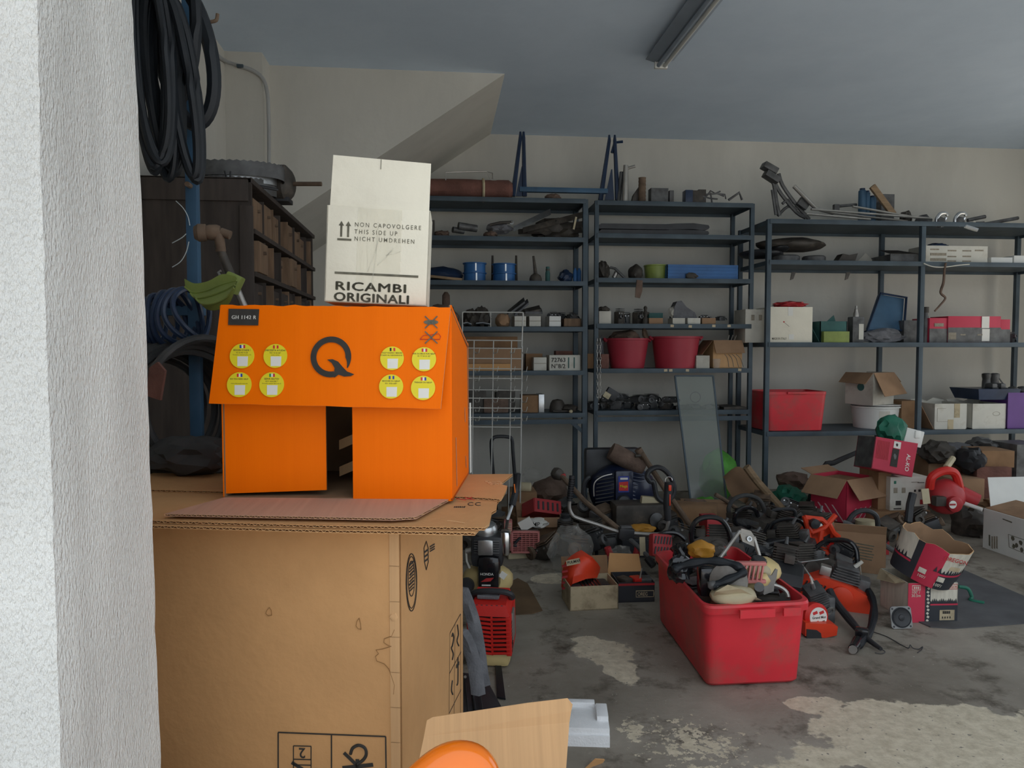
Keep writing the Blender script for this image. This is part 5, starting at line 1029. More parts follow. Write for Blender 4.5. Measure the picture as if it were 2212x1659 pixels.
# second board
t = thing('seat_pads', 'stack of dark machine seats with metal rims on the second board, right shelving', 'seat', onY(1700, 563, 6.4))
for (a_, c_, ya, yb, m_) in ((1600, 1690, 538, 556, 'black'), (1640, 1784, 512, 540, 'dark_part'), (1658, 1700, 528, 545, 'black')):
    x0, x1 = span(a_, c_, 6.5); zc = (zat(1700, ya, 6.45) + zat(1700, yb, 6.45)) / 2; MB().blob(((x0 + x1) / 2, 6.55, zc), (x1 - x0, .36, (zat(1700, ya, 6.45) - zat(1700, yb, 6.45)) * 1.1), int(a_), .12, 1.5, 3).build('pad', m_, t)
for a_, c_ in ((1664, 1722), (1732, 1778)): x0, x1 = span(a_, c_, 6.5); MB(TR(((x0 + x1) / 2, 6.5, Z[1]))).lathe([((x1 - x0) / 2, .005), ((x1 - x0) / 2, .06), ((x1 - x0) / 2 * .9, .07)], None, 24).build('rim', 'dark_part2', t)
p = onY(1830, 563, 6.4); tag(MB(TR((p.x, 6.4, Z[1]))).prism([(-.10, 0), (.07, 0), (.10, .09), (.02, .075), (-.04, .085)], 0, .10).build('folded_case', 'dark_part', origin=(p.x, 6.4, Z[1])), 'dark folded case on the second board, right shelving', 'case')
p = onY(1880, 563, 6.6); tag(MB(TR((p.x, 6.62, Z[1]), 0, -12)).prism([(-.16, 0), (.10, 0), (-.02, .13)], 0, .006).build('paper_sheet', 'grey_carton', origin=(p.x, 6.62, Z[1])), 'pale triangular paper leaning on the wall, second board', 'paper')
t, M, w_, d, h_ = box_on('dark_carton', 'flattened dark carton left of the printed white box', 1920, 1984, 549, Z[1], 6.35, .3, 'dark_part2')
b = newmb('dark_part', M); b.slab([(-w_ / 2, -d / 2, h_), (w_ / 2, -d / 2, h_), (w_ / 2 - .02, d / 2, h_ + .07), (-w_ / 2 + .08, d / 2, h_ + .07)], (0, 0, 1), .005); b.build('flap', None, t, smooth=0)
t, M, w_, d, h_ = box_on('printed_box', 'white box with faded print on the second board, right shelving', 1996, 2129, 531, Z[1], 6.30, .25, 'old_white')
for r_ in (0, 1): MB(M).box((-w_ * .30, -d / 2 - .001, h_ * (.50 - .30 * r_)), (w_ * .26, .002, h_ * .15)).build('print', 'ink_faint', t)
for x, y_ in ((.42, .72), (.42, .38), (.42, .12), (.66, .72), (.66, .40), (.66, .12), (.86, .75), (.14, .78)): MB(M).box((-w_ / 2 + w_ * x, -d / 2 - .001, h_ * y_), (w_ * .14, .002, h_ * .08)).build('print', 'ink_faint', t)
lump('blue_rag', 'dark blue rag hanging over the printed white box', 2006, 2054, 523, Z[1] + h_ - .02, 6.32, 'blue_dark', 'rag', .12, 88)
for k, (a_, c_, tp_, lab) in enumerate(((2137, 2183, 556, 'low white packet right of the printed box'), (2186, 2225, 552, 'white packet at the right frame edge, second board'))): box_on('white_packet', lab, a_, c_, tp_, Z[1], 6.32, .2, 'white_plastic', 'packet')
tag(MB().tube(spl([onY(1995, 569, 6.21), onY(2015, 576, 6.205), onY(2040, 577, 6.205), (onY(2070, 573, 6.21)), onY(2094, 571, 6.21)], 6), .005, 6).build('cord', 'old_white', origin=onY(2040, 577, 6.2)), 'white cord drooping over the lip below the printed box', 'cord')
t = thing('twine', 'strip of brown twine hanging below the second board, right shelving', 'twine', onY(2040, 575, 6.21)); MB().tube(spl([onY(2043, 568, 6.205), onY(2040, 585, 6.2), onY(2038, 610, 6.2), onY(2032, 632, 6.2), (onY(2042, 644, 6.2)), onY(2030, 660, 6.2), onY(2019, 672, 6.2)], 6), lambda s: .012 - .006 * abs(s - .4), 6).build('strand', 'brown_cloth', t)
for px, lab in ((1712, 'left dark scrap hanging under the second board, right shelving'), (1830, 'right dark scrap hanging under the second board, right shelving')): p = onY(px, 597, 6.23); tag(MB(TR(p, 0, 0, 15)).prism([(-.018, .03), (.018, .045), (.012, -.02), (-.012, -.038)], -.004, .004).build('hanging_scrap', 'dark_part', origin=p), lab, 'scrap', 'hanging scraps')
# third board
t, M, w_, d, h_ = box_on('grey_box', 'grey printed box behind the front post, third board, right shelving', 1610, 1656, 668, Z[2], 6.40, .25, 'grey_carton')
for x in (.35, .7): MB(M).box((-w_ / 2 + w_ * x, -d / 2 - .001, h_ * .75), (.03, .002, .05)).build('print', 'ink_faint', t)
t, M, w_, d, h_ = box_on('beige_box', 'beige closed box with tape and a red cloth on it, third board', 1664, 1755, 663, Z[2], 6.28, .3, 'white_carton')
text('MADE IN ITALY', M @ V((-w_ / 2 + .015, -d / 2 - .002, .025)), (1, 0, 0), (0, 0, 1), .028, 'ink_grey', t, 'print', bold=.01, sx=.7)
MB(M).box((-.01, -d / 2 - .001, h_ - .04), (.045, .002, .075)).build('tape', 'paper_white', t); MB(M).box((0, -d / 2 - .001, .05), (.045, .002, .045)).build('tape', 'paper_white', t)
MB(M).box((-.07, -d / 2 - .001, h_ * .58), (.012, .002, .012)).build('scuff', 'ink_red', t); MB(M).tube([(-.065, -d / 2 - .001, h_ * .56), (-.02, -d / 2 - .001, h_ * .45)], .002, 4).build('scuff', 'ink_faint', t)
lump('red_cloth', 'crumpled dark red cloth on the beige box', 1682, 1750, 648, Z[2] + h_, 6.35, 'red_dull', 'cloth', .2, 91, .35, 2.4, .3)
t, M, w_, d, h_ = box_on('green_carton', 'dark green open carton with raised flaps, third board', 1772, 1830, 694, Z[2], 6.30, .25, 'green_box', openb=True)
b = newmb('green_box', M); b.slab([(-w_ / 2, -d / 2, 0.0), (-w_ / 2, d / 2, 0), (-w_ / 2 - .02, d / 2, h_ + .05), (-w_ / 2 - .075, -d / 2, h_ * .7)], (-1, 0, 0), .004); b.build('flap', None, t, smooth=0)
b = newmb('green_box', M); b.prism([(-w_ * .1, h_ * .9), (w_ * .35, h_ * .9), (w_ * .25, h_ + .06)], -.01, -.004); b.build('flap', None, t, smooth=0)
MB(M).box((.0, -d / 2 - .03, h_ * .26), (w_ * .95, .05, h_ * .52), bev=.004).build('drawer', 'olive', t)
x0, x1 = span(1843, 1868, 6.32); H_ = zat(1855, 684, 6.32) - Z[2]; t = thing('metal_canister', 'rectangular metal canister with a spout on the third board', 'canister', ((x0 + x1) / 2, 6.37, Z[2])); M = TR(((x0 + x1) / 2, 6.37, Z[2])); w_ = x1 - x0
MB(M).box((0, 0, H_ / 2), (w_, .09, H_), bev=.008).build('body', 'dark_part2', t); MB(M).box((w_ * .22, -.047, H_ * .42), (w_ * .4, .003, H_ * .6)).build('label_panel', 'old_white', t); MB(M).lathe([(.026, H_), (.024, H_ + .03), (.014, H_ + .055), (.016, H_ + .065), (.011, H_ + .075), (.010, H_ + .10)], None, 14).build('spout', 'alu', t)
p = onY(1912, 738, 6.45); q = [onY(1874, 712, 6.42), onY(1948, 712, 6.42), onY(1953, 645, 6.5), onY(1900, 636, 6.5)]; t = thing('blue_tub', 'dark blue plastic tub tipped on its side, third board', 'tub', p)
b = MB(); b.slab(q, (0, 1, 0), .03); b.build('base_panel', 'blue_paint', t, smooth=0)
b = MB(); qq = [x + (sum(q, V()) / 4 - x) * -.06 for x in q]; b.tube([x + V((0, -.02, 0)) for x in qq], .012, 6, True); b.build('rim', 'blue_dark', t)
MB().slab([q[0], q[1], q[1] + V((-.02, .22, -.05)), q[0] + V((0, .22, -.05))], (0, 0, -1), .01).build('side_panel', 'blue_dark', t, smooth=0)
lump('plastic_bag', 'crumpled translucent plastic bag in front of the blue tub', 1868, 1962, 708, Z[2], 6.30, 'grey_cloth', 'bag', .14, 93, .3, 3, .4)
box_on('dark_box', 'dark box left of the middle post, third board, right shelving', 1953, 1983, 692, Z[2], 6.36, .2, 'dark_part2')
p = onY(1998, 738, 6.36); t = thing('dark_bottle', 'dark bottle right behind the middle post, third board', 'bottle', (p.x, 6.36, Z[2])); H_ = zat(1998, 663, 6.36) - Z[2]; MB(TR((p.x, 6.36, Z[2]))).lathe([(.035, 0), (.035, H_ * .6), (.02, H_ * .78), (.02, H_ * .85)], None, 16).build('body', 'dark_part2', t); MB(TR((p.x, 6.36, Z[2]))).lathe([(.026, H_ * .84), (.026, H_)], None, 12).build('cap', 'dark_part', t)
def twotone(label, a_, c_, tp_, Y):
    t, M, w_, d, h_ = box_on('twotone_box', label, a_, c_, tp_, Z[2], Y, .25, 'magenta', 'box', 'red and black boxes')
    MB(M).box((0, -d / 2 - .002, h_ * .29), (w_ + .002, .004, h_ * .56)).build('dark_band', 'dark_part2', t); return t, M, w_, d, h_
t, M, w_, d, h_ = twotone('red and black box next to the dark bottle, third board', 2008, 2048, 687, 6.30); MB(M).box((0, -d / 2 - .004, h_ * .72), (w_ * .5, .002, .03), bev=.0005).build('logo_plate', 'ink_faint', t)
t, M, w_, d, h_ = twotone('red and black box with white stickers, middle of the third board right', 2048, 2162, 683, 6.29)
for x, z0, z1 in ((.70, .55, .99), (.71, .06, .52), (.0, .12, .38)): MB(M).box((-w_ / 2 + max(.04, w_ * x), -d / 2 - .005, h_ * (z0 + z1) / 2), (w_ * .145, .002, h_ * (z1 - z0))).build('sticker', 'paper_white' if x else 'ink_faint', t)
for x in (.28, .60): MB(M).box((-w_ / 2 + w_ * x, -d / 2 - .005, h_ * .30), (.05, .002, .012)).build('print', 'ink_faint', t)
twotone('red and black box at the right end of the row, third board', 2162, 2182, 690, 6.30)
heap(2186, 2225, 712, Z[2], 6.35, 2, 95, ['dark metal part right of the red and black boxes', 'dark metal part at the frame edge, third board'], 'dark parts at the frame edge')
# fourth board
def bin_(label, corners_top, z0, h_, m, taper=.86, name='red_bin', rimw=.018, cat='bin'):
    """plastic bin from its four rim corners (world, at rim height)"""
    c = sum(corners_top, V()) / 4; t = thing(name, label, cat, V((c.x, c.y, z0)))
    def ring(k, z, off=0.): 
        out = []
        for i, p in enumerate(corners_top):
            q = c + (p - c) * k; q.z = z; out.append(q)
        pts = []
        n = 4
        for i in range(n):
            a, b_, d_ = out[i - 1], out[i], out[(i + 1) % n]; r_ = .05
            u1, u2 = (a - b_).normalized(), (d_ - b_).normalized()
            for s in range(5):
                tt = s / 4; pts.append((b_ + u1 * r_) * (1 - tt) ** 2 + b_ * 2 * tt * (1 - tt) + (b_ + u2 * r_) * tt * tt)
        return pts
    zt = corners_top[0].z; b = MB(); L = (corners_top[0] - c).length; k = lambda m_: 1 + m_ / L
    b.rings([ring(taper, z0 + .004), ring(taper + (1 - taper) * .9, zt - .03), ring(1, zt - .028), ring(1, zt - .002), ring(k(-.006), zt), ring(k(-rimw), zt), ring(k(-rimw) * (taper + (1 - taper) * .9), zt - .04), ring(k(-rimw) * taper, z0 + .012)], True)
    b.build('body', m, t); return t, ring
Y0, Y1 = 6.27, 6.66; zt_ = zat(1700, 846, Y0)
cs = [V((onY(1656, 846, Y0).x, Y0, zt_)), V((onY(1789, 846, Y0).x, Y0, zt_)), V((onY(1789, 846, Y0).x, Y1, zt_)), V((onY(1656, 846, Y0).x - .02, Y1, zt_))]
t, _ = bin_('red plastic bin on the fourth board of the right shelving', cs, Z[3], 0, 'bin_red', .90)
MB().box(((cs[0].x + cs[1].x) / 2, Y0 - .012, zt_ - .012), (.20, .02, .02), bev=.004).build('lip_grip', 'bin_red', t)
x0, x1 = span(1851, 1946, 6.5); R_ = (x1 - x0) / 2; H_ = zat(1900, 874, 6.42) - Z[3]; c0 = V(((x0 + x1) / 2, 6.53, Z[3])); t = thing('white_tub', 'round white plastic tub with a label, under the open brown carton', 'tub', c0)
MB(TR(c0)).lathe([(R_ * .86, 0), (R_ * .95, H_ * .85), (R_ * 1.0, H_ * .86), (R_ * 1.0, H_ * .92), (R_ * .96, H_ * .93), (R_ * .96, H_ * .97), (R_ * 1.01, H_ * .97), (R_ * 1.01, H_)], None, 36).build('body', 'white_plastic', t)
MB(TR(c0)).lathe([(R_ * .97, H_ * .935), (R_ * .97, H_ * .965)], None, 36).build('lid_gap', 'ink', t)
for a0, z0, z1, m_ in ((-1.95, .35, .75, 'old_white'), (-1.35, .15, .28, 'ink_grey')):
    b = MB(TR(c0)); pr = [[V((R_ * (.875 + .09 * zz) * math.cos(a0 + i * .12), R_ * (.875 + .09 * zz) * math.sin(a0 + i * .12), H_ * zz)) for i in range(5)] for zz in (z0, z1)]
    v0 = [b.bm.verts.new(b.M @ (p * 1.0)) for p in pr[0]]; v1 = [b.bm.verts.new(b.M @ p) for p in pr[1]]
    for i in range(4): b.bm.faces.new((v0[i], v0[i + 1], v1[i + 1], v1[i]))
    b.build('label_panel', m_, t)
zc = Z[3] + H_ + .002; x0, x1 = span(1842, 1942, 6.42); c0 = V(((x0 + x1) / 2, 6.5, zc)); t = thing('open_carton', 'open brown carton with spread flaps standing on the white tub', 'box', c0)
Hc = zat(1890, 805, 6.4) - zc; MOC = TR(c0, 24); wc_, dc_ = .30, .28; b = newmb('grey_carton', MOC); T = .005
for cc, dd in (((0, -dc_ / 2, Hc / 2), (wc_, T, Hc)), ((0, dc_ / 2, Hc / 2), (wc_, T, Hc)), ((-wc_ / 2, 0, Hc / 2), (T, dc_, Hc)), ((wc_ / 2, 0, Hc / 2), (T, dc_, Hc)), ((0, 0, T / 2), (wc_, dc_, T))): b.box(cc, dd)
b.build('body', None, t, smooth=0)
for q, n in (([(-wc_ / 2, -dc_ / 2, Hc), (wc_ / 2, -dc_ / 2, Hc), (wc_ / 2 + .03, -dc_ / 2 - .11, Hc - .19), (-wc_ / 2 + .02, -dc_ / 2 - .10, Hc - .21)], (0, -1, .4)), ([(-wc_ / 2, -dc_ / 2, Hc), (-wc_ / 2, dc_ / 2, Hc), (-wc_ / 2 - .10, dc_ / 2, Hc - .09), (-wc_ / 2 - .11, -dc_ / 2, Hc - .10)], (-1, 0, .6)), ([(wc_ / 2, -dc_ / 2, Hc), (wc_ / 2, dc_ / 2, Hc), (wc_ / 2 + .11, dc_ / 2, Hc - .09), (wc_ / 2 + .11, -dc_ / 2, Hc - .09)], (1, 0, .6))): b = newmb('kraft_mid', MOC); b.slab(q, V(n).normalized(), .004); b.build('flap', None, t, smooth=0)
MB(MOC).disc((-wc_ / 2 - .004, -.02, Hc * .55), .035, (-1, 0, 0), 18, t=.002).build('print', 'green_box', t)
t, M, w_, d, h_ = box_on('grey_carton', 'dull grey carton between the white tub and the middle post', 1952, 1992, 866, Z[3], 6.38, .25, 'kraft_dark')
for k, (a_, c_, lab) in enumerate(((2024, 2094, 'left torn white carton on the fourth board, tape on its front'), (2106, 2179, 'right torn white carton on the fourth board, faint oval stamp'))):
    t, M, w_, d, h_ = box_on('white_box', lab, a_, c_, 872, Z[3], 6.29, .34, 'old_white', 'box', 'torn white cartons', openb=True)
    b = newmb('old_white', M); b.prism([(-w_ / 2, h_), (w_ / 2, h_), (w_ / 2 + .02, h_ + .01), (w_ * .2, h_ + .035), (0, h_ - .0), (-w_ * .25, h_ + .03), (-w_ / 2 - .01, h_ + .02)], d / 2 - .005, d / 2); b.build('torn_edge', None, t, smooth=0)
    if k == 0:
        for z0, z1, x in ((.45, 1.0, .06), (.0, .38, -.0)): MB(M).box((x, -d / 2 - .001, h_ * (z0 + z1) / 2), (.055, .002, h_ * (z1 - z0))).build('tape', 'dirty_carton', t)
        for p_, q_ in (((-.13, .19), (-.05, .19)), ((-.13, .19), (-.13, .07)), ((-.13, .07), (-.03, .07))): MB(M).tube([(p_[0], -d / 2 - .001, p_[1]), (q_[0], -d / 2 - .001, q_[1])], .0015, 4).build('print', 'ink_faint', t)
        b = newmb('kraft_mid', M); b.slab([(-w_ / 2 - .004, -d / 2, 0), (-w_ / 2 - .004, d / 2, 0), (-w_ / 2 - .09, d / 2, h_), (-w_ / 2 - .10, -d / 2 + .05, h_ * .98)], (-1, 0, 0), .004); b.build('flap', None, t, smooth=0)
    else: MB(M).tube([(.07 + .035 * math.cos(a), -d / 2 - .001, h_ * .6 + .018 * math.sin(a)) for a in [i * .524 for i in range(12)]], .0015, 4, True).build('print', 'ink_faint', t)
box_on('purple_crate', 'purple plastic crate at the right frame edge, fourth board', 2182, 2260, 848, Z[3], 6.28, .35, 'purple', 'crate', openb=True)
x0, x1 = span(2096, 2183, 6.4); zt0 = Z[3] + .245; t = thing('dark_tray', 'dark shallow tray across the torn white cartons', 'tray', ((x0 + x1) / 2, 6.45, zt0)); b = MB(); b.hexa([(x0 + .03, 6.30, zt0 + .02), (x1, 6.30, zt0 + .02), (x1, 6.62, zt0 + .02), (x0 + .03, 6.62, zt0 + .02), (x0, 6.27, zt0 + .12), (x1 + .02, 6.27, zt0 + .12), (x1 + .02, 6.66, zt0 + .12), (x0, 6.66, zt0 + .12)]); b.build('body', 'blue_dark', t, smooth=0)
zs = zt0 + .12
for k, (px, lab) in enumerate(((2130, 'left of two dark boots standing on the dark tray'), (2148, 'right of two dark boots standing on the dark tray'))):
    p = onY(px, 840, 6.42); t = thing('boot', lab, 'boot', (p.x, 6.42, zs), 'dark boots'); H_ = zat(px, 806, 6.42) - zs
    MB(TR((p.x, 6.42, zs))).lathe([(.034, 0), (.032, H_ * .45), (.030, H_ * .6), (.036, H_ * .8), (.036, H_ * .95), (.02, H_)], None, 14, sy=1.2).build('shaft', 'dark_part2', t); MB(TR((p.x, 6.42, zs))).box((0, -.05, .025), (.055, .13, .05), bev=.018).build('foot', 'dark_part2', t); MB(TR((p.x, 6.42, zs))).box((0, -.05, .006), (.06, .14, .012), bev=.003).build('sole', 'rubber', t)
t = thing('boot_lace', 'dark strap curving from the boots to the post', 'strap', onY(2160, 830, 6.4)); MB().tube(spl([onY(2155, 812, 6.4), onY(2163, 824, 6.4), onY(2170, 832, 6.4)], 4), .006, 6).build('strap', 'dark_part2', t)
for px, lab in ((2187, 'left dark round lump on the purple crate'), (2207, 'right dark round lump on the purple crate')): p = onY(px, 845, 6.4); tag(MB().blob(V((p.x, 6.4, zat(px, 845, 6.4))), (.10, .12, .09), px, .15, 2, 3).build('dark_ball', 'dark_part2', origin=(p.x, 6.4, p.z)), lab, 'part', 'round lumps on the crate')

# ---- white wire display rack in front of the left unit -----------------
WY = 5.45; t = thing('wire_display', 'white wire display grid with hooks standing before the left shelving', 'display rack', onZ(1065, 1165))
wr_ = .0042
def wire(a, c, r_=wr_): MB().tube([onY(*a, WY), onY(*c, WY)], r_, 6).build('wire', 'wire_white', t)
wire((999, 674), (1130, 675)); wire((999, 674), (999, 720)); wire((1060, 674), (1060, 706), .003)
for a_, c_ in (((1130, 675), (1127, 750)), ((1128, 748), (1123, 1130)), ((1024, 735), (1018, 1120)), ((1066, 735), (1060, 1130)), ((1105, 735), (1098, 1130))): wire(a_, c_, .0055 if a_[0] > 1120 else wr_)
for y in (735, 752, 774, 796, 817, 842, 860, 881, 902, 922): wire((1008, y), (1127, y + 1))
for r_, y in enumerate((760, 800, 820, 842, 865, 885, 905)):
    for x in (1027, 1066, 1102, 1128):
        p = onY(x, y, WY); MB().tube([p, p + V((.0, -.04, -.012)), p + V((.02, -.09, -.005)), p + V((.028, -.10, .03))], .0028, 5).build('hook', 'wire_white', t)
for x in (1018, 1123): p = onZ(x, 1165); MB().tube([onY(x, 1130, WY), V((onY(x, 1130, WY).x, WY, .01)), V((onY(x, 1130, WY).x, WY - .2, .01))], .006, 6).build('foot', 'wire_white', t)

# ---- glass pane leaning against the middle unit ------------------------
q = [onY(1494, 1100, 5.90), onY(1571, 1100, 5.90), onY(1540, 812, 6.30), onY(1458, 812, 6.30)]; q[0] += (q[0] - q[3]) * ((q[0].z - .012) / (q[3].z - q[0].z)); q[1] += (q[1] - q[2]) * ((q[1].z - .012) / (q[2].z - q[1].z)); t = thing('glass_pane', 'dark-framed glass pane leaning against the middle shelving', 'pane', (q[0] + q[1]) / 2)
n_ = (q[1] - q[0]).cross(q[3] - q[0]).normalized(); MB().slab(q, n_, .004).build('glass', 'glass', t, smooth=0)
for a_, c_ in zip(q, q[1:] + q[:1]): MB().tube([a_, c_], .0095, 4).build('frame_bar', 'green_frame' if 'green_frame' in K else 'rack', t, smooth=0)
p = onY(1502, 858, 6.47); tag(MB().tube([p + V((.047 * math.cos(i * .3), 0, .047 * math.sin(i * .3))) for i in range(21)], .003, 5, True).build('wire_ring', 'dark_part', origin=p), 'thin wire ring seen through the glass pane', 'ring')
# ================================================================ the floor: machines, cartons, the red bin
def arcpts(c, ux, uy, r, a0, a1, n=14, ry=None): 
    ry = ry or r; return [V(c) + V(ux) * (r * math.cos(math.radians(a0 + (a1 - a0) * i / n))) + V(uy) * (ry * math.sin(math.radians(a0 + (a1 - a0) * i / n))) for i in range(n + 1)]
def chainsaw(label, loc, rz=0, rx=0, ry=0, s=1., col='red_orange', handle=True, rear=True, bar=False, cover=True, hcol='black_gloss', group='chainsaws in the heap'):
    M = TR(loc, rz, rx, ry, s); t = thing('chainsaw', label, 'chainsaw', loc, group)
    b = MB(M); b.prism([(-.16, 0), (.15, 0), (.17, .03), (.16, .085), (.06, .115), (-.06, .12), (-.15, .08), (-.18, .03)], -.085, .075); b.build('housing', col, t)
    # ribbed starter cover on the near side
    MB(M).lathe([(.052, 0), (.05, .012), (.03, .016), (.0, .016)], frame((.03, -.084, .055), (0, -1, 0)), 22).build('starter_cover', col, t)
    for k in range(6): MB(M).box((-.135 + k * .016, -.088, .055), (.007, .006, .06), rot=Matrix.Rotation(.25, 3, 'Y')).build('vent_slat', 'black', t)
    if cover:
        b = MB(M)
        for k in range(6): b.box((.03, 0, .12 + k * .013), (.13 - .006 * k, .12, .006), bev=.002)
        b.box((.03, 0, .15), (.09, .09, .07)); b.build('cylinder_fins', 'dark_part2' if s > 1.1 else 'dark_part', t)
        MB(M).cyl((.06, 0, .19), (.085, 0, .225), .010, .008, 8).build('spark_plug', 'old_white' if s > 1.1 else 'dark_part2', t); MB(M).box((.115, .01, .12), (.05, .09, .06), bev=.01).build('muffler', 'dark_part2', t)
        MB(M).box((-.06, -.02, .14), (.05, .05, .045), bev=.006).build('carburettor', 'alu' if s > 1.1 else 'dark_part', t)
    if handle: MB(M).tube(spl([(.10, -.115, .01), (.10, -.13, .10), (.09, -.12, .22), (.085, -.07, .265), (.085, .02, .27), (.09, .08, .24), (.11, .10, .12), (.12, .09, .02)], 5), .0115, 10).build('front_handle', hcol, t)
    if rear: MB(M).tube(spl([(-.14, 0, .10), (-.19, 0, .135), (-.27, 0, .13), (-.32, 0, .085), (-.31, 0, .025), (-.24, 0, .008), (-.16, 0, .02)], 5), .014, 9).build('rear_handle', hcol, t); 
    if rear: MB(M).box((-.225, 0, .118), (.04, .014, .018), bev=.004).build('trigger', 'dark_part', t)
    if bar:
        b = MB(M); b.prism([(.13, .02), (.45, .025), (.48, .045), (.48, .065), (.45, .085), (.13, .08)], .06, .066); b.build('guide_bar', 'steel', t)
    return t
def floorpt(px, py): return onZ(px, py)
def P(px, py, Y): return onY(px, py, Y)

# ---- big red bin ------------------------------------------------------
zr_ = .375
cs = [onZ(1523, 1312, zr_), onZ(1757, 1300, zr_), onZ(1588, 1178, zr_), onZ(1410, 1190, zr_)]
# make the rim a true rectangle along its long side
fl_, fr_b = onZ(1525, 1487), onZ(1727, 1478)
t = thing('red_tote', 'large dirty red plastic tote full of machine parts, on the open floor', 'bin', (cs[0] + cs[1] + cs[2] + cs[3]) / 4 * 1.0); t.location.z = 0
bot = [onZ(1527, 1487, .0), onZ(1727, 1478, .0)]; dv = (cs[3] - cs[0]); bot += [bot[1] + dv * .93, bot[0] + dv * .93]
def rr(pts, z, r_=.05, sh=0.):
    c = sum(pts, V()) / 4; out = []
    pts = [p + (c - p).normalized() * sh for p in pts]
    for i in range(4):
        a, b_, d_ = pts[i - 1], pts[i], pts[(i + 1) % 4]; u1, u2 = (a - b_).normalized(), (d_ - b_).normalized()
        for s in range(6): tt = s / 5; q = (b_ + u1 * r_) * (1 - tt) ** 2 + b_ * 2 * tt * (1 - tt) + (b_ + u2 * r_) * tt * tt; q = V((q.x, q.y, z)); out.append(q)
    return out
lerp4 = lambda k: [bot[i] * (1 - k) + cs[i] * k for i in range(4)]
b = MB(); b.rings([rr(bot, .003, .035, .02), rr(lerp4(.06), .02, .05), rr(lerp4(.5), .18, .05, .012), rr(lerp4(.9), .335, .05, .020), rr(lerp4(.9), .338, .05, .0), rr(cs, .366, .06), rr(cs, zr_, .06, .006), rr(cs, zr_, .06, .030), rr(lerp4(.85), .32, .05, .036), rr(lerp4(.1), .03, .05, .03)], True); b.build('body', 'bin_red', t)
ex = (cs[1] - cs[0]).normalized()
for a_, c_ in ((.30, .62), (.70, .86)):
    p, q = cs[0].lerp(cs[1], a_), cs[0].lerp(cs[1], c_); MB().slab([p + V((0, -.012, -.045)), q + V((0, -.012, -.045)), q + V((0, -.012, -.012)), p + V((0, -.012, -.012))], (0, -1, 0), .012).build('lip_flap', 'bin_red', t, smooth=0)
ix = ex; iy = (cs[3] - cs[0]).normalized()
def B(u, v, z): p = cs[0].lerp(cs[1], u); p2 = cs[3].lerp(cs[2], u); q = p.lerp(p2, v); return V((q.x, q.y, z))
# filling of the bin
p = B(.45, .10, .31); tm = thing('filter_cover', 'dirty cream filter cover on top of the red tote near its front', 'cover', p)
q = [onZ(1537, 1298, .36), onZ(1646, 1297, .37), onZ(1600, 1272, .44), onZ(1572, 1263, .46), onZ(1545, 1278, .43)]
b = MB(); vs = [b.bm.verts.new(x) for x in q]; b.bm.faces.new(vs); b.bm.faces.new([b.bm.verts.new(x + V((.01, .05, -.03))) for x in q][::-1]); b.build('panel', 'cream', tm, smooth=0)
MB().blob((q[0] + q[1] + q[2] + q[3]) / 4 + V((0, .03, -.02)), (.19, .12, .09), 3, .12, 1.6, 3).build('shell', 'cream', tm)
def engine(label, loc, rz, s=1., vents='pink_plastic', cyl='cast'):
    M = TR(loc, rz, 0, 0, s); t = thing('small_engine', label, 'engine', loc)
    MB(M).blob((0, 0, .06), (.16, .15, .14), 5, .08, 1.5, 3).build('crankcase', cyl, t); MB(M).box((-.075, -.045, .07), (.06, .07, .10), bev=.014).build('fuel_cup', 'black_gloss', t)
    MB(M).lathe([(.065, 0), (.062, .03), (.03, .04), (0, .04)], frame((-.01, -.07, .075), (-.2, -1, .25)), 20).build('flywheel_cover', 'cast', t)
    for k in range(6): MB(M).box((.03 + k * .014, -.075, .105), (.006, .012, .05), rot=Matrix.Rotation(.15, 3, 'Y'), bev=.002).build('vent_slat', vents, t)
    MB(M).box((.065, -.066, .075), (.10, .02, .012), bev=.003).build('vent_frame', vents, t); MB(M).box((.065, -.066, .135), (.10, .02, .012), bev=.003).build('vent_frame', vents, t)
    for k in range(4): MB(M).cyl((-.05 + .03 * k, -.088, .05), (-.05 + .03 * k, -.098, .05), .006, n=6).build('screw', 'steel', t)
    return t
engine('small engine with pink vent slats lying in the red tote', P(1568, 1268, 3.05) + V((0, 0, -.04)), -8, 1.25)
th_ = thing('loop_bar', 'thick black loop handle lying across the engine in the red tote', 'loop', P(1520, 1235, 2.98))
MB().tube(spl([P(1455, 1232, 3.0), P(1480, 1220, 3.0), P(1530, 1212, 2.98), P(1575, 1217, 2.95), P(1603, 1230, 2.92), P(1600, 1240, 2.90), P(1565, 1256, 2.88), P(1538, 1266, 2.88)], 6), lambda s: .017 + .003 * math.sin(s * 40), 10).build('tube', 'rubber', th_)
MB().blob(P(1540, 1264, 2.88), (.05, .04, .04), 2, .2, 2, 2).build('clamp', 'dark_part2', th_)
tag(MB().blob(P(1468, 1228, 3.05), (.11, .10, .13), 9, .3, 3, 3, crease=.4).build('wrapped_bundle', 'black_gloss', origin=P(1468, 1250, 3.05)), 'shiny black wrapped bundle at the left rim of the red tote', 'bundle')
tag(MB().blob(P(1472, 1192, 3.45), (.10, .12, .10), 19, .3, 3, 3, crease=.4).build('wrapped_bundle', 'black_gloss', origin=P(1472, 1215, 3.45)), 'shiny black wrapped bundle at the back left of the red tote', 'bundle')
ta = thing('amber_tank', 'amber translucent fuel tank with black grime at the back of the red tote', 'tank', P(1515, 1205, 3.4)); MB().blob(P(1515, 1188, 3.4), (.13, .12, .085), 4, .22, 1.8, 3).build('shell', 'amber', ta); MB().blob(P(1545, 1190, 3.42), (.12, .10, .07), 14, .4, 3, 3, crease=.3).build('grime_pad', 'dark_part', ta)
tb = thing('engine_stand', 'bright aluminium bracket with two legs sticking out of the red tote', 'bracket', P(1600, 1180, 3.2))
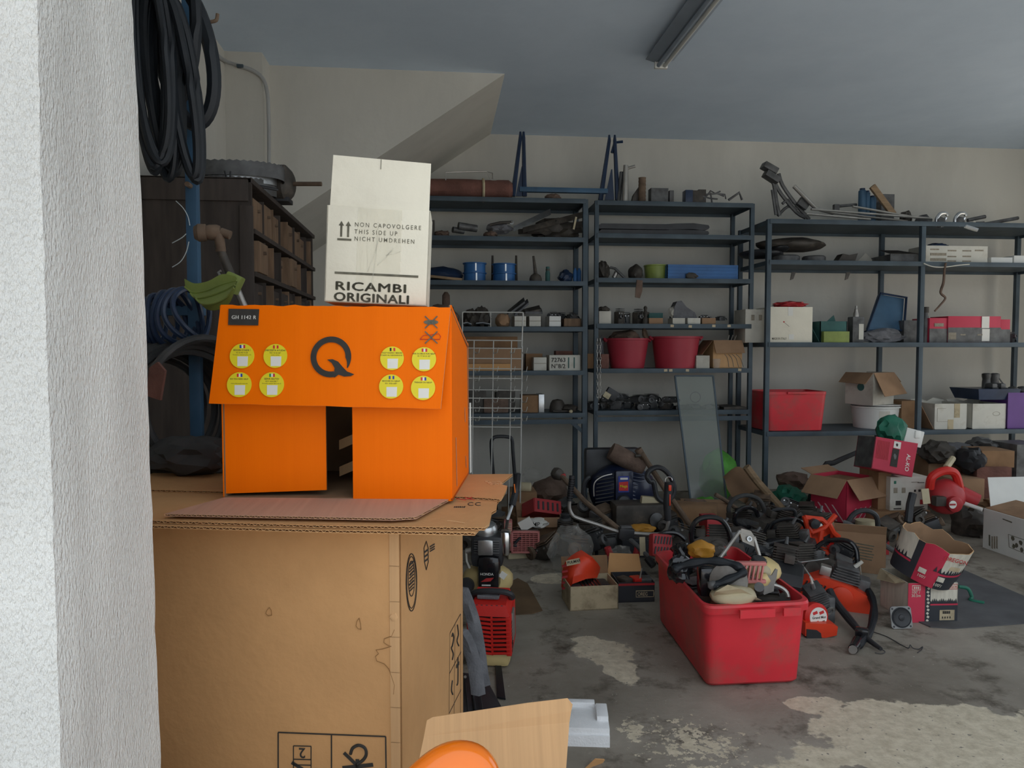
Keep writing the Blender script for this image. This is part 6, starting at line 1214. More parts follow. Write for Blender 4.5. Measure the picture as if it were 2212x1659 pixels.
MB().tube([P(1543, 1222, 3.10), P(1598, 1147, 3.2)], .008, 9).build('leg', 'alu', tb); MB().tube([P(1640, 1200, 3.18), P(1628, 1160, 3.2)], .009, 9).build('leg', 'alu', tb)
b = MB(); b.slab([P(1598, 1150, 3.2), P(1602, 1142, 3.2), P(1622, 1147, 3.2), P(1634, 1165, 3.2), P(1632, 1180, 3.2), P(1606, 1172, 3.2)][:4], (0, 1, 0), .012); b.build('plate', 'alu', tb, smooth=0)
b = MB(); b.slab([P(1598, 1150, 3.19), P(1634, 1162, 3.19), P(1632, 1182, 3.19), P(1604, 1170, 3.19)], (0, 1, 0), .012); b.build('plate', 'alu', tb, smooth=0)
MB().lathe([(.012, 0), (.012, .006), (.007, .006), (.007, .0)], frame(P(1618, 1164, 3.185), (0, -1, .2)), 14).build('boss', 'steel', tb)
tc_ = thing('fuel_tank', 'cream and brown fuel tank with a ribbed black cap in the red tote', 'tank', P(1650, 1240, 3.1)); MB().blob(P(1648, 1232, 3.12), (.15, .15, .12), 6, .12, 1.5, 3).build('shell', 'tank', tc_); MB().blob(P(1640, 1236, 3.05), (.10, .10, .08), 16, .12, 1.5, 3).build('patch', 'cream', tc_)
M = frame(P(1638, 1217, 3.06), (.1, -.35, 1)); MB(M).lathe([(.029, 0), (.030, .004), (.030, .022), (.026, .026), (0, .026)], None, 26).build('cap', 'black', tc_)
for k in range(12): a = k * .5236; MB(M).box((.030 * math.cos(a), .030 * math.sin(a), .013), (.004, .004, .018)).build('cap_rib', 'black', tc_)
MB().box(P(1605, 1222, 3.0), (.045, .002, .016), rot=Matrix.Rotation(.12, 3, 'Y')).build('label_plate', 'paper_white', tc_)
tf = thing('forked_bracket', 'worn steel forked bracket at the front right of the red tote', 'bracket', P(1655, 1265, 2.98)); b = MB(frame(P(1654, 1256, 2.97), (0, -1, .25), (1, 0, .2))); poly = [(-.065, .035), (-.055, .04), (-.03, .018), (.0, .022), (.03, .02), (.055, .042), (.062, .036), (.045, .0), (.03, -.02), (.02, -.045), (-.025, -.05), (-.04, -.02)]
va = [b.bm.verts.new((x, y, 0)) for x, y in poly]; vb = [b.bm.verts.new((x, y, .008)) for x, y in poly]; b.bm.faces.new(va[::-1]); b.bm.faces.new(vb)
for i in range(len(poly)): b.bm.faces.new((va[i], va[(i + 1) % 12], vb[(i + 1) % 12], vb[i]))
b._fin(va + vb, None, None); b.build('plate', 'cast', tf, smooth=0); MB().cyl(P(1640, 1275, 2.95), P(1640, 1268, 2.90), .020, n=12).build('pivot', 'dark_part2', tf)
tag(MB().tube(arcpts(P(1666, 1288, 2.98), (1, 0, 0), (0, .6, .8), .075, -10, 190, 16, .05), .009, 8).build('steel_hoop', 'alu', origin=P(1666, 1290, 2.98)), 'thin steel hoop against the right wall of the red tote', 'hoop')
tag(MB().lathe([(.02, 0), (.03, .02), (.03, .10), (.02, .12)], frame(P(1605, 1275, 3.0), (.8, -.2, .5)), 16).build('brass_tube', 'tank', origin=P(1605, 1275, 3.0)), 'short brass-coloured tube beside the pink-vented engine', 'tube')
for k, (u, v) in enumerate(((.2, .25), (.5, .35), (.8, .3), (.25, .55), (.55, .6), (.8, .6), (.3, .85), (.65, .85))):
    casting('tote_part', ['greasy part deep in the red tote, front left', 'greasy part deep in the red tote, front middle', 'greasy part deep in the red tote, front right', 'greasy part in the red tote, left of the aluminium bracket', 'greasy part in the red tote, under the aluminium bracket', 'greasy part in the red tote, right of the aluminium bracket', 'greasy part at the far left end of the red tote', 'greasy part at the far right end of the red tote'][k], B(u, v, .20), (.15, .15, .15 + .02 * (k % 3)), 200 + k, rz=k * 37, group='greasy parts in the red tote')

# ---- right of the bin: recoil starter, finned cylinder, chainsaw --------
t = thing('recoil_starter', 'red pull-starter housing with a round white badge beside the red tote', 'starter', onZ(1765, 1380)); c0 = P(1764, 1332, 3.42); M = frame(c0, (.15, -1, .1))
MB(M).lathe([(.060, -.05), (.066, -.03), (.066, .0), (.052, .012), (0, .012)], None, 26).build('housing', 'red', t); MB(M).lathe([(.048, .012), (.048, .015), (0, .015)], None, 24).build('badge', 'paper_white', t)
for x, y, m_ in ((-.018, .022, 'flag_red'), (.018, .022, 'flag_red'), (-.012, -.026, 'red_orange'), (.022, -.026, 'ink')): MB(M).box((x, y, .0155), (.026, .014, .001), rot=Matrix.Rotation(.3, 3, 'Z')).build('badge_mark', m_, t)
xr_ = (M.to_3x3() @ V((1, 0, 0))); yr_ = M.to_3x3() @ V((0, 1, 0)); text('Grand Mot', M @ V((-.036, -.006, .0165)), xr_ if xr_.x > 0 else -xr_, yr_ if yr_.z > 0 else -yr_, .017, 'ink', t, bold=.01)
b = MB(TR(onZ(1745, 1382) + V((0, .06, 0)), -4)); b.prism([(0, .01), (.10, .0), (.155, .012), (.16, .055), (.13, .068), (0, .075)], -.04, .05); b.build('foot_guard', 'red_orange', t)
b = MB(TR(onZ(1745, 1380) + V((0, .055, 0)), -4)); b.prism([(0, .0), (.075, .0), (.07, .025), (.05, .04), (0, .045)], -.05, -.036); b.build('dark_insert', 'black', t)
t = thing('finned_cylinder', 'grey finned engine cylinder with a spark plug beside the red tote', 'cylinder', onZ(1760, 1345)); M = frame(P(1762, 1287, 3.55), (-.35, -.25, .8)); b = MB(M)
for k in range(8): b.box((0, 0, -.05 + k * .014), (.10 - .004 * abs(k - 3), .095, .006), bev=.002)
b.box((0, 0, -.01), (.06, .06, .11)); b.build('fins', 'dark_part2', t); MB(M).cyl((0, 0, .05), (0, 0, .085), .012, .010, 8).build('plug_base', 'steel', t); MB(M).cyl((0, 0, .085), (0, 0, .125), .007, .005, 8).build('spark_plug', 'old_white', t)
MB(M).lathe([(.024, 0), (.026, .012), (.016, .012), (.016, 0)], frame((.03, -.05, -.07), (.3, -1, -.3)), 16).build('exhaust_port', 'alu', t); MB().box(P(1768, 1312, 3.58), (.12, .12, .14), bev=.012).build('crankcase', 'dark_part2', t)
chainsaw('orange chainsaw body with an arched black handle, nearest the torn chain box', onZ(1825, 1318) + V((-.02, .10, .02)), rz=-28, rx=0, ry=12, s=1.15, handle=False, rear=False)
t = thing('arched_handlebar', 'tall arched black handlebar rising over the nearest orange chainsaw', 'handlebar', onZ(1850, 1300)); MB().tube(spl([P(1748, 1222, 4.05), P(1757, 1192, 4.02), P(1780, 1171, 4.0), P(1812, 1166, 3.95), P(1838, 1172, 3.9), P(1850, 1190, 3.88), P(1853, 1225, 3.86), P(1858, 1262, 3.84)], 6), .0135, 10).build('tube', 'black_gloss', t); MB().cyl(P(1853, 1222, 3.86), P(1856, 1244, 3.85), .0142, n=10).build('chrome_sleeve', 'chrome', t)
MB().tube([P(1858, 1262, 3.84), onZ(1862, 1318)], .013, 8).build('tube', 'black', t)
t = thing('throttle_rod', 'thin bright rod with a bent end leaning over the finned cylinder', 'rod', P(1755, 1260, 3.75)); MB().tube([P(1718, 1208, 3.8), P(1732, 1219, 3.76), P(1760, 1258, 3.7)], .0045, 7).build('rod', 'alu', t); MB().tube([P(1706, 1218, 3.85), P(1790, 1207, 3.9)], .004, 6).build('rod', 'steel', t)
t = thing('trimmer_wand', 'black trimmer wand and rubber hose lying on the floor before the speaker', 'wand', onZ(1850, 1370))
MB().tube(spl([onZ(1792, 1275, .12), onZ(1805, 1300, .08), onZ(1835, 1338, .045), onZ(1868, 1375, .03), onZ(1903, 1402, .018)], 6), lambda s: .020 - .011 * max(0, s - .5) * 2, 10).build('wand_tube', 'black', t)
MB().tube(spl([P(1858, 1250, 3.8), P(1878, 1280, 3.7), P(1888, 1315, 3.55), onZ(1880, 1360, .03), onZ(1862, 1385, .025), onZ(1848, 1398, .022)], 6), lambda s: .019 + .002 * math.sin(s * 30), 10).build('rubber_hose', 'rubber', t)
MB().cyl(onZ(1853, 1385, .025), onZ(1843, 1402, .025), .026, .022, 14).build('connector', 'black_gloss', t); MB().lathe([(.020, 0), (.020, .004), (.014, .004)], frame(onZ(1842, 1403, .025), (-.2, -1, 0)), 14).build('ring', 'chrome', t)
MB().box(onZ(1862, 1368, .04), (.06, .05, .05), rot=Matrix.Rotation(-.6, 3, 'Z'), bev=.01).build('joint', 'black_gloss', t)
MB().tube(spl([onZ(1903, 1402, .012), onZ(1912, 1408, .006), onZ(1905, 1412, .004), onZ(1890, 1410, .004)], 4), .002, 5).build('thin_wire', 'black', t)
tag(MB().tube(spl([onZ(1880, 1363, .004), onZ(1915, 1375, .004), onZ(1945, 1392, .004), onZ(1962, 1400, .004), (onZ(1966, 1393, .012)), onZ(1972, 1400, .004), onZ(1985, 1402, .004), onZ(1993, 1397, .01), onZ(1990, 1404, .004), onZ(1982, 1410, .004)], 5), .0022, 5).build('bent_wire', 'black', origin=onZ(1940, 1390)), 'thin bent black wire on the floor before the speaker', 'wire')

# ---- chain cartons, speaker, mat ---------------------------------------
t = thing('rubber_mat', 'dark flat rubber mat on the floor at the right, under the chain cartons', 'mat', onZ(2100, 1320))
q = [onZ(1978, 1342), onZ(2010, 1356), onZ(2060, 1359), onZ(2260, 1345), onZ(2260, 1310), onZ(2080, 1232), onZ(2000, 1260)]; b = MB(); va = [b.bm.verts.new(x + V((0, 0, .001))) for x in q]; vb = [b.bm.verts.new(x + V((0, 0, .006))) for x in q]; b.bm.faces.new(vb); b.bm.faces.new(va[::-1])
for i in range(7): b.bm.faces.new((va[i], va[(i + 1) % 7], vb[(i + 1) % 7], vb[i]))
b.build('sheet', 'mat_grey', t, smooth=0)
K['chain_white'] = mat('chain_box_white', (.62, .58, .48), .75, var=.12, scale=9, dirt=(.35, .30, .22), damt=.3, dscale=9, stretch=(6, 6, 1))
K['chain_black'] = mat('chain_box_black', (.03, .033, .04), .6, var=.2)
def deco_box(t, M, w_, d, h_, full=True):
    f = -d / 2 - .0012
    def q(x0, x1, z0, z1, m_, nm='print', dy=0.): MB(M).box((-w_ / 2 + (x0 + x1) / 2 * w_, f - dy, (z0 + z1) / 2 * h_), ((x1 - x0) * w_, .0012, (z1 - z0) * h_)).build(nm, m_, t, smooth=0)
    q(0, .34, 0, 1, 'magenta', 'red_panel'); q(.34, .45, 0, 1, 'chain_black', 'chain_strip'); q(.45, 1, 0, .47, 'chain_black', 'dark_panel'); q(.45, 1, .43, .475, 'magenta', 'red_stripe', .0006)
    b = MB(M)
    for k in range(15):
        x = -w_ / 2 + (.46 + .036 * k) * w_; hh = h_ * (.08 + .06 * abs(math.sin(k * 2.4))); b.prism([(x - .008, h_ * .47), (x + .008, h_ * .47), (x, h_ * .47 + hh)], f - .0012, f - .0002)
    b.build('tree_line', 'chain_black', t, smooth=0)['kind'] = 'stuff'
    for k in range(11): MB(M).box((-w_ / 2 + (.395 + .012 * (k % 2)) * w_, f - .001, h_ * (.05 + .09 * k)), (.012, .001, .011), rot=Matrix.Rotation(.6, 3, 'Y')).build('chain_link_print', 'chain_white', t, smooth=0)
    R3 = M.to_3x3(); X, Zv = R3 @ V((1, 0, 0)), R3 @ V((0, 0, 1))
    def tx(s_, x, z, sz, m_, bold=.01, sx=1.): return text(s_, M @ V((-w_ / 2 + x * w_, f - .0026, z * h_)), X, Zv, sz, m_, t, bold=bold, sx=sx)
    MB(M).box((-w_ / 2 + .85 * w_, f - .0010, .90 * h_), (w_ * .27, .0012, .028), bev=.0005).build('logo_plate', 'red_dull', t, smooth=0); MB(M).box((-w_ / 2 + .85 * w_, f - .0016, .90 * h_), (w_ * .25, .0012, .022), bev=.0005).build('logo_plate', 'chain_white', t, smooth=0)
    tx('OREGON', .737, .865, .019, 'ink_red', .012, .80)
    if full:
        MB(M).box((-w_ / 2 + .16 * w_, f - .001, .885 * h_), (w_ * .17, .001, .026)).build('chain_icon', 'chain_white', t, smooth=0); MB(M).box((-w_ / 2 + .16 * w_, f - .0016, .885 * h_), (w_ * .15, .001, .019)).build('chain_icon', 'magenta', t, smooth=0)
        for k in range(3): MB(M).box((-w_ / 2 + (.12 + .04 * k) * w_, f - .002, .885 * h_), (.007, .001, .012)).build('chain_icon', 'chain_white', t, smooth=0)
        tx("100' /", .06, .74, .020, 'chain_white'); tx('30.5m', .06, .655, .020, 'chain_white')
    MB(M).box((-w_ / 2 + .79 * w_, f - .001, .18 * h_), (w_ * .30, .001, h_ * .26)).build('paper_label', 'dirty_carton', t, smooth=0)
    for k in range(12): MB(M).box((-w_ / 2 + (.70 + .013 * k) * w_, f - .0017, .25 * h_), (.0015 + .001 * (k % 3), .001, h_ * .07)).build('barcode_bar', 'ink', t, smooth=0)
    for k in range(4): MB(M).box((-w_ / 2 + (.70 + .05 * k) * w_, f - .0017, .12 * h_), (.006, .001, h_ * .05)).build('barcode_bar', 'ink', t, smooth=0)
wl, dl, hl = .262, .26, .205; cl = (onZ(1958, 1342) + onZ(2075, 1346)) / 2; Ml = TR((cl.x, cl.y + dl / 2, .0), -3); t = thing('chain_carton', 'square saw-chain carton with red panel and tree line, the lower one', 'box', (cl.x, cl.y + dl / 2, 0))
b = newmb('chain_white', Ml); T = .004
for cc, dd in (((0, -dl / 2 + T / 2, hl / 2), (wl, T, hl)), ((0, dl / 2 - T / 2, hl / 2), (wl, T, hl)), ((-wl / 2 + T / 2, 0, hl / 2), (T, dl, hl)), ((wl / 2 - T / 2, 0, hl / 2), (T, dl, hl)), ((0, 0, .004), (wl, dl, T))): b.box(cc, dd)
b.build('body', None, t, smooth=0); deco_box(t, Ml, wl, dl, hl)
text('OREGON', Ml @ V((-wl / 2 - .002, .11, hl * .80)), Ml.to_3x3() @ V((0, -1, 0)), (0, 0, 1), .024, 'ink_red', t, bold=.012)
b = newmb('dirty_carton', Ml); b.slab([(-wl / 2, -dl / 2 + .02, hl), (-wl / 2, dl / 2, hl), (-wl / 2 - .02, dl / 2, hl - .06), (-wl / 2 - .03, -dl / 2 + .06, hl - .02)], (-1, 0, .2), .003); b.build('flap', None, t, smooth=0)
# the upper, round-cornered one, torn open and tipped
cu_ = P(2003, 1240, 3.62); cu_.z = hl + .012; Mu = TR((cu_.x - .03, cl.y + .11, hl + .012), -14, 10, 17, 1.08); t = thing('torn_chain_carton', 'torn-open round saw-chain carton tipped on top of the square one', 'box', (cu_.x, cl.y + .14, hl))
N_ = 28; hu = .20
def rad(a): return .135 * (1 + .10 * abs(math.cos(2 * a)) ** 3)
def tear(i): return .012 * noise.noise(V((i * .9, 2, 0))) + .008 * math.sin(i * 1.7)
lv = [0, .36, .41, .44, 1.0]; mm = ['chain_black', 'magenta', 'chain_black', 'chain_white']
bu = newmb('chain_white', Mu)
ringv = [[Mu @ V((rad(6.28318 * i / N_) * math.cos(6.28318 * i / N_) * (1 + .10 * l), rad(6.28318 * i / N_) * math.sin(6.28318 * i / N_) * (1 + .10 * l), hu * l + (tear(i) if l == 1 else 0))) for i in range(N_)] for l in lv]
RV = [[bu.bm.verts.new(p) for p in r_] for r_ in ringv]
IV = [[bu.bm.verts.new(p + (Mu @ V((0, 0, hu * l)) - p) * .03) for p in r_] for r_, l in zip(ringv, lv)]
for k in range(4):
    for i in range(N_):
        j = (i + 1) % N_; f_ = bu.bm.faces.new((RV[k][i], RV[k][j], RV[k + 1][j], RV[k + 1][i])); a = 360. * i / N_
        f_.material_index = bu.mi('magenta') if 225 <= a < 262 else (bu.mi('chain_black') if 212 <= a < 225 else (bu.mi(mm[k]) if mm[k] != 'chain_white' else 0))
        f_ = bu.bm.faces.new((IV[k][i], IV[k + 1][i], IV[k + 1][j], IV[k][j])); f_.material_index = bu.mi('kraft_mid')
for i in range(N_): j = (i + 1) % N_; f_ = bu.bm.faces.new((RV[4][i], RV[4][j], IV[4][j], IV[4][i])); f_.material_index = bu.mi('kraft_light')
bu.bm.faces.new(RV[0][::-1]); f_ = bu.bm.faces.new(IV[0]); f_.material_index = bu.mi('kraft_dark')
bu.build('body', None, t, smooth=50)
b = MB(Mu)
for k in range(30):
    a = math.radians(150 + k * 7); 
    if 212 < math.degrees(a) < 262: continue
    r_ = rad(a) * 1.052; p = V((r_ * math.cos(a), r_ * math.sin(a), hu * .43)); tq = V((-math.sin(a), math.cos(a), 0)) * .008; hh = hu * (.08 + .07 * abs(math.sin(k * 2.1))); v_ = [b.bm.verts.new(Mu @ (p - tq)), b.bm.verts.new(Mu @ (p + tq)), b.bm.verts.new(Mu @ V((p.x * 1.012, p.y * 1.012, p.z + hh)))]; b.bm.faces.new(v_)
b.build('tree_line', 'chain_black', t, smooth=0)['kind'] = 'stuff'
def onU(a, z, out=1.045): a = math.radians(a); r_ = rad(a) * (1 + .10 * z) * 1.006; return Mu @ V((r_ * math.cos(a), r_ * math.sin(a), hu * z))
def txU(s_, a, z, sz, m_, bold=.012, sx=1.): ar = math.radians(a); R3 = Mu.to_3x3(); p = onU(a, z); n = R3 @ V((math.cos(ar), math.sin(ar), 0)); X = R3 @ V((-math.sin(ar), math.cos(ar), 0)); return text(s_, p + n * .007, X, R3 @ V((0, 0, 1)), sz, m_, t, bold=bold, sx=sx, align='CENTER')
txU('OREGON', 284, .80, .030, 'ink_red'); txU('D33', 304, .72, .026, 'ink_grey'); txU("100'/", 274, .10, .022, 'chain_white'); txU("100'/", 246, .16, .020, 'chain_white')
for a in (244, 276): ar = math.radians(a); Mf = frame(onU(a, .28 if a > 250 else .32), Mu.to_3x3() @ V((math.cos(ar), math.sin(ar), 0)), Mu.to_3x3() @ V((-math.sin(ar), math.cos(ar), 0))); MB(Mf).box((0, 0, .002), (.036, .026, .002), bev=.0006).build('chain_icon', 'chain_white', t); 
ar = math.radians(291); Mf = frame(onU(293, .60), Mu.to_3x3() @ V((math.cos(ar), math.sin(ar), 0)), Mu.to_3x3() @ V((-math.sin(ar), math.cos(ar), 0))); MB(Mf).box((0, 0, .003), (.062, .022, .002), bev=.0008).build('hand_hole_label', 'dirty_carton', t)
K['speaker_grey'] = mat('speaker_grey', (.26, .26, .25), .5); t = thing('loudspeaker', 'round bare loudspeaker in a grey frame leaning on the square chain carton', 'speaker', onZ(1950, 1360)); c0 = onZ(1950, 1360) + V((0, .02, .055)); M = frame(c0 + V((0, 0, .0)), (-.05, -1, .22))
b = MB(M); r4 = .054; pr = [(r4 * s1 * (1 if k else .82), r4 * s2 * (.82 if k else 1)) for s1, s2, k in ((1, 1, 0), (-1, 1, 0), (-1, 1, 1), (-1, -1, 1), (-1, -1, 0), (1, -1, 0), (1, -1, 1), (1, 1, 1))]; va = [b.bm.verts.new((x, y, 0)) for x, y in pr]; vb = [b.bm.verts.new((x, y, .008)) for x, y in pr]; b.bm.faces.new(va[::-1]); b.bm.faces.new(vb)
for i in range(8): b.bm.faces.new((va[i], va[(i + 1) % 8], vb[(i + 1) % 8], vb[i]))
b._fin(va + vb, None, None); b.build('frame', 'speaker_grey', t, smooth=0); MB(M).lathe([(.046, .009), (.044, .013), (.036, .0095), (.016, .0088), (.014, .012), (.001, .015)], None, 28).build('cone', 'black', t); MB(M).lathe([(.050, .008), (.050, .012), (.046, .012), (.046, .008)], None, 28, cap=False).build('surround', 'rubber', t)
for s1 in (-1, 1):
    for s2 in (-1, 1): MB(M).cyl((s1 * .043, s2 * .043, .006), (s1 * .043, s2 * .043, .0095), .005, n=8).build('screw_hole', 'black', t)
MB(M).lathe([(.03, 0), (.03, -.03), (.022, -.04)], None, 18).build('magnet', 'dark_part2', t)
p = onZ(2090, 1300); tag(MB().tube(spl([p + V((-.02, .05, .07)), p + V((.03, .04, .06)), p + V((.04, .02, .02)), p + V((.02, .0, .008)), p + V((.06, -.05, .008))], 5), .010, 8).build('hose_end', 'green_dark', origin=p), 'dark curled hose end behind the square chain carton', 'hose')

# ---- big white carton at the right edge --------------------------------
xw = 3.83; y1w, y0w = onZ(2122, 1182).y, 4.0; hw_ = onP(2127, 1098, V((xw, 0, 0)), V((1, 0, 0))).z
t = thing('white_crate_box', 'large white printed carton standing open at the right edge', 'box', (xw + .25, (y0w + y1w) / 2, 0)); b = newmb('white_plastic'); T = .006; wq = .5
for cc, dd in (((xw, (y0w + y1w) / 2, hw_ / 2), (T, y1w - y0w, hw_)), ((xw + wq, (y0w + y1w) / 2, hw_ / 2), (T, y1w - y0w, hw_)), ((xw + wq / 2, y0w, hw_ / 2), (wq, T, hw_)), ((xw + wq / 2, y1w, hw_ / 2), (wq, T, hw_)), ((xw + wq / 2, (y0w + y1w) / 2, .005), (wq, y1w - y0w, T))): b.box(cc, dd)
b.build('body', None, t, smooth=0)
b = newmb('kraft_mid'); b.slab([(xw + .01, y0w, hw_), (xw + .01, y1w, hw_), (xw + .24, y1w, hw_ + .05), (xw + .24, y0w, hw_ + .05)], (0, 0, 1), .004); b.build('flap', None, t, smooth=0)
b = newmb('white_plastic'); b.slab([(xw + .05, y1w, hw_), (xw + wq - .02, y1w, hw_), (xw + wq - .02, y1w + .10, hw_ + .20), (xw + .10, y1w + .10, hw_ + .20)], (0, 1, 0), .004); b.build('flap', None, t, smooth=0)
def pX(px, py): return onP(px, py, V((xw - .004, 0, 0)), V((1, 0, 0)))
for q in ([(2166, 1120), (2186, 1127), (2186, 1130), (2166, 1122)], [(2136, 1155), (2139, 1156), (2139, 1180), (2136, 1178)]): MB().slab([pX(*p) for p in q], (-1, 0, 0), .001).build('print', 'ink_grey', t, smooth=0)
for a_, c_ in (((2178, 1154), (2212, 1166)), ((2178, 1154), (2180, 1182)), ((2180, 1182), (2214, 1196))): MB().tube([pX(*a_), pX(*c_)], .0015, 4).build('print', 'ink_grey', t)
for px, py in ((2188, 1163), (2196, 1178), (2205, 1172), (2207, 1188), (2190, 1180)): MB().blob(pX(px, py), (.002, .03, .03), px, .4, 2, 2).build('print', 'ink_grey', t)
for px in (2142, 2147, 2152): MB().slab([pX(px, 1158), pX(px + 3, 1159), pX(px + 3, 1186), pX(px, 1184)], (-1, 0, 0), .001).build('print', 'ink_faint', t, smooth=0)
# ================================================================ heap on the floor before the shelving
def tubeT(nm, label, cat, pts, r, m, Y=None, n=9, closed=False, part='tube', group=None, sm=6):
    q = [P(*p) if len(p) == 3 else P(p[0], p[1], Y) for p in pts]; t = thing(nm, label, cat, q[0], group); MB().tube(spl(q, sm, closed), r, n, closed).build(part, m, t); return t
def blobT(nm, label, cat, px0, px1, py0, py1, Y, m, d=None, seed=1, amp=.28, freq=2.2, crease=.3, group=None):
    a, c = P(px0, py1, Y), P(px1, py0, Y); d = d or (c.x - a.x) * .8; o = V(((a.x + c.x) / 2, Y, a.z)); return tag(MB().blob(((a.x + c.x) / 2, Y, (a.z + c.z) / 2), (c.x - a.x, d, c.z - a.z), seed, amp, freq, 3, crease=crease).build(nm, m, origin=o), label, cat, group)
def cbox(nm, label, px0, px1, ptop, Y, d, m, z=0., rz=0., openb=True, flaps=(), fm=None, cat='box', pbot=None):
    x0, x1 = P(px0, 1100, Y).x, P(px1, 1100, Y).x; zt = P((px0 + px1) / 2, ptop, Y).z; z = z if pbot is None else P((px0 + px1) / 2, pbot, Y).z; h_ = zt - z; w_ = x1 - x0; c = V(((x0 + x1) / 2, Y + d / 2, z)); M = TR(c, rz); t = thing(nm, label, cat, c); T = .005
    b = newmb(m, M)
    if openb:
        for cc, dd in (((0, -d / 2 + T / 2, h_ / 2), (w_, T, h_)), ((0, d / 2 - T / 2, h_ / 2), (w_, T, h_)), ((-w_ / 2 + T / 2, 0, h_ / 2), (T, d, h_)), ((w_ / 2 - T / 2, 0, h_ / 2), (T, d, h_)), ((0, 0, T / 2), (w_, d, T))): b.box(cc, dd)
        b.build('body', None, t, smooth=0)
    else: b.box((0, 0, h_ / 2), (w_, d, h_), bev=.003); b.build('body', None, t)
    for side, ang, ln in flaps:
        ca, sa = math.cos(math.radians(ang)) * ln, math.sin(math.radians(ang)) * ln       # ang above horizontal, outwards
        q = {'f': [(-w_ / 2, -d / 2, h_), (w_ / 2, -d / 2, h_), (w_ / 2, -d / 2 - ca, h_ + sa), (-w_ / 2, -d / 2 - ca, h_ + sa)], 'b': [(-w_ / 2, d / 2, h_), (w_ / 2, d / 2, h_), (w_ / 2, d / 2 + ca, h_ + sa), (-w_ / 2, d / 2 + ca, h_ + sa)], 'l': [(-w_ / 2, -d / 2, h_), (-w_ / 2, d / 2, h_), (-w_ / 2 - ca, d / 2, h_ + sa), (-w_ / 2 - ca, -d / 2, h_ + sa)], 'r': [(w_ / 2, -d / 2, h_), (w_ / 2, d / 2, h_), (w_ / 2 + ca, d / 2, h_ + sa), (w_ / 2 + ca, -d / 2, h_ + sa)]}[side]
        n_ = (V(q[1]) - V(q[0])).cross(V(q[3]) - V(q[0])).normalized(); b = newmb(fm or m, M); b.slab(q, n_, .004); b.build('flap', None, t, smooth=0)
    return t, M, w_, d, h_

# ---- nearest on the left: brushcutter engine, four-stroke engine --------
e0 = P(1063, 1360, 3.35); t = thing('brushcutter_engine', 'red brushcutter engine cover with slotted grille and cream tank, nearest the tall carton', 'engine', onZ(1065, 1455)); M = TR(onZ(1066, 1440) + V((0, .06, .045)), -12, 10) @ Matrix.Diagonal((1, 1, .80, 1))
wv = .185; dv_ = .17
def tb(x0, x1, y0, y1, z0, z1): return [(x0[0], y0, z0), (x1[0], y0, z0), (x1[0], y1, z0), (x0[0], y1, z0), (x0[1], y0, z1), (x1[1], y0, z1), (x1[1], y1, z1), (x0[1], y1, z1)]
MB(M).box((.0, 0, .155), (wv * .86, dv_ * .86, .22), bev=.012).build('engine_core', 'black', t)
# red shell: frame plus separate bars leaving real slots
for x in (-wv / 2 + .009, .012, wv / 2 - .009): MB(M).box((x, -dv_ / 2, .16), (.018 if x != .012 else .010, .010, .23), bev=.003).build('grille_post', 'red', t)
for k in range(9):
    for x0_, x1_ in ((-wv / 2, .01), (.01, wv / 2)): MB(M).box(((x0_ + x1_) / 2, -dv_ / 2 - .001, .058 + k * .0255), ((x1_ - x0_), .010, .013), rot=Matrix.Rotation(.10 if x0_ < 0 else -.08, 3, 'Y'), bev=.003).build('grille_bar', 'red', t)
for s in (-1, 1):
    b = MB(M); b.box((s * wv / 2, .0, .16), (.010, dv_, .24), bev=.004); b.build('side_shell', 'red', t)
    for k in range(8): MB(M).box((s * (wv / 2 + .005), -.05, .07 + k * .024), (.003, .05, .008), rot=Matrix.Rotation(.3, 3, 'X')).build('side_slot', 'black', t)
MB(M).hexa([(-wv / 2, -dv_ / 2, .275), (wv / 2, -dv_ / 2, .275), (wv / 2, dv_ / 2, .275), (-wv / 2, dv_ / 2, .275), (-wv / 2 + .02, -dv_ / 2 + .03, .325), (wv / 2 - .02, -dv_ / 2 + .03, .325), (wv / 2 - .02, dv_ / 2, .335), (-wv / 2 + .02, dv_ / 2, .335)]).build('top_cover', 'red', t)
for k in range(6): MB(M).box((-.055 + k * .022, -dv_ / 2 + .020, .303), (.009, .004, .045), rot=Matrix.Rotation(-.5, 3, 'X')).build('top_slot', 'black', t)
MB(M).tube(spl([(-.08, .02, .32), (-.075, .0, .355), (-.02, -.01, .375), (.05, -.01, .375), (.085, .0, .355), (.09, .02, .32)], 5), .016, 9).build('carry_handle', 'black', t); MB(M).box((-.01, .0, .345), (.10, .05, .025), bev=.01).build('grey_insert', 'grey_cloth', t)
MB(M).box((.0, -.01, .005), (wv * .92, dv_ * .8, .085), bev=.025).build('fuel_tank', 'tank', t); MB(M).box((wv / 2 + .006, -.03, .20), (.012, .06, .16), bev=.004).build('side_plate', 'alu', t)
t = thing('four_stroke_engine', 'black four-stroke engine with chrome muffler and cream tank, above the red brushcutter engine', 'engine', onZ(1050, 1320)); Yh = 3.75
M = TR(P(1054, 1276, Yh), -8, s=1.1); s = mpp(Yh)
MB(M).blob((.0, .02, .05), (.24, .20, .16), 4, .06, 1.4, 3).build('fuel_tank', 'tank', t); MB(M).cyl((-.09, -.08, .05), (-.095, -.115, .06), .036, .034, 18).build('filler_cap', 'black', t)
MB(M).box((.01, -.06, .11), (.105, .09, .16), bev=.03).build('front_cowl', 'black_gloss', t); MB(M).box((.0, .0, .20), (.15, .14, .15), bev=.03).build('crankcase', 'black', t)
MB(M).lathe([(.052, 0), (.055, .015), (.055, .05), (.045, .065), (.02, .072), (0, .072)], frame((-.01, .0, .255), (0, -.25, 1)), 24).build('valve_cover', 'steel', t); b = MB(M)
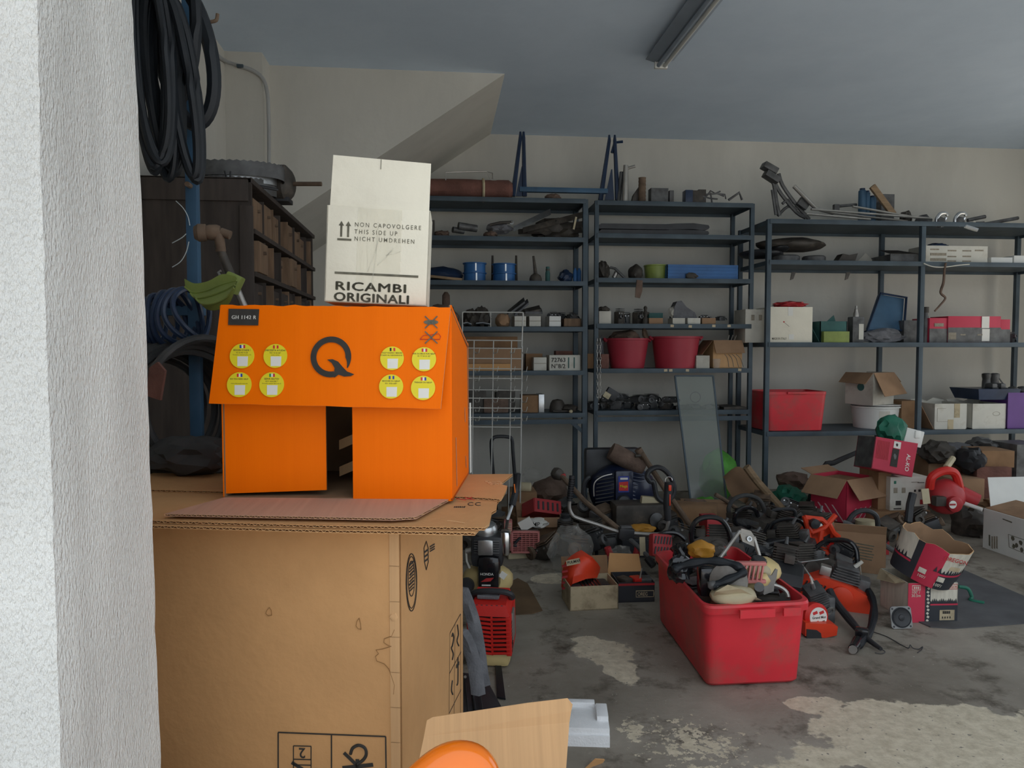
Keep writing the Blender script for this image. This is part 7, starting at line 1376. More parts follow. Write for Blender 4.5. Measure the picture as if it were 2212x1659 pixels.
for k in range(6): b.box((.0, -.03, .20 + k * .011), (.115, .10, .005), bev=.0015)
b.build('fins', 'dark_part2', t); MB(M).box((-.005, -.08, .225), (.07, .02, .07), bev=.008).build('head_plate', 'steel', t)
MB(M).box((.082, -.02, .235), (.045, .08, .115), bev=.018).build('muffler', 'chrome', t); MB(M).cyl((-.10, -.02, .19), (-.06, -.02, .20), .014).build('carburettor', 'alu', t); MB(M).tube([(-.10, -.02, .20), (-.095, -.04, .15), (-.08, -.05, .12)], .005, 6).build('fuel_line', 'old_white', t)
R3 = M.to_3x3(); text('HONDA', M @ V((-.028, -.1065, .105)), R3 @ V((1, 0, 0)), (0, 0, 1), .018, 'paper_white', t, bold=.01); MB(M).box((.0, -.1065, .060), (.04, .001, .006)).build('badge', 'paper_white', t)
b = newmb('ink_red', M); b.prism([(-.025, .075), (.02, .078), (.035, .095), (.0, .092)], -.1075, -.1060); b.build('badge', None, t, smooth=0); MB(M).box((.075, -.085, .10), (.03, .002, .03), rot=Matrix.Rotation(.6, 3, 'Y')).build('badge', 'paper_white', t)
MB(M).cyl((.01, -.03, .03), (.02, -.12, -.20), .03, .045, 14).build('clutch_neck', 'black', t)
q = [onZ(1096, 1262), onZ(1118, 1250), onZ(1140, 1262), onZ(1172, 1320), onZ(1150, 1327), onZ(1104, 1330), onZ(1088, 1300)]; b = MB(); va = [b.bm.verts.new(x + V((0, 0, .001))) for x in q]; vb = [b.bm.verts.new(x + V((0, 0, .005))) for x in q]; b.bm.faces.new(vb); b.bm.faces.new(va[::-1])
for i in range(7): b.bm.faces.new((va[i], va[(i + 1) % 7], vb[(i + 1) % 7], vb[i]))
tag(b.build('floor_cardboard', 'oil_sheet', smooth=0, origin=onZ(1130, 1290)), 'oil-soaked piece of cardboard flat on the floor beside the engines', 'cardboard')
# grey harness, black guard and strap beside the tall carton
t = thing('padded_harness', 'grey padded shoulder harness hanging beside the tall carton', 'harness', onZ(1020, 1440)); 
for k, pts in enumerate(([(998, 1270, 2.95), (1010, 1300, 2.92), (1024, 1345, 2.90), (1034, 1400, 2.86), (1040, 1450, 2.85), (1046, 1480, 2.85)], [(996, 1360, 2.80), (1012, 1390, 2.78), (1026, 1440, 2.75), (1034, 1500, 2.70)])):
    q = spl([P(*p) for p in pts], 6); b = MB(); R = [[p + V((-.028, .0, 0)), p + V((0, -.016, 0)), p + V((.026, 0, 0)), p + V((0, .016, 0))] for p in q]; b.rings(R); b.build('strap_pad', 'grey_cloth', t, smooth=60)
t = thing('plastic_guard', 'black plastic cutting guard lying at the foot of the tall carton', 'guard', onZ(1035, 1560)); b = MB(); q = [onZ(990, 1452, .06), onZ(1020, 1455, .06), onZ(1050, 1465, .05), onZ(1085, 1530, .02), onZ(1060, 1560, .03), onZ(1000, 1570, .05)]; va = [b.bm.verts.new(x) for x in q]; vb = [b.bm.verts.new(x + V((0, .01, -.02))) for x in q]; b.bm.faces.new(va); b.bm.faces.new(vb[::-1])
for i in range(6): b.bm.faces.new((va[i], va[(i + 1) % 6], vb[(i + 1) % 6], vb[i]))
b.build('panel', 'black', t, smooth=0)
for k in range(3): MB().tube([onZ(1005 + k * 14, 1475, .062), onZ(1012 + k * 16, 1545, .05)], .004, 5).build('rib', 'black', t)
MB().cyl(onZ(1005, 1462, .06), onZ(1005, 1462, .075), .006, n=8).build('screw', 'alu', t)
tag(MB().slab([onZ(1070, 1440, .004), onZ(1083, 1440, .004), onZ(1092, 1512, .004), onZ(1074, 1508, .004)], (0, 0, 1), .006).build('rubber_strap', 'rubber', origin=onZ(1080, 1480), smooth=0), 'short black rubber strap flat on the floor by the guard', 'strap')

# ---- cartons and covers in the middle ----------------------------------
t, M, w_, d, h_ = cbox('open_carton', 'dirty cream open carton with a black lid in it, on the floor', 1230, 1336, 1266, 3.86, .22, 'dirty_carton', rz=2, flaps=(('b', 75, .10),), fm='kraft_dark')
MB(M).box((0, 0, h_ - .035), (w_ * .82, d * .75, .035), bev=.015).build('black_lid', 'black', t); b = MB(M)
for k in range(6): b.box((-.05 + k * .02, -.01, h_ - .015), (.008, d * .6, .006))
b.build('lid_ribs', 'black_gloss', t)
t, M, w_, d, h_ = cbox('chain_tray', 'black and red chain carton with loose parts, beside the cream carton', 1338, 1416, 1258, 3.96, .2, 'chain_black', rz=-1)
MB(M).box((0, -d / 2 - .001, h_ * .90), (w_ * 1.0, .002, h_ * .11)).build('red_stripe', 'red_dull', t); MB(M).box((w_ * .23, -d / 2 - .0015, h_ * .42), (w_ * .50, .002, h_ * .34), bev=.0008).build('logo_plate', 'dirty_carton', t); MB(M).box((w_ * .23, -d / 2 - .0025, h_ * .42), (w_ * .47, .002, h_ * .27)).build('logo_plate', 'chain_black', t)
text('OREGON', M @ V((w_ * .02, -d / 2 - .0045, h_ * .33)), (1, 0, 0), (0, 0, 1), h_ * .26, 'dirty_carton', t, bold=.01, sx=.78)
b = newmb('kraft', M); b.slab([(-w_ * .6, d / 2, h_ * .8), (w_ * .42, d / 2, h_ * .8), (w_ * .36, d / 2 + .04, h_ + .09), (-w_ * .5, d / 2 + .04, h_ + .10)], (0, 1, 0), .005); b.build('flap', None, t, smooth=0)
for k, (x, m_) in enumerate(((-.05, 'dark_part'), (.02, 'red'), (.07, 'dark_part2'))): MB(M).box((x, -.02, h_ - .01), (.06, .08, .03), rot=Matrix.Rotation(.5 - .3 * k, 3, 'Z'), bev=.006).build('loose_part', m_, t)
MB(M).tube([(.03, -.05, h_), (.06, .02, h_ + .04)], .004, 6).build('loose_rod', 'alu', t)
t = thing('engine_cover', 'bright red-orange engine cover with a maker plate behind the cream carton', 'cover', onZ(1250, 1290)); Y = 4.02
gp = [[(1213, 1268), (1216, 1232), (1224, 1210), (1240, 1196), (1256, 1188)], [(1226, 1280), (1228, 1240), (1236, 1216), (1252, 1202), (1268, 1196)], [(1236, 1262), (1240, 1240), (1250, 1225), (1264, 1212), (1280, 1204)], [(1268, 1250), (1272, 1240), (1280, 1232), (1286, 1224), (1292, 1218)], [(1290, 1248), (1292, 1242), (1294, 1238), (1296, 1234), (1298, 1228)]]
G = [[P(x, y, Y + [.03, -.05, -.08, -.05, .02][j] + .015 * i) for i, (x, y) in enumerate(r_)] for j, r_ in enumerate(gp)]
b = MB(); 
for lay in (0, .012):
    vs = [[b.bm.verts.new(p + V((0, lay, -lay * .4))) for p in spl(r_, 3)] for r_ in G]
    for A, B_ in zip(vs, vs[1:]):
        for i in range(len(A) - 1): b.bm.faces.new((A[i], A[i + 1], B_[i + 1], B_[i]))
b.build('shell', 'red_orange', t, smooth=70)
MB().box(P(1238, 1214, Y - .09), (.075, .004, .030), rot=Matrix.Rotation(-.18, 3, 'Y')).build('maker_plate', 'cream', t); text('PULMAR', P(1226, 1219, Y - .096), (1, 0, .18), (-.18, 0, 1), .022, 'ink', t, bold=.012, sx=.9)
for k in range(5): MB().box(P(1220, 1222 + k * 12, Y - .03), (.032, .01, .010), rot=Matrix.Rotation(-.2, 3, 'Y')).build('vent_slat', 'red_dull', t)
t = thing('red_bracket', 'pinkish-red curved bracket wrapped in clear film, behind the chain tray', 'bracket', onZ(1345, 1260)); Y = 4.35
for pts in ([(1312, 1182), (1318, 1200), (1326, 1218), (1336, 1226)], [(1378, 1180), (1374, 1200), (1362, 1218), (1348, 1226)]): MB().tube(spl([P(x, y, Y) for x, y in pts], 5), lambda s_: .020 + .012 * s_, 8).build('arm', 'red_dull', t)
MB().box(P(1344, 1212, Y), (.10, .05, .07), bev=.012).build('centre', 'black', t); MB().box(P(1350, 1210, Y - .03), (.03, .01, .06), bev=.002).build('red_tab', 'red_orange', t); MB().blob(P(1340, 1195, Y - .02), (.15, .08, .10), 8, .3, 3, 3, crease=.5).build('clear_film', 'clear', t)
blobT('plastic_bag', 'crumpled clear plastic bag leaning in front of the heap', 'bag', 1188, 1278, 1128, 1262, 4.18, 'clear', .18, 31, .35, 2.2, .4)
blobT('plastic_bag', 'small clear plastic bag beside the red bracket', 'bag', 1290, 1330, 1200, 1245, 4.25, 'clear', .12, 32, .35, 2.6, .4)
# pink grille cover on a strip of wood
t = thing('wood_batten', 'short pale wooden batten under the pink grille cover', 'wood', onZ(1135, 1205)); a_, c_ = onZ(1096, 1206), onZ(1178, 1200); MB(TR((a_ + c_) / 2, math.degrees(math.atan2((c_ - a_).y, (c_ - a_).x)))).box((0, 0, .022), ((c_ - a_).length, .06, .044), bev=.003).build('batten', 'cream', t)
t = thing('grille_cover', 'faded pink plastic grille cover resting on the wooden batten', 'cover', onZ(1125, 1196)); M = TR(P(1125, 1184, 4.88) + V((0, 0, -.01)), -6); 
MB(M).box((-.085, 0, .10), (.055, .08, .20), bev=.008).build('side_box', 'pink_plastic', t); MB(M).box((.03, .02, .055), (.18, .05, .15), bev=.006).build('back_shell', 'dark_part', t)
for x, z, sx_, sz_ in ((.03, .128, .19, .014), (.03, -.006, .19, .014), (-.058, .06, .014, .15), (.118, .06, .014, .15)): MB(M).box((x, -.035, z), (sx_, .03, sz_), bev=.003).build('grille_frame', 'pink_plastic', t)
for k in range(9): MB(M).box((.03, -.035, .010 + k * .0128), (.17, .02, .0055)).build('grille_bar', 'pink_plastic', t)
for k in range(5): MB(M).box((-.02 + k * .026, -.037, .06), (.004, .02, .13)).build('grille_bar', 'pink_plastic', t)
for k in range(5): MB(M).box((-.085, -.042, .12 + k * .016), (.045, .004, .007)).build('slot', 'cream', t)
MB(M).lathe([(.018, 0), (.018, .02)], frame((-.085, -.035, .045), (0, -1, 0)), 14, sy=1.8).build('port', 'cream', t); MB(M).box((.035, .03, .165), (.09, .02, .07), rot=Matrix.Rotation(-.5, 3, 'Y')).build('card', 'paper_white', t)
blobT('white_bag', 'crumpled white paper bag with black print behind the pink grille cover', 'bag', 1135, 1185, 1118, 1142, 5.05, 'paper_white', .14, 41); text('MP', P(1150, 1137, 4.96), (1, 0, 0), (0, 0, 1), .04, 'ink', bpy.data.objects['white_bag'], bold=.01)
t = thing('finned_barrel', 'ribbed grey-brown cylinder barrel standing in the heap', 'cylinder', P(1222, 1152, 4.95)); M = TR(P(1221, 1150, 4.95)); 
for k in range(7): MB(M).lathe([(.055, k * .013), (.055, k * .013 + .007)], None, 20).build('fin', 'dark_part', t)
MB(M).lathe([(.04, -.03), (.04, .10)], None, 18).build('barrel', 'dark_part2', t); MB(M).lathe([(.03, .09), (.034, .125), (.030, .13)], None, 16).build('neck', 'black', t)
t = thing('red_crate', 'small red slotted basket of grey parts tipped in the heap', 'basket', P(1170, 1110, 5.3)); M = TR(P(1170, 1115, 5.3), 20, -25, 12)
for cc, dd in (((0, -.09, .05), (.22, .008, .10)), ((0, .09, .05), (.22, .008, .10)), ((-.11, 0, .05), (.008, .18, .10)), ((.11, 0, .05), (.008, .18, .10)), ((0, 0, .004), (.22, .18, .008))): MB(M).box(cc, dd).build('panel', 'red_dull', t)
for x, y in ((-.05, .0), (.04, .03), (.03, -.05), (-.04, -.05)): MB(M).blob((x, y, .06), (.10, .08, .08), x * 90 + y * 50, .35, 2.5, 2).build('loose_part', 'dark_part2', t)
for k in range(5): MB(M).box((-.08 + k * .04, -.096, .05), (.014, .004, .06)).build('slot', 'black', t)
cbox('flat_carton', 'flattened brown carton under the red basket', 1100, 1215, 1112, 5.4, .35, 'kraft_dark', rz=12, openb=False, pbot=1150)
cbox('open_carton', 'brown open carton behind the white paper bag', 1120, 1215, 1118, 5.15, .22, 'kraft_mid', rz=-4, flaps=(('f', -35, .09), ('b', 30, .10)))
blobT('sack', 'large brown sack slumped against the back wall by the wire display', 'sack', 1150, 1228, 1030, 1092, 5.9, 'brown_cloth', .35, 43, .2, 1.6, .2)
blobT('plastic_bag', 'clear bag of rags behind the cardboard sheets', 'bag', 1128, 1172, 1008, 1042, 6.1, 'clear', .2, 44); cbox('brown_carton', 'dark brown carton under the cream canister', 1102, 1160, 1064, 5.5, .25, 'kraft_dark', openb=False); t = thing('cream_canister', 'cream cylindrical canister behind the shears', 'canister', P(1132, 1060, 5.6)); MB(frame(P(1120, 1052, 5.6), (1, -.2, -.05))).lathe([(.04, 0), (.04, .09), (.03, .10)], None, 16).build('body', 'cream', t)
t = tubeT('hand_truck', 'black tubular hand-truck handle standing against the back wall', 'trolley', [(1072, 1100), (1066, 1030), (1061, 965), (1064, 948), (1075, 943), (1098, 944), (1106, 950), (1108, 975), (1112, 1030), (1116, 1100)], .014, 'black', Y=5.75, sm=4); MB().box(P(1094, 1100, 5.75) + V((0, 0, -.16)), (.28, .12, .04), bev=.005).build('foot_plate', 'black', t); MB().tube([P(1072, 1100, 5.75), P(1070, 1150, 5.75)], .014, 8).build('tube', 'black', t)
t = thing('hedge_shears', 'black handle with an orange stripe leaning behind the cardboard sheets', 'tool', onZ(1102, 1190)); MB().tube(spl([P(1118, 1023, 4.6), P(1114, 1060, 4.6), P(1106, 1092, 4.55)], 5), .022, 10).build('grip', 'black', t); MB().tube([P(1106, 1092, 4.55), P(1097, 1120, 4.5), onZ(1085, 1200)], .010, 8).build('shaft', 'steel', t); MB().box(P(1112, 1055, 4.575), (.008, .004, .055), rot=Matrix.Rotation(-.1, 3, 'Y')).build('stripe', 'handle_orange', t)
# ---- blue backpack blower ----------------------------------------------
t = thing('backpack_blower', 'dark navy backpack blower with red-blue badge, centre of the heap', 'blower', P(1340, 1115, 5.3)); Y = 5.3
MB().box(P(1322, 1010, Y + .10), (.42, .10, .30), bev=.03).build('back_frame', 'black', t); MB().blob(P(1345, 1058, Y), (.50, .34, .40), 4, .07, 1.3, 3).build('fan_housing', 'navy', t)
MB().box(P(1347, 1055, Y - .16), (.13, .06, .26), bev=.015).build('centre_rib', 'navy', t); MB().box(P(1347, 1046, Y - .195), (.078, .004, .115)).build('badge', 'flag_blue', t); MB().slab([P(1337, 1042, Y - .20), P(1357, 1040, Y - .20), P(1357, 1060, Y - .20), P(1337, 1060, Y - .20)], (0, -1, 0), .002).build('badge', 'flag_red', t, smooth=0)
MB().box(P(1348, 1034, Y - .20), (.055, .003, .014)).build('badge', 'paper_white', t); text('Mega', P(1339, 1053, Y - .205), (1, 0, 0), (0, 0, 1), .026, 'label_yellow', t, bold=.01)
for k in range(8): MB().tube([P(1366, 1022 + k * 8, Y - .165), P(1392, 1026 + k * 8, Y - .12)], .006, 5).build('louvre', 'navy', t); MB().tube([P(1290 - k * .6, 1030 + k * 8, Y - .14), P(1326, 1024 + k * 8, Y - .165)], .005, 5).build('louvre', 'black', t)
MB().tube(spl([P(1283, 1072, Y - .18), P(1284, 1044, Y - .18), P(1300, 1030, Y - .18), P(1322, 1024, Y - .18)], 5), .005, 6).build('trim_line', 'alu', t)
MB().lathe([(.045, 0), (.05, .03), (.04, .045), (0, .05)], frame(P(1345, 1083, Y - .17), (0, -1, .1)), 20).build('starter_knob', 'black', t); MB().box(P(1347, 1088, Y - .23), (.055, .004, .04)).build('badge', 'paper_white', t); MB().box(P(1349, 1092, Y - .234), (.03, .002, .02)).build('badge', 'flag_red', t)
for k in range(4): MB().tube(arcpts(P(1275, 1060, Y - .05 + .03 * k), (1, 0, 0), (0, 0, 1), .05, 90, 270, 8, .10), .018, 8).build('hose_rib', 'black', t)
t = thing('exhaust_shroud', 'black engine block with a yellowed cover below the navy blower', 'engine', P(1380, 1130, 5.0)); MB().box(P(1375, 1112, 5.0), (.34, .2, .18), bev=.02).build('block', 'dark_part', t); MB().box(P(1405, 1084, 4.98), (.14, .05, .075), rot=Matrix.Rotation(.1, 3, 'Y'), bev=.012).build('yellowed_cover', 'cream', t); MB().blob(P(1385, 1142, 4.8), (.20, .12, .06), 5, .2, 2, 3).build('leather_pad', 'amber', t); MB().lathe([(.045, 0), (.05, .02), (.02, .03)], frame(P(1415, 1122, 4.9), (.2, -1, 0)), 18).build('clutch_drum', 'dark_part2', t)
# bottle-shaped tank on a pole
t = thing('sprayer_pole', 'brown cylindrical tank on a long rusty pole leaning over the navy blower', 'sprayer', P(1510, 1165, 4.75)); MB(frame(P(1322, 975, 5.25), (1, -.1, -.55))).lathe([(.0, -.02), (.062, -.01), (.068, .02), (.068, .20), (.055, .26), (.0, .27)], None, 24).build('tank', 'brown_cloth', t)
MB().tube([P(1383, 975, 5.2), P(1440, 1062, 5.0), P(1512, 1165, 4.75)], .019, 10).build('pole', 'rusty', t); MB().cyl(P(1378, 970, 5.2), P(1390, 990, 5.2), .028, n=12).build('collar', 'rusty', t); MB().tube([P(1372, 985, 5.18), P(1385, 984, 5.18)], .012, 8).build('clamp', 'dark_part', t)
tubeT('loop_bar', 'thick black loop handle right behind the red trigger grip', 'loop', [(1398, 1030), (1402, 1018), (1416, 1010), (1430, 1012), (1444, 1024), (1454, 1042), (1456, 1062), (1446, 1080), (1430, 1082), (1418, 1070), (1412, 1042), (1404, 1040)], .018, 'black', Y=4.95, closed=True, sm=4)
# ---- bull-horn handlebar on a shaft ------------------------------------
t = thing('brushcutter_handlebar', 'silver bull-horn brushcutter handlebar with black grips across the heap', 'handlebar', onZ(1400, 1225)); Y = 4.42
MB().tube(spl([P(1231, 1080, Y), P(1230, 1098, Y), P(1238, 1114, Y), P(1256, 1122, Y), P(1290, 1133, Y), P(1335, 1148, Y), P(1372, 1152, Y), P(1418, 1154, Y), P(1436, 1148, Y - .02), P(1443, 1132, Y - .03), P(1444, 1120, Y - .03)], 6), .0115, 10).build('bar', 'alu', t)
MB().tube([P(1236, 1028, Y), P(1230, 1082, Y)], .018, 12).build('grip', 'black', t)
for k in range(9): MB().lathe([(.0195, 0), (.0195, .005)], frame(P(1235.5 - k * .6, 1036 + k * 5, Y), (.1, 0, 1)), 14).build('grip_rib', 'black_gloss', t)
MB().tube(spl([P(1446, 1042, Y - .03), P(1444, 1058, Y - .03), P(1441, 1090, Y - .03), P(1443, 1124, Y - .03)], 5), lambda s_: .030 - .010 * s_, 12).build('grip', 'black', t)
MB().box(P(1447, 1054, Y - .062), (.018, .012, .036), bev=.004).build('kill_switch', 'red_orange', t); MB().box(P(1447, 1080, Y - .055), (.008, .008, .07), bev=.002).build('trigger_stripe', 'red_orange', t); MB().tube(arcpts(P(1444, 1038, Y - .03), (1, 0, 0), (0, 0, 1), .022, 0, 300, 10), .004, 6).build('ring', 'chrome', t)
MB().box(P(1352, 1152, Y - .01), (.095, .06, .07), rot=Matrix.Rotation(.1, 3, 'Y'), bev=.012).build('clamp', 'black', t); MB().box(P(1352, 1138, Y - .02), (.07, .04, .015), bev=.004).build('clamp_plate', 'dark_part2', t)
MB().tube([P(1208, 1022, 4.85), P(1262, 1082, 4.65), P(1345, 1150, 4.44)], .0165, 10).build('shaft', 'rusty', t); MB().tube([P(1345, 1150, 4.44), P(1410, 1212, 4.25)], .0155, 10).build('shaft', 'dark_part2', t); MB().blob(P(1204, 1024, 4.86), (.09, .09, .09), 6, .2, 2, 2).build('shaft_end', 'dark_part', t); MB().cyl(P(1398, 1206, 4.24), P(1412, 1222, 4.2), .022, n=10).build('connector', 'black', t); MB().box(P(1217, 1027, 4.82), (.03, .01, .02), rot=Matrix.Rotation(-.4, 3, 'Y')).build('red_label', 'red_dull', t)
# more around it
t = thing('starter_grille', 'dark red slotted starter grille behind the left rim of the red tote', 'cover', P(1430, 1195, 4.05)); M = TR(P(1432, 1178, 4.05), 10, -15, 8); MB(M).box((0, .03, 0), (.13, .06, .13), bev=.02).build('shell', 'red_dull', t)
for r_ in range(2):
    for k in range(6): MB(M).box((-.048 + k * .019, -.003, -.03 + r_ * .058), (.008, .004, .042), rot=Matrix.Rotation(.2, 3, 'Y')).build('slot', 'black', t)
cbox('chain_tray', 'black tray with a red edge behind the chain carton', 1345, 1405, 1168, 4.55, .2, 'chain_black', openb=False, pbot=1205); tag(MB(TR(P(1388, 1180, 4.3), 0, -10)).box((0, 0, 0), (.035, .003, .11)).build('cardboard_tag', 'cream', origin=P(1388, 1190, 4.3)), 'tall cream cardboard tag leaning by the handlebar shaft', 'tag')
cbox('brown_carton', 'brown carton standing between the blower and the red tote', 1456, 1560, 1098, 4.9, .25, 'kraft_dark', rz=-22, openb=False)
t, M, w_, d, h_ = cbox('curved_carton', 'torn brown carton piece behind the black loop handle', 1478, 1580, 1085, 5.25, .12, 'kraft_mid', rz=-15, openb=False, pbot=1130)
blobT('green_bag', 'bright green plastic bag behind the glass pane', 'bag', 1508, 1592, 966, 1092, 6.42, 'green', .22, 51, .2, 1.8, .3)
blobT('green_cloth', 'green cloth lying at the foot of the glass pane', 'cloth', 1484, 1572, 1068, 1160, 5.6, 'green', .25, 52, .2, 2, .3)
blobT('dusty_rag', 'dusty brown rag draped on the cartons in the middle of the heap', 'rag', 1475, 1530, 1075, 1135, 5.15, 'brown_cloth', .2, 53, .3, 2.4, .3)
t = thing('folded_cardboard', 'curled sheet of brown cardboard with a torn edge, right of the glass pane', 'cardboard', P(1615, 1090, 5.7)); b = MB(); gp = [[(1562, 1030), (1590, 1008), (1612, 1018), (1640, 1050), (1650, 1085)], [(1566, 1036), (1588, 1034), (1612, 1042), (1636, 1056), (1648, 1090)], [(1570, 1055), (1590, 1062), (1612, 1072), (1634, 1080), (1644, 1094)], [(1580, 1072), (1596, 1080), (1612, 1088), (1630, 1094), (1640, 1100)]]
vs = [[b.bm.verts.new(p) for p in spl([P(x, y, 5.7 - .08 * j + .02 * i) for i, (x, y) in enumerate(r_)], 3)] for j, r_ in enumerate(gp)]
for A, B_ in zip(vs, vs[1:]):
    for i in range(len(A) - 1): b.bm.faces.new((A[i], A[i + 1], B_[i + 1], B_[i]))
bmesh.ops.solidify(b.bm, geom=b.bm.faces[:], thickness=.008); b.build('sheet', 'kraft_mid', t, smooth=40)
tubeT('brown_pole', 'stubby brown wooden pole leaning over the curled cardboard', 'pole', [(1612, 1008), (1640, 1045), (1690, 1100)], .030, 'wood', Y=5.45, sm=3)
tubeT('grey_pole', 'thin grey pole lying across the heap by the green cloth', 'pole', [(1545, 1068), (1580, 1090), (1640, 1140)], .016, 'rusty', Y=5.2, sm=3)
for (pts, Y_, r_, lab, m_) in (([(1578, 1118), (1574, 1098), (1586, 1078), (1612, 1070), (1638, 1078), (1650, 1098), (1648, 1116)], 4.95, .015, 'grey loop handle just behind the tall black one in the heap', 'rubber_worn'),
                          ([(1495, 1172), (1494, 1145), (1506, 1124), (1530, 1117), (1556, 1122), (1572, 1142), (1580, 1172)], 3.95, .0145, 'tall black loop handle behind the back rim of the red tote', 'black_gloss'),
                          ([(1662, 1145), (1670, 1130), (1692, 1122), (1718, 1122), (1736, 1132), (1744, 1152)], 4.45, .0125, 'flat-topped black handle in the middle of the chainsaw pile', 'black_gloss'),
                          ([(1666, 1122), (1668, 1104), (1690, 1100), (1715, 1102), (1718, 1118)], 4.75, .012, 'low squared black handle at the back of the chainsaw pile', 'black'),
                          ([(1824, 1160), (1832, 1128), (1848, 1108), (1872, 1103), (1892, 1114), (1896, 1140), (1890, 1158)], 4.6, .017, 'thick black loop handle over the cream paper roll', 'black'),
                          ([(1645, 1180), (1670, 1172), (1702, 1166)], 4.2, .010, 'straight dark rod handle among the chainsaws', 'black')): tubeT('saw_handlebar', lab, 'handlebar', pts, r_, m_, Y=Y_, group='black saw handles')
saws = [((1540, 1190), 4.05, -20, 'dark chainsaw under the tall black loop handle', 'dark_part', False), ((1605, 1200), 4.15, 15, 'dark chainsaw behind the aluminium bracket', 'black', False), ((1700, 1185), 4.35, -35, 'black chainsaw in the middle of the pile', 'black', False), ((1660, 1140), 4.8, 20, 'dark chainsaw at the back of the pile', 'dark_part', False), ((1770, 1160), 4.55, 40, 'orange-red chainsaw chassis left of the cream paper roll', 'red_orange', False), ((1720, 1230), 4.0, 10, 'dark chainsaw beside the right rim of the red tote', 'dark_part', False), ((1605, 1145), 4.85, -50, 'dark chainsaw by the grey loop handle', 'dark_part2', False), ((1688, 1240), 3.75, 65, 'dark chainsaw tipped against the red tote', 'black', False)]
for (px, py), Y_, rz, lab, c_, _h in saws: chainsaw(lab, P(px, py, Y_) + V((0, 0, -.05)), rz=rz, rx=random.Random(px).uniform(-15, 15), ry=random.Random(py).uniform(-20, 20), s=1.05, col=c_, handle=False, rear=(px % 20 == 0))
# red chassis struts
t = thing('red_chassis', 'bare orange-red saw chassis standing open in the pile', 'chassis', P(1770, 1200, 4.4)); Y = 4.4
for pts in ([(1738, 1118), (1775, 1122), (1784, 1130)], [(1738, 1115), (1745, 1140), (1752, 1150)], [(1752, 1150), (1780, 1140), (1805, 1112)], [(1790, 1130), (1800, 1150), (1812, 1160)], [(1745, 1150), (1752, 1190)], [(1775, 1145), (1768, 1190), (1760, 1205)], [(1752, 1180), (1800, 1200)]): MB().tube([P(x, y, Y) for x, y in pts], .017, 7).build('strut', 'red_orange', t)
MB().lathe([(.03, 0), (.03, .03), (0, .035)], frame(P(1757, 1130, Y - .02), (0, -1, 0)), 16).build('cap', 'black', t); MB().box(P(1768, 1136, Y - .03), (.05, .01, .014), rot=Matrix.Rotation(-.3, 3, 'Y'), bev=.003).build('white_clip', 'paper_white', t); MB().box(P(1792, 1195, Y + .05), (.08, .05, .14), bev=.02).build('rear_cover', 'red', t)
blobT('grey_bundle', 'grey blanket bundle against the back wall right of the curled cardboard', 'blanket', 1680, 1748, 1018, 1058, 6.0, 'brown_cloth', .3, 61, .25, 2.2, .3)
blobT('net_bag', 'dark green net bag under the grey blanket bundle', 'bag', 1676, 1738, 1048, 1098, 5.7, 'green_dark', .3, 62, .25, 2.4, .3)
# ---- right: striped carton, tall cartons, blower ------------------------
K['stripe_white'] = mat('stripe_white', (.62, .45, .45), .7)
zb = P(1830, 1118, 5.2).z; zc0 = max(0, zb); t, M, w_, d, h_ = cbox('striped_carton', 'open magenta-and-white striped carton with spread brown flaps', 1796, 1888, 1034, 5.15, .30, 'magenta', rz=26, z=zc0 - .02, flaps=(('f', -52, .17), ('l', -48, .17), ('b', 20, .10)), fm='kraft_mid')
MB(M).box((0, 0, h_ - .03), (w_ - .015, d - .015, .006)).build('packing_sheet', 'kraft_dark', t)
for k in range(6):
    b = newmb('stripe_white', M); x = -w_ / 2 + .01 + k * .06; b.slab([(x, -d / 2 - .001, .005), (x + .012, -d / 2 - .001, .005), (min(x + .112, w_ / 2), -d / 2 - .001, min(h_, .1)), (min(x + .10, w_ / 2), -d / 2 - .001, min(h_, .1))], (0, -1, 0), .0008); b.build('stripe', None, t, smooth=0)
    b = newmb('stripe_white', M); y = -d / 2 + .01 + k * .06; b.slab([(-w_ / 2 - .001, y, .005), (-w_ / 2 - .001, y + .012, .005), (-w_ / 2 - .001, min(y + .112, d / 2), .12), (-w_ / 2 - .001, min(y + .10, d / 2), .12)], (-1, 0, 0), .0008); b.build('stripe', None, t, smooth=0)
cbox('support_carton', 'plain brown carton under the striped carton', 1775, 1880, 1116, 5.2, .3, 'kraft_dark', rz=10, openb=False)
tubeT('black_tool', 'black long-nosed tool sticking up behind the striped carton', 'tool', [(1725, 1140), (1778, 1014), (1800, 1000), (1840, 982), (1872, 968)], lambda s_: .028 - .012 * s_, 'black', Y=5.75, sm=3)
t, M, w_, d, h_ = cbox('picture_carton', 'white carton with tool pictures carrying the tilted magenta box', 1922, 2004, 1030, 5.1, .25, 'old_white', rz=0, openb=False, pbot=1102)
for x, z_, sx_, sz_, m_ in ((-.38, .84, .06, .09, 'green_dark'), (-.36, .6, .10, .16, 'ink_faint'), (-.15, .6, .10, .16, 'ink_faint'), (.15, .58, .05, .07, 'ink'), (.27, .58, .06, .07, 'ink'), (.38, .58, .06, .07, 'ink'), (-.28, .22, .14, .14, 'ink'), (.34, .24, .10, .14, 'red_dull'), (.30, .82, .18, .02, 'ink'), (-.3, .05, .2, .03, 'ink'), (.15, .84, .2, .02, 'ink_faint')): MB(M).box((x * w_, -d / 2 - .001, z_ * h_), (sx_ * w_, .002, sz_ * h_), bev=.0006).build('print', m_, t)
cbox('brown_carton', 'plain brown carton left of the white picture carton', 1896, 1924, 1020, 5.15, .25, 'kraft_dark', openb=False, pbot=1102); cbox('lower_carton', 'low dark carton under the white picture carton', 1890, 2010, 1104, 5.08, .32, 'kraft_dark', openb=False)
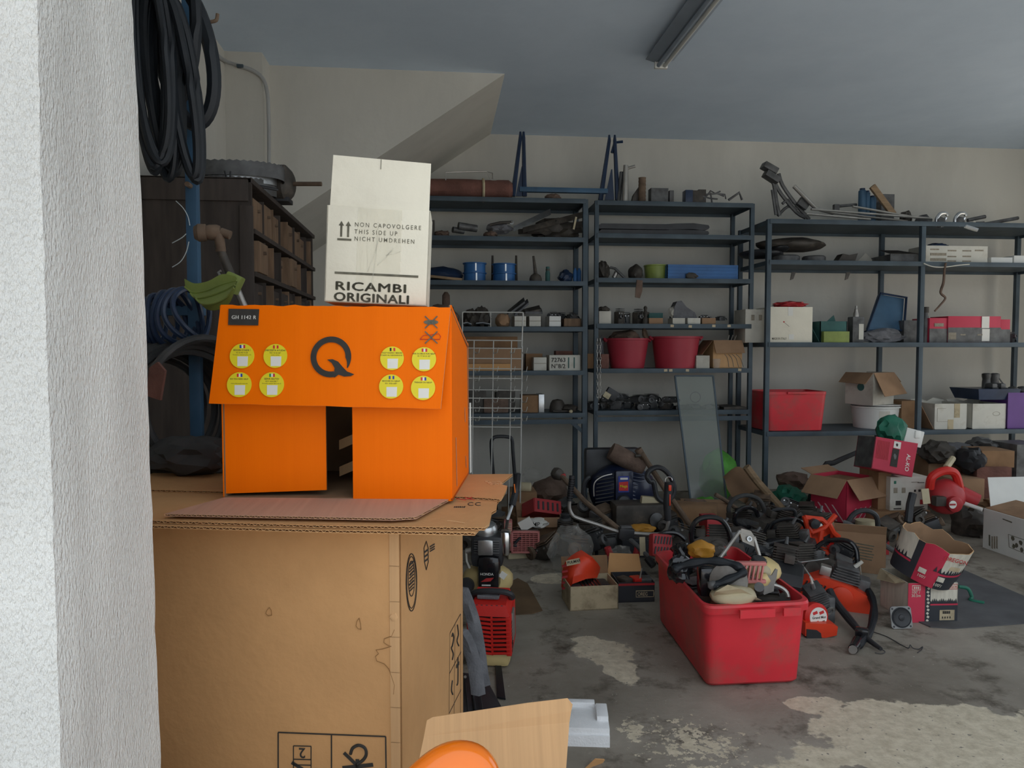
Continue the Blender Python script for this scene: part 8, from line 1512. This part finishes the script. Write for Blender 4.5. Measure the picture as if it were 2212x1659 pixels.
q = [P(1882, 1012, 4.98), P(1970, 1031, 4.98), P(1983, 958, 5.0), P(1892, 943, 5.0)]; n_ = (q[1] - q[0]).cross(q[3] - q[0]).normalized(); n_ = n_ if n_.y > 0 else -n_; t = thing('magenta_box', 'tilted magenta tool box holding a green bag, on the white picture carton', 'box', q[0]); fN = -n_; ux, uz = (q[1] - q[0]).normalized(), (q[3] - q[0]).normalized()
dp = .22; MB().slab(q, n_, .006).build('front_panel', 'magenta', t, smooth=0); MB().slab([q[0], q[3], q[3] + n_ * dp, q[0] + n_ * dp], ux, .006).build('side_panel', 'dark_part2', t, smooth=0); MB().slab([q[1], q[2], q[2] + n_ * dp, q[1] + n_ * dp], -ux, .006).build('side_panel', 'magenta', t, smooth=0); MB().slab([q[0], q[1], q[1] + n_ * dp, q[0] + n_ * dp], uz, .006).build('bottom_panel', 'magenta', t, smooth=0); MB().slab([x + n_ * dp for x in q], -n_, .006).build('back_panel', 'magenta', t, smooth=0)
W2, H2_ = (q[1] - q[0]).length, (q[3] - q[0]).length
def qa(u, v): return q[0] + ux * (u * W2) + uz * (v * H2_) + fN * .002
MB().slab([qa(.45, .78), qa(.62, .78), qa(.62, .99), qa(.45, .99)], fN, .001).build('photo_panel', 'paper_white', t, smooth=0); MB().slab([qa(.43, .2), qa(.60, .2), qa(.60, .76), qa(.44, .76)], fN, .001).build('photo_panel', 'ink', t, smooth=0); MB().blob(qa(.53, .87), (.02, .004, .03), 4, .4, 2, 2).build('photo_print', 'ink', t); MB().blob(qa(.52, .5), (.025, .006, .05), 5, .5, 3, 2).build('photo_print', 'dark_part2', t)
text('AL-KO', qa(.80, .68), -uz, ux, .042, 'paper_white', t, bold=.015)
for r_ in range(9): MB().slab([qa(.06 + .035 * r_, .35), qa(.075 + .035 * r_, .35), qa(.075 + .035 * r_, .92), qa(.06 + .035 * r_, .92)], fN, .0006).build('print', 'red_dull', t, smooth=0)
blobT('green_sack', 'dark green plastic bag bulging out of the magenta box', 'bag', 1893, 1957, 893, 965, 5.10, 'green_dark', .2, 71, .2, 1.7, .35)
t = thing('white_boxlet', 'small crumpled white box tucked into the magenta box', 'box', P(1965, 955, 5.1)); MB(frame(P(1965, 950, 5.08), (.1, -1, 0), (1, 0, -.25))).box((0, .02, 0), (.15, .12, .08), bev=.006).build('body', 'white_plastic', t); MB(frame(P(1978, 938, 5.06), (.3, -1, 0), (1, 0, -.1))).box((0, .0, 0), (.06, .06, .05), bev=.012).build('flap', 'white_plastic', t)
t = thing('red_blower', 'dark red hand-held leaf blower at the foot of the right shelving', 'blower', P(2045, 1110, 5.0)); Y = 4.95
b = MB(); b.blob(P(2043, 1072, Y), (.25, .22, .26), 6, .10, 1.5, 3); b.build('housing', 'red_dull', t); MB().tube(spl([P(2008, 1055, Y - .03), P(2014, 1030, Y - .05), P(2040, 1017, Y - .05), P(2062, 1022, Y - .04), P(2072, 1050, Y - .03), P(2078, 1080, Y)], 6), .030, 10).build('handle', 'red', t); MB().lathe([(.055, 0), (.055, .03), (.04, .04), (0, .04)], frame(P(2058, 1088, Y - .10), (0, -1, 0)), 20).build('starter', 'red_dull', t); MB().lathe([(.028, 0), (.028, .003), (0, .003)], frame(P(2058, 1090, Y - .145), (0, -1, 0)), 18).build('badge', 'paper_white', t); MB().box(P(2058, 1090, Y - .150), (.044, .002, .012)).build('badge_text', 'red_dull', t)
MB().cyl(P(2075, 1065, Y), P(2112, 1082, Y - .05), .055, .05, 16).build('nozzle', 'red_dull', t); MB().box(P(2028, 1082, Y - .08), (.08, .06, .07), bev=.012).build('carburettor', 'dark_part', t); MB().tube([P(2044, 1010, Y - .02), P(2058, 990, Y + .05)], .022, 8).build('label_arm', 'cream', t)
tag(MB(TR(P(2000, 1072, 4.85), 0, -8, -4)).box((0, 0, 0), (.055, .003, .105)).build('paper_tag', 'cream', origin=P(2000, 1090, 4.85)), 'cream paper tag hanging on the red leaf blower', 'tag')
t = thing('black_grip', 'upright black ribbed grip in front of the white picture carton', 'grip', P(1965, 1118, 4.75)); MB().tube([P(1972, 1066, 4.8), P(1966, 1090, 4.78), P(1962, 1128, 4.75)], .026, 10).build('sleeve', 'black', t); MB().tube([P(1962, 1128, 4.75), onZ(1958, 1205)], .014, 8).build('shaft', 'black', t)
for nm, lab, px0, px1, pt, Y_, d, m_, pb in (('brown_carton', 'upper brown carton below the right shelving', 2126, 2190, 974, 5.6, .3, 'kraft_dark', 1010), ('brown_carton', 'lower brown carton below the right shelving', 2124, 2188, 1010, 5.55, .3, 'maroon_cloth', 1080), ('grey_carton', 'grey carton under the shelving at the frame edge', 2190, 2260, 960, 5.7, .3, 'dark_part2', 1110), ('flat_carton', 'pale flattened carton below the right shelving', 2060, 2125, 1035, 5.5, .3, 'kraft_mid', 1100), ('pale_carton', 'long pale carton under the middle post of the right shelving', 2005, 2120, 985, 5.95, .25, 'kraft_mid', 1060)): cbox(nm, lab, px0, px1, pt, Y_, d, m_, openb=False, pbot=pb, rz=random.Random(px0).uniform(-15, 15))
for k, (a_, c_, ya, yb, Y_, m_, lab) in enumerate(((1990, 2060, 950, 1005, 5.9, 'dark_part', 'dark sack below the torn white cartons'), (2070, 2120, 965, 1025, 5.7, 'black', 'round black bag below the torn white cartons'), (2030, 2110, 955, 985, 6.1, 'grey_cloth', 'grey folded cloth below the right shelving'), (2095, 2150, 945, 985, 6.0, 'dark_part2', 'dark crumpled plastic with glints below the shelving'), (2120, 2210, 1075, 1105, 5.3, 'kraft_dark', 'crushed brown paper behind the large white carton'), (2060, 2130, 1090, 1185, 5.2, 'dark_part', 'dark rag beside the red leaf blower'))): blobT('cloth_heap', lab, 'bundle', a_, c_, ya, yb, Y_, m_, .3, 80 + k, .3, 2.4, .3)
tubeT('white_pipe', 'short white plastic pipe right of the red leaf blower', 'pipe', [(2080, 1086, 4.9), (2122, 1101, 4.8)], .014, 'white_plastic', sm=2)
t, M, w_, d, h_ = cbox('manual_carton', 'brown carton with printed lines standing behind the orange chainsaw', 1828, 1925, 1150, 4.35, .2, 'kraft_mid', rz=-28, flaps=(('f', 60, .06), ('l', 55, .06)))
for k in range(6): MB(M).box((.02, -d / 2 - .001, h_ * (.70 - .07 * k)), (w_ * (.42 - .04 * (k % 3)), .001, .007), rot=Matrix.Rotation(.1, 3, 'Y')).build('print', 'ink_grey', t)
cbox('red_carton', 'dark red carton behind the brown printed one', 1868, 1932, 1142, 4.75, .25, 'red_dull', rz=-20, openb=False, pbot=1200)
t = thing('paper_roll', 'cream paper roll under the thick black loop handle', 'roll', P(1870, 1145, 4.75)); MB(TR(P(1870, 1150, 4.78))).lathe([(.068, 0), (.068, .085), (.02, .087)], None, 22).build('roll', 'cream', t)
tubeT('steel_lever', 'long grey metal arm sloping across the red carton', 'arm', [(1822, 1128, 4.5), (1850, 1140, 4.45), (1930, 1190, 4.3)], .016, 'dark_part2', sm=2)
cbox('cream_carton', 'dark carton seen through the black loop handle of the pile', 1528, 1560, 1120, 4.5, .15, 'red_dull', openb=False, pbot=1160)
# ---- anonymous greasy parts that fill the heap --------------------------
fill = [(1080, 1130, 5.2), (1110, 1160, 4.9), (1190, 1160, 4.85), (1240, 1165, 4.7), (1275, 1130, 4.9), (1290, 1160, 4.7), (1320, 1165, 4.75), (1300, 1100, 5.1), (1365, 1170, 4.65), (1440, 1120, 4.95), (1470, 1145, 4.6), (1480, 1200, 4.35), (1455, 1185, 4.2), (1510, 1150, 4.6), (1560, 1140, 4.6), (1585, 1165, 4.4), (1630, 1160, 4.5), (1640, 1190, 4.2), (1670, 1205, 4.15), (1690, 1160, 4.6), (1715, 1110, 5.0), (1745, 1100, 5.2), (1730, 1150, 4.7), (1750, 1190, 4.35), (1735, 1215, 4.15), (1780, 1225, 4.1), (1800, 1210, 4.2), (1815, 1180, 4.4), (1600, 1115, 5.0), (1660, 1100, 5.2), (1640, 1075, 5.5), (1700, 1080, 5.5), (1250, 1095, 5.3), (1225, 1080, 5.5), (1420, 1090, 5.3), (1455, 1140, 5.5), (1905, 1130, 4.8), (1990, 1115, 4.9), (2015, 1120, 4.85), (1940, 1120, 4.85), (1845, 1130, 4.9), (1060, 1150, 4.9), (1060, 1110, 5.3), (1030, 1140, 4.8)]
near_ = ['beside the pink grille cover', 'behind the clear plastic bag', 'below the navy blower', 'left of the handlebar clamp', 'behind the red tote', 'under the tall black loop handle', 'by the grey loop handle', 'in the chainsaw pile', 'left of the red chassis', 'right of the red chassis', 'behind the orange chainsaw', 'below the magenta box']
ords = ['first greasy dark casting', 'second greasy dark casting', 'third greasy dark casting', 'fourth greasy dark casting', 'fifth greasy dark casting', 'sixth greasy dark casting', 'seventh greasy dark casting', 'eighth greasy dark casting']
cnt = {}
def nearest(px, py):
    tab = [(1110, 1160), (1230, 1150), (1310, 1110), (1330, 1165), (1460, 1165), (1530, 1150), (1610, 1110), (1670, 1160), (1735, 1130), (1800, 1160), (1790, 1225), (1950, 1120)]
    return min(range(12), key=lambda i: (tab[i][0] - px) ** 2 + (tab[i][1] - py) ** 2)
for k, (px, py, Y_) in enumerate(fill):
    i = nearest(px, py); cnt[i] = cnt.get(i, 0) + 1; c0 = P(px, py, Y_); r_ = random.Random(k * 7 + 1); s_ = r_.uniform(.15, .24); c0.z = max(0, c0.z - s_ * .5)
    casting('heap_part', '%s %s, counted from the left' % (ords[min(7, cnt[i] - 1)], near_[i]), c0, (s_, s_ * .8, s_ * r_.uniform(.6, .95)), 400 + k, m=r_.choice(['dark_part', 'dark_part2', 'black', 'rubber_worn', 'dark_part']), rz=r_.uniform(-80, 80), rx=r_.uniform(-25, 25), ry=r_.uniform(-25, 25), group='greasy parts in the heap', m2=r_.choice(['dark_part2', 'dark_part', 'rusty']))
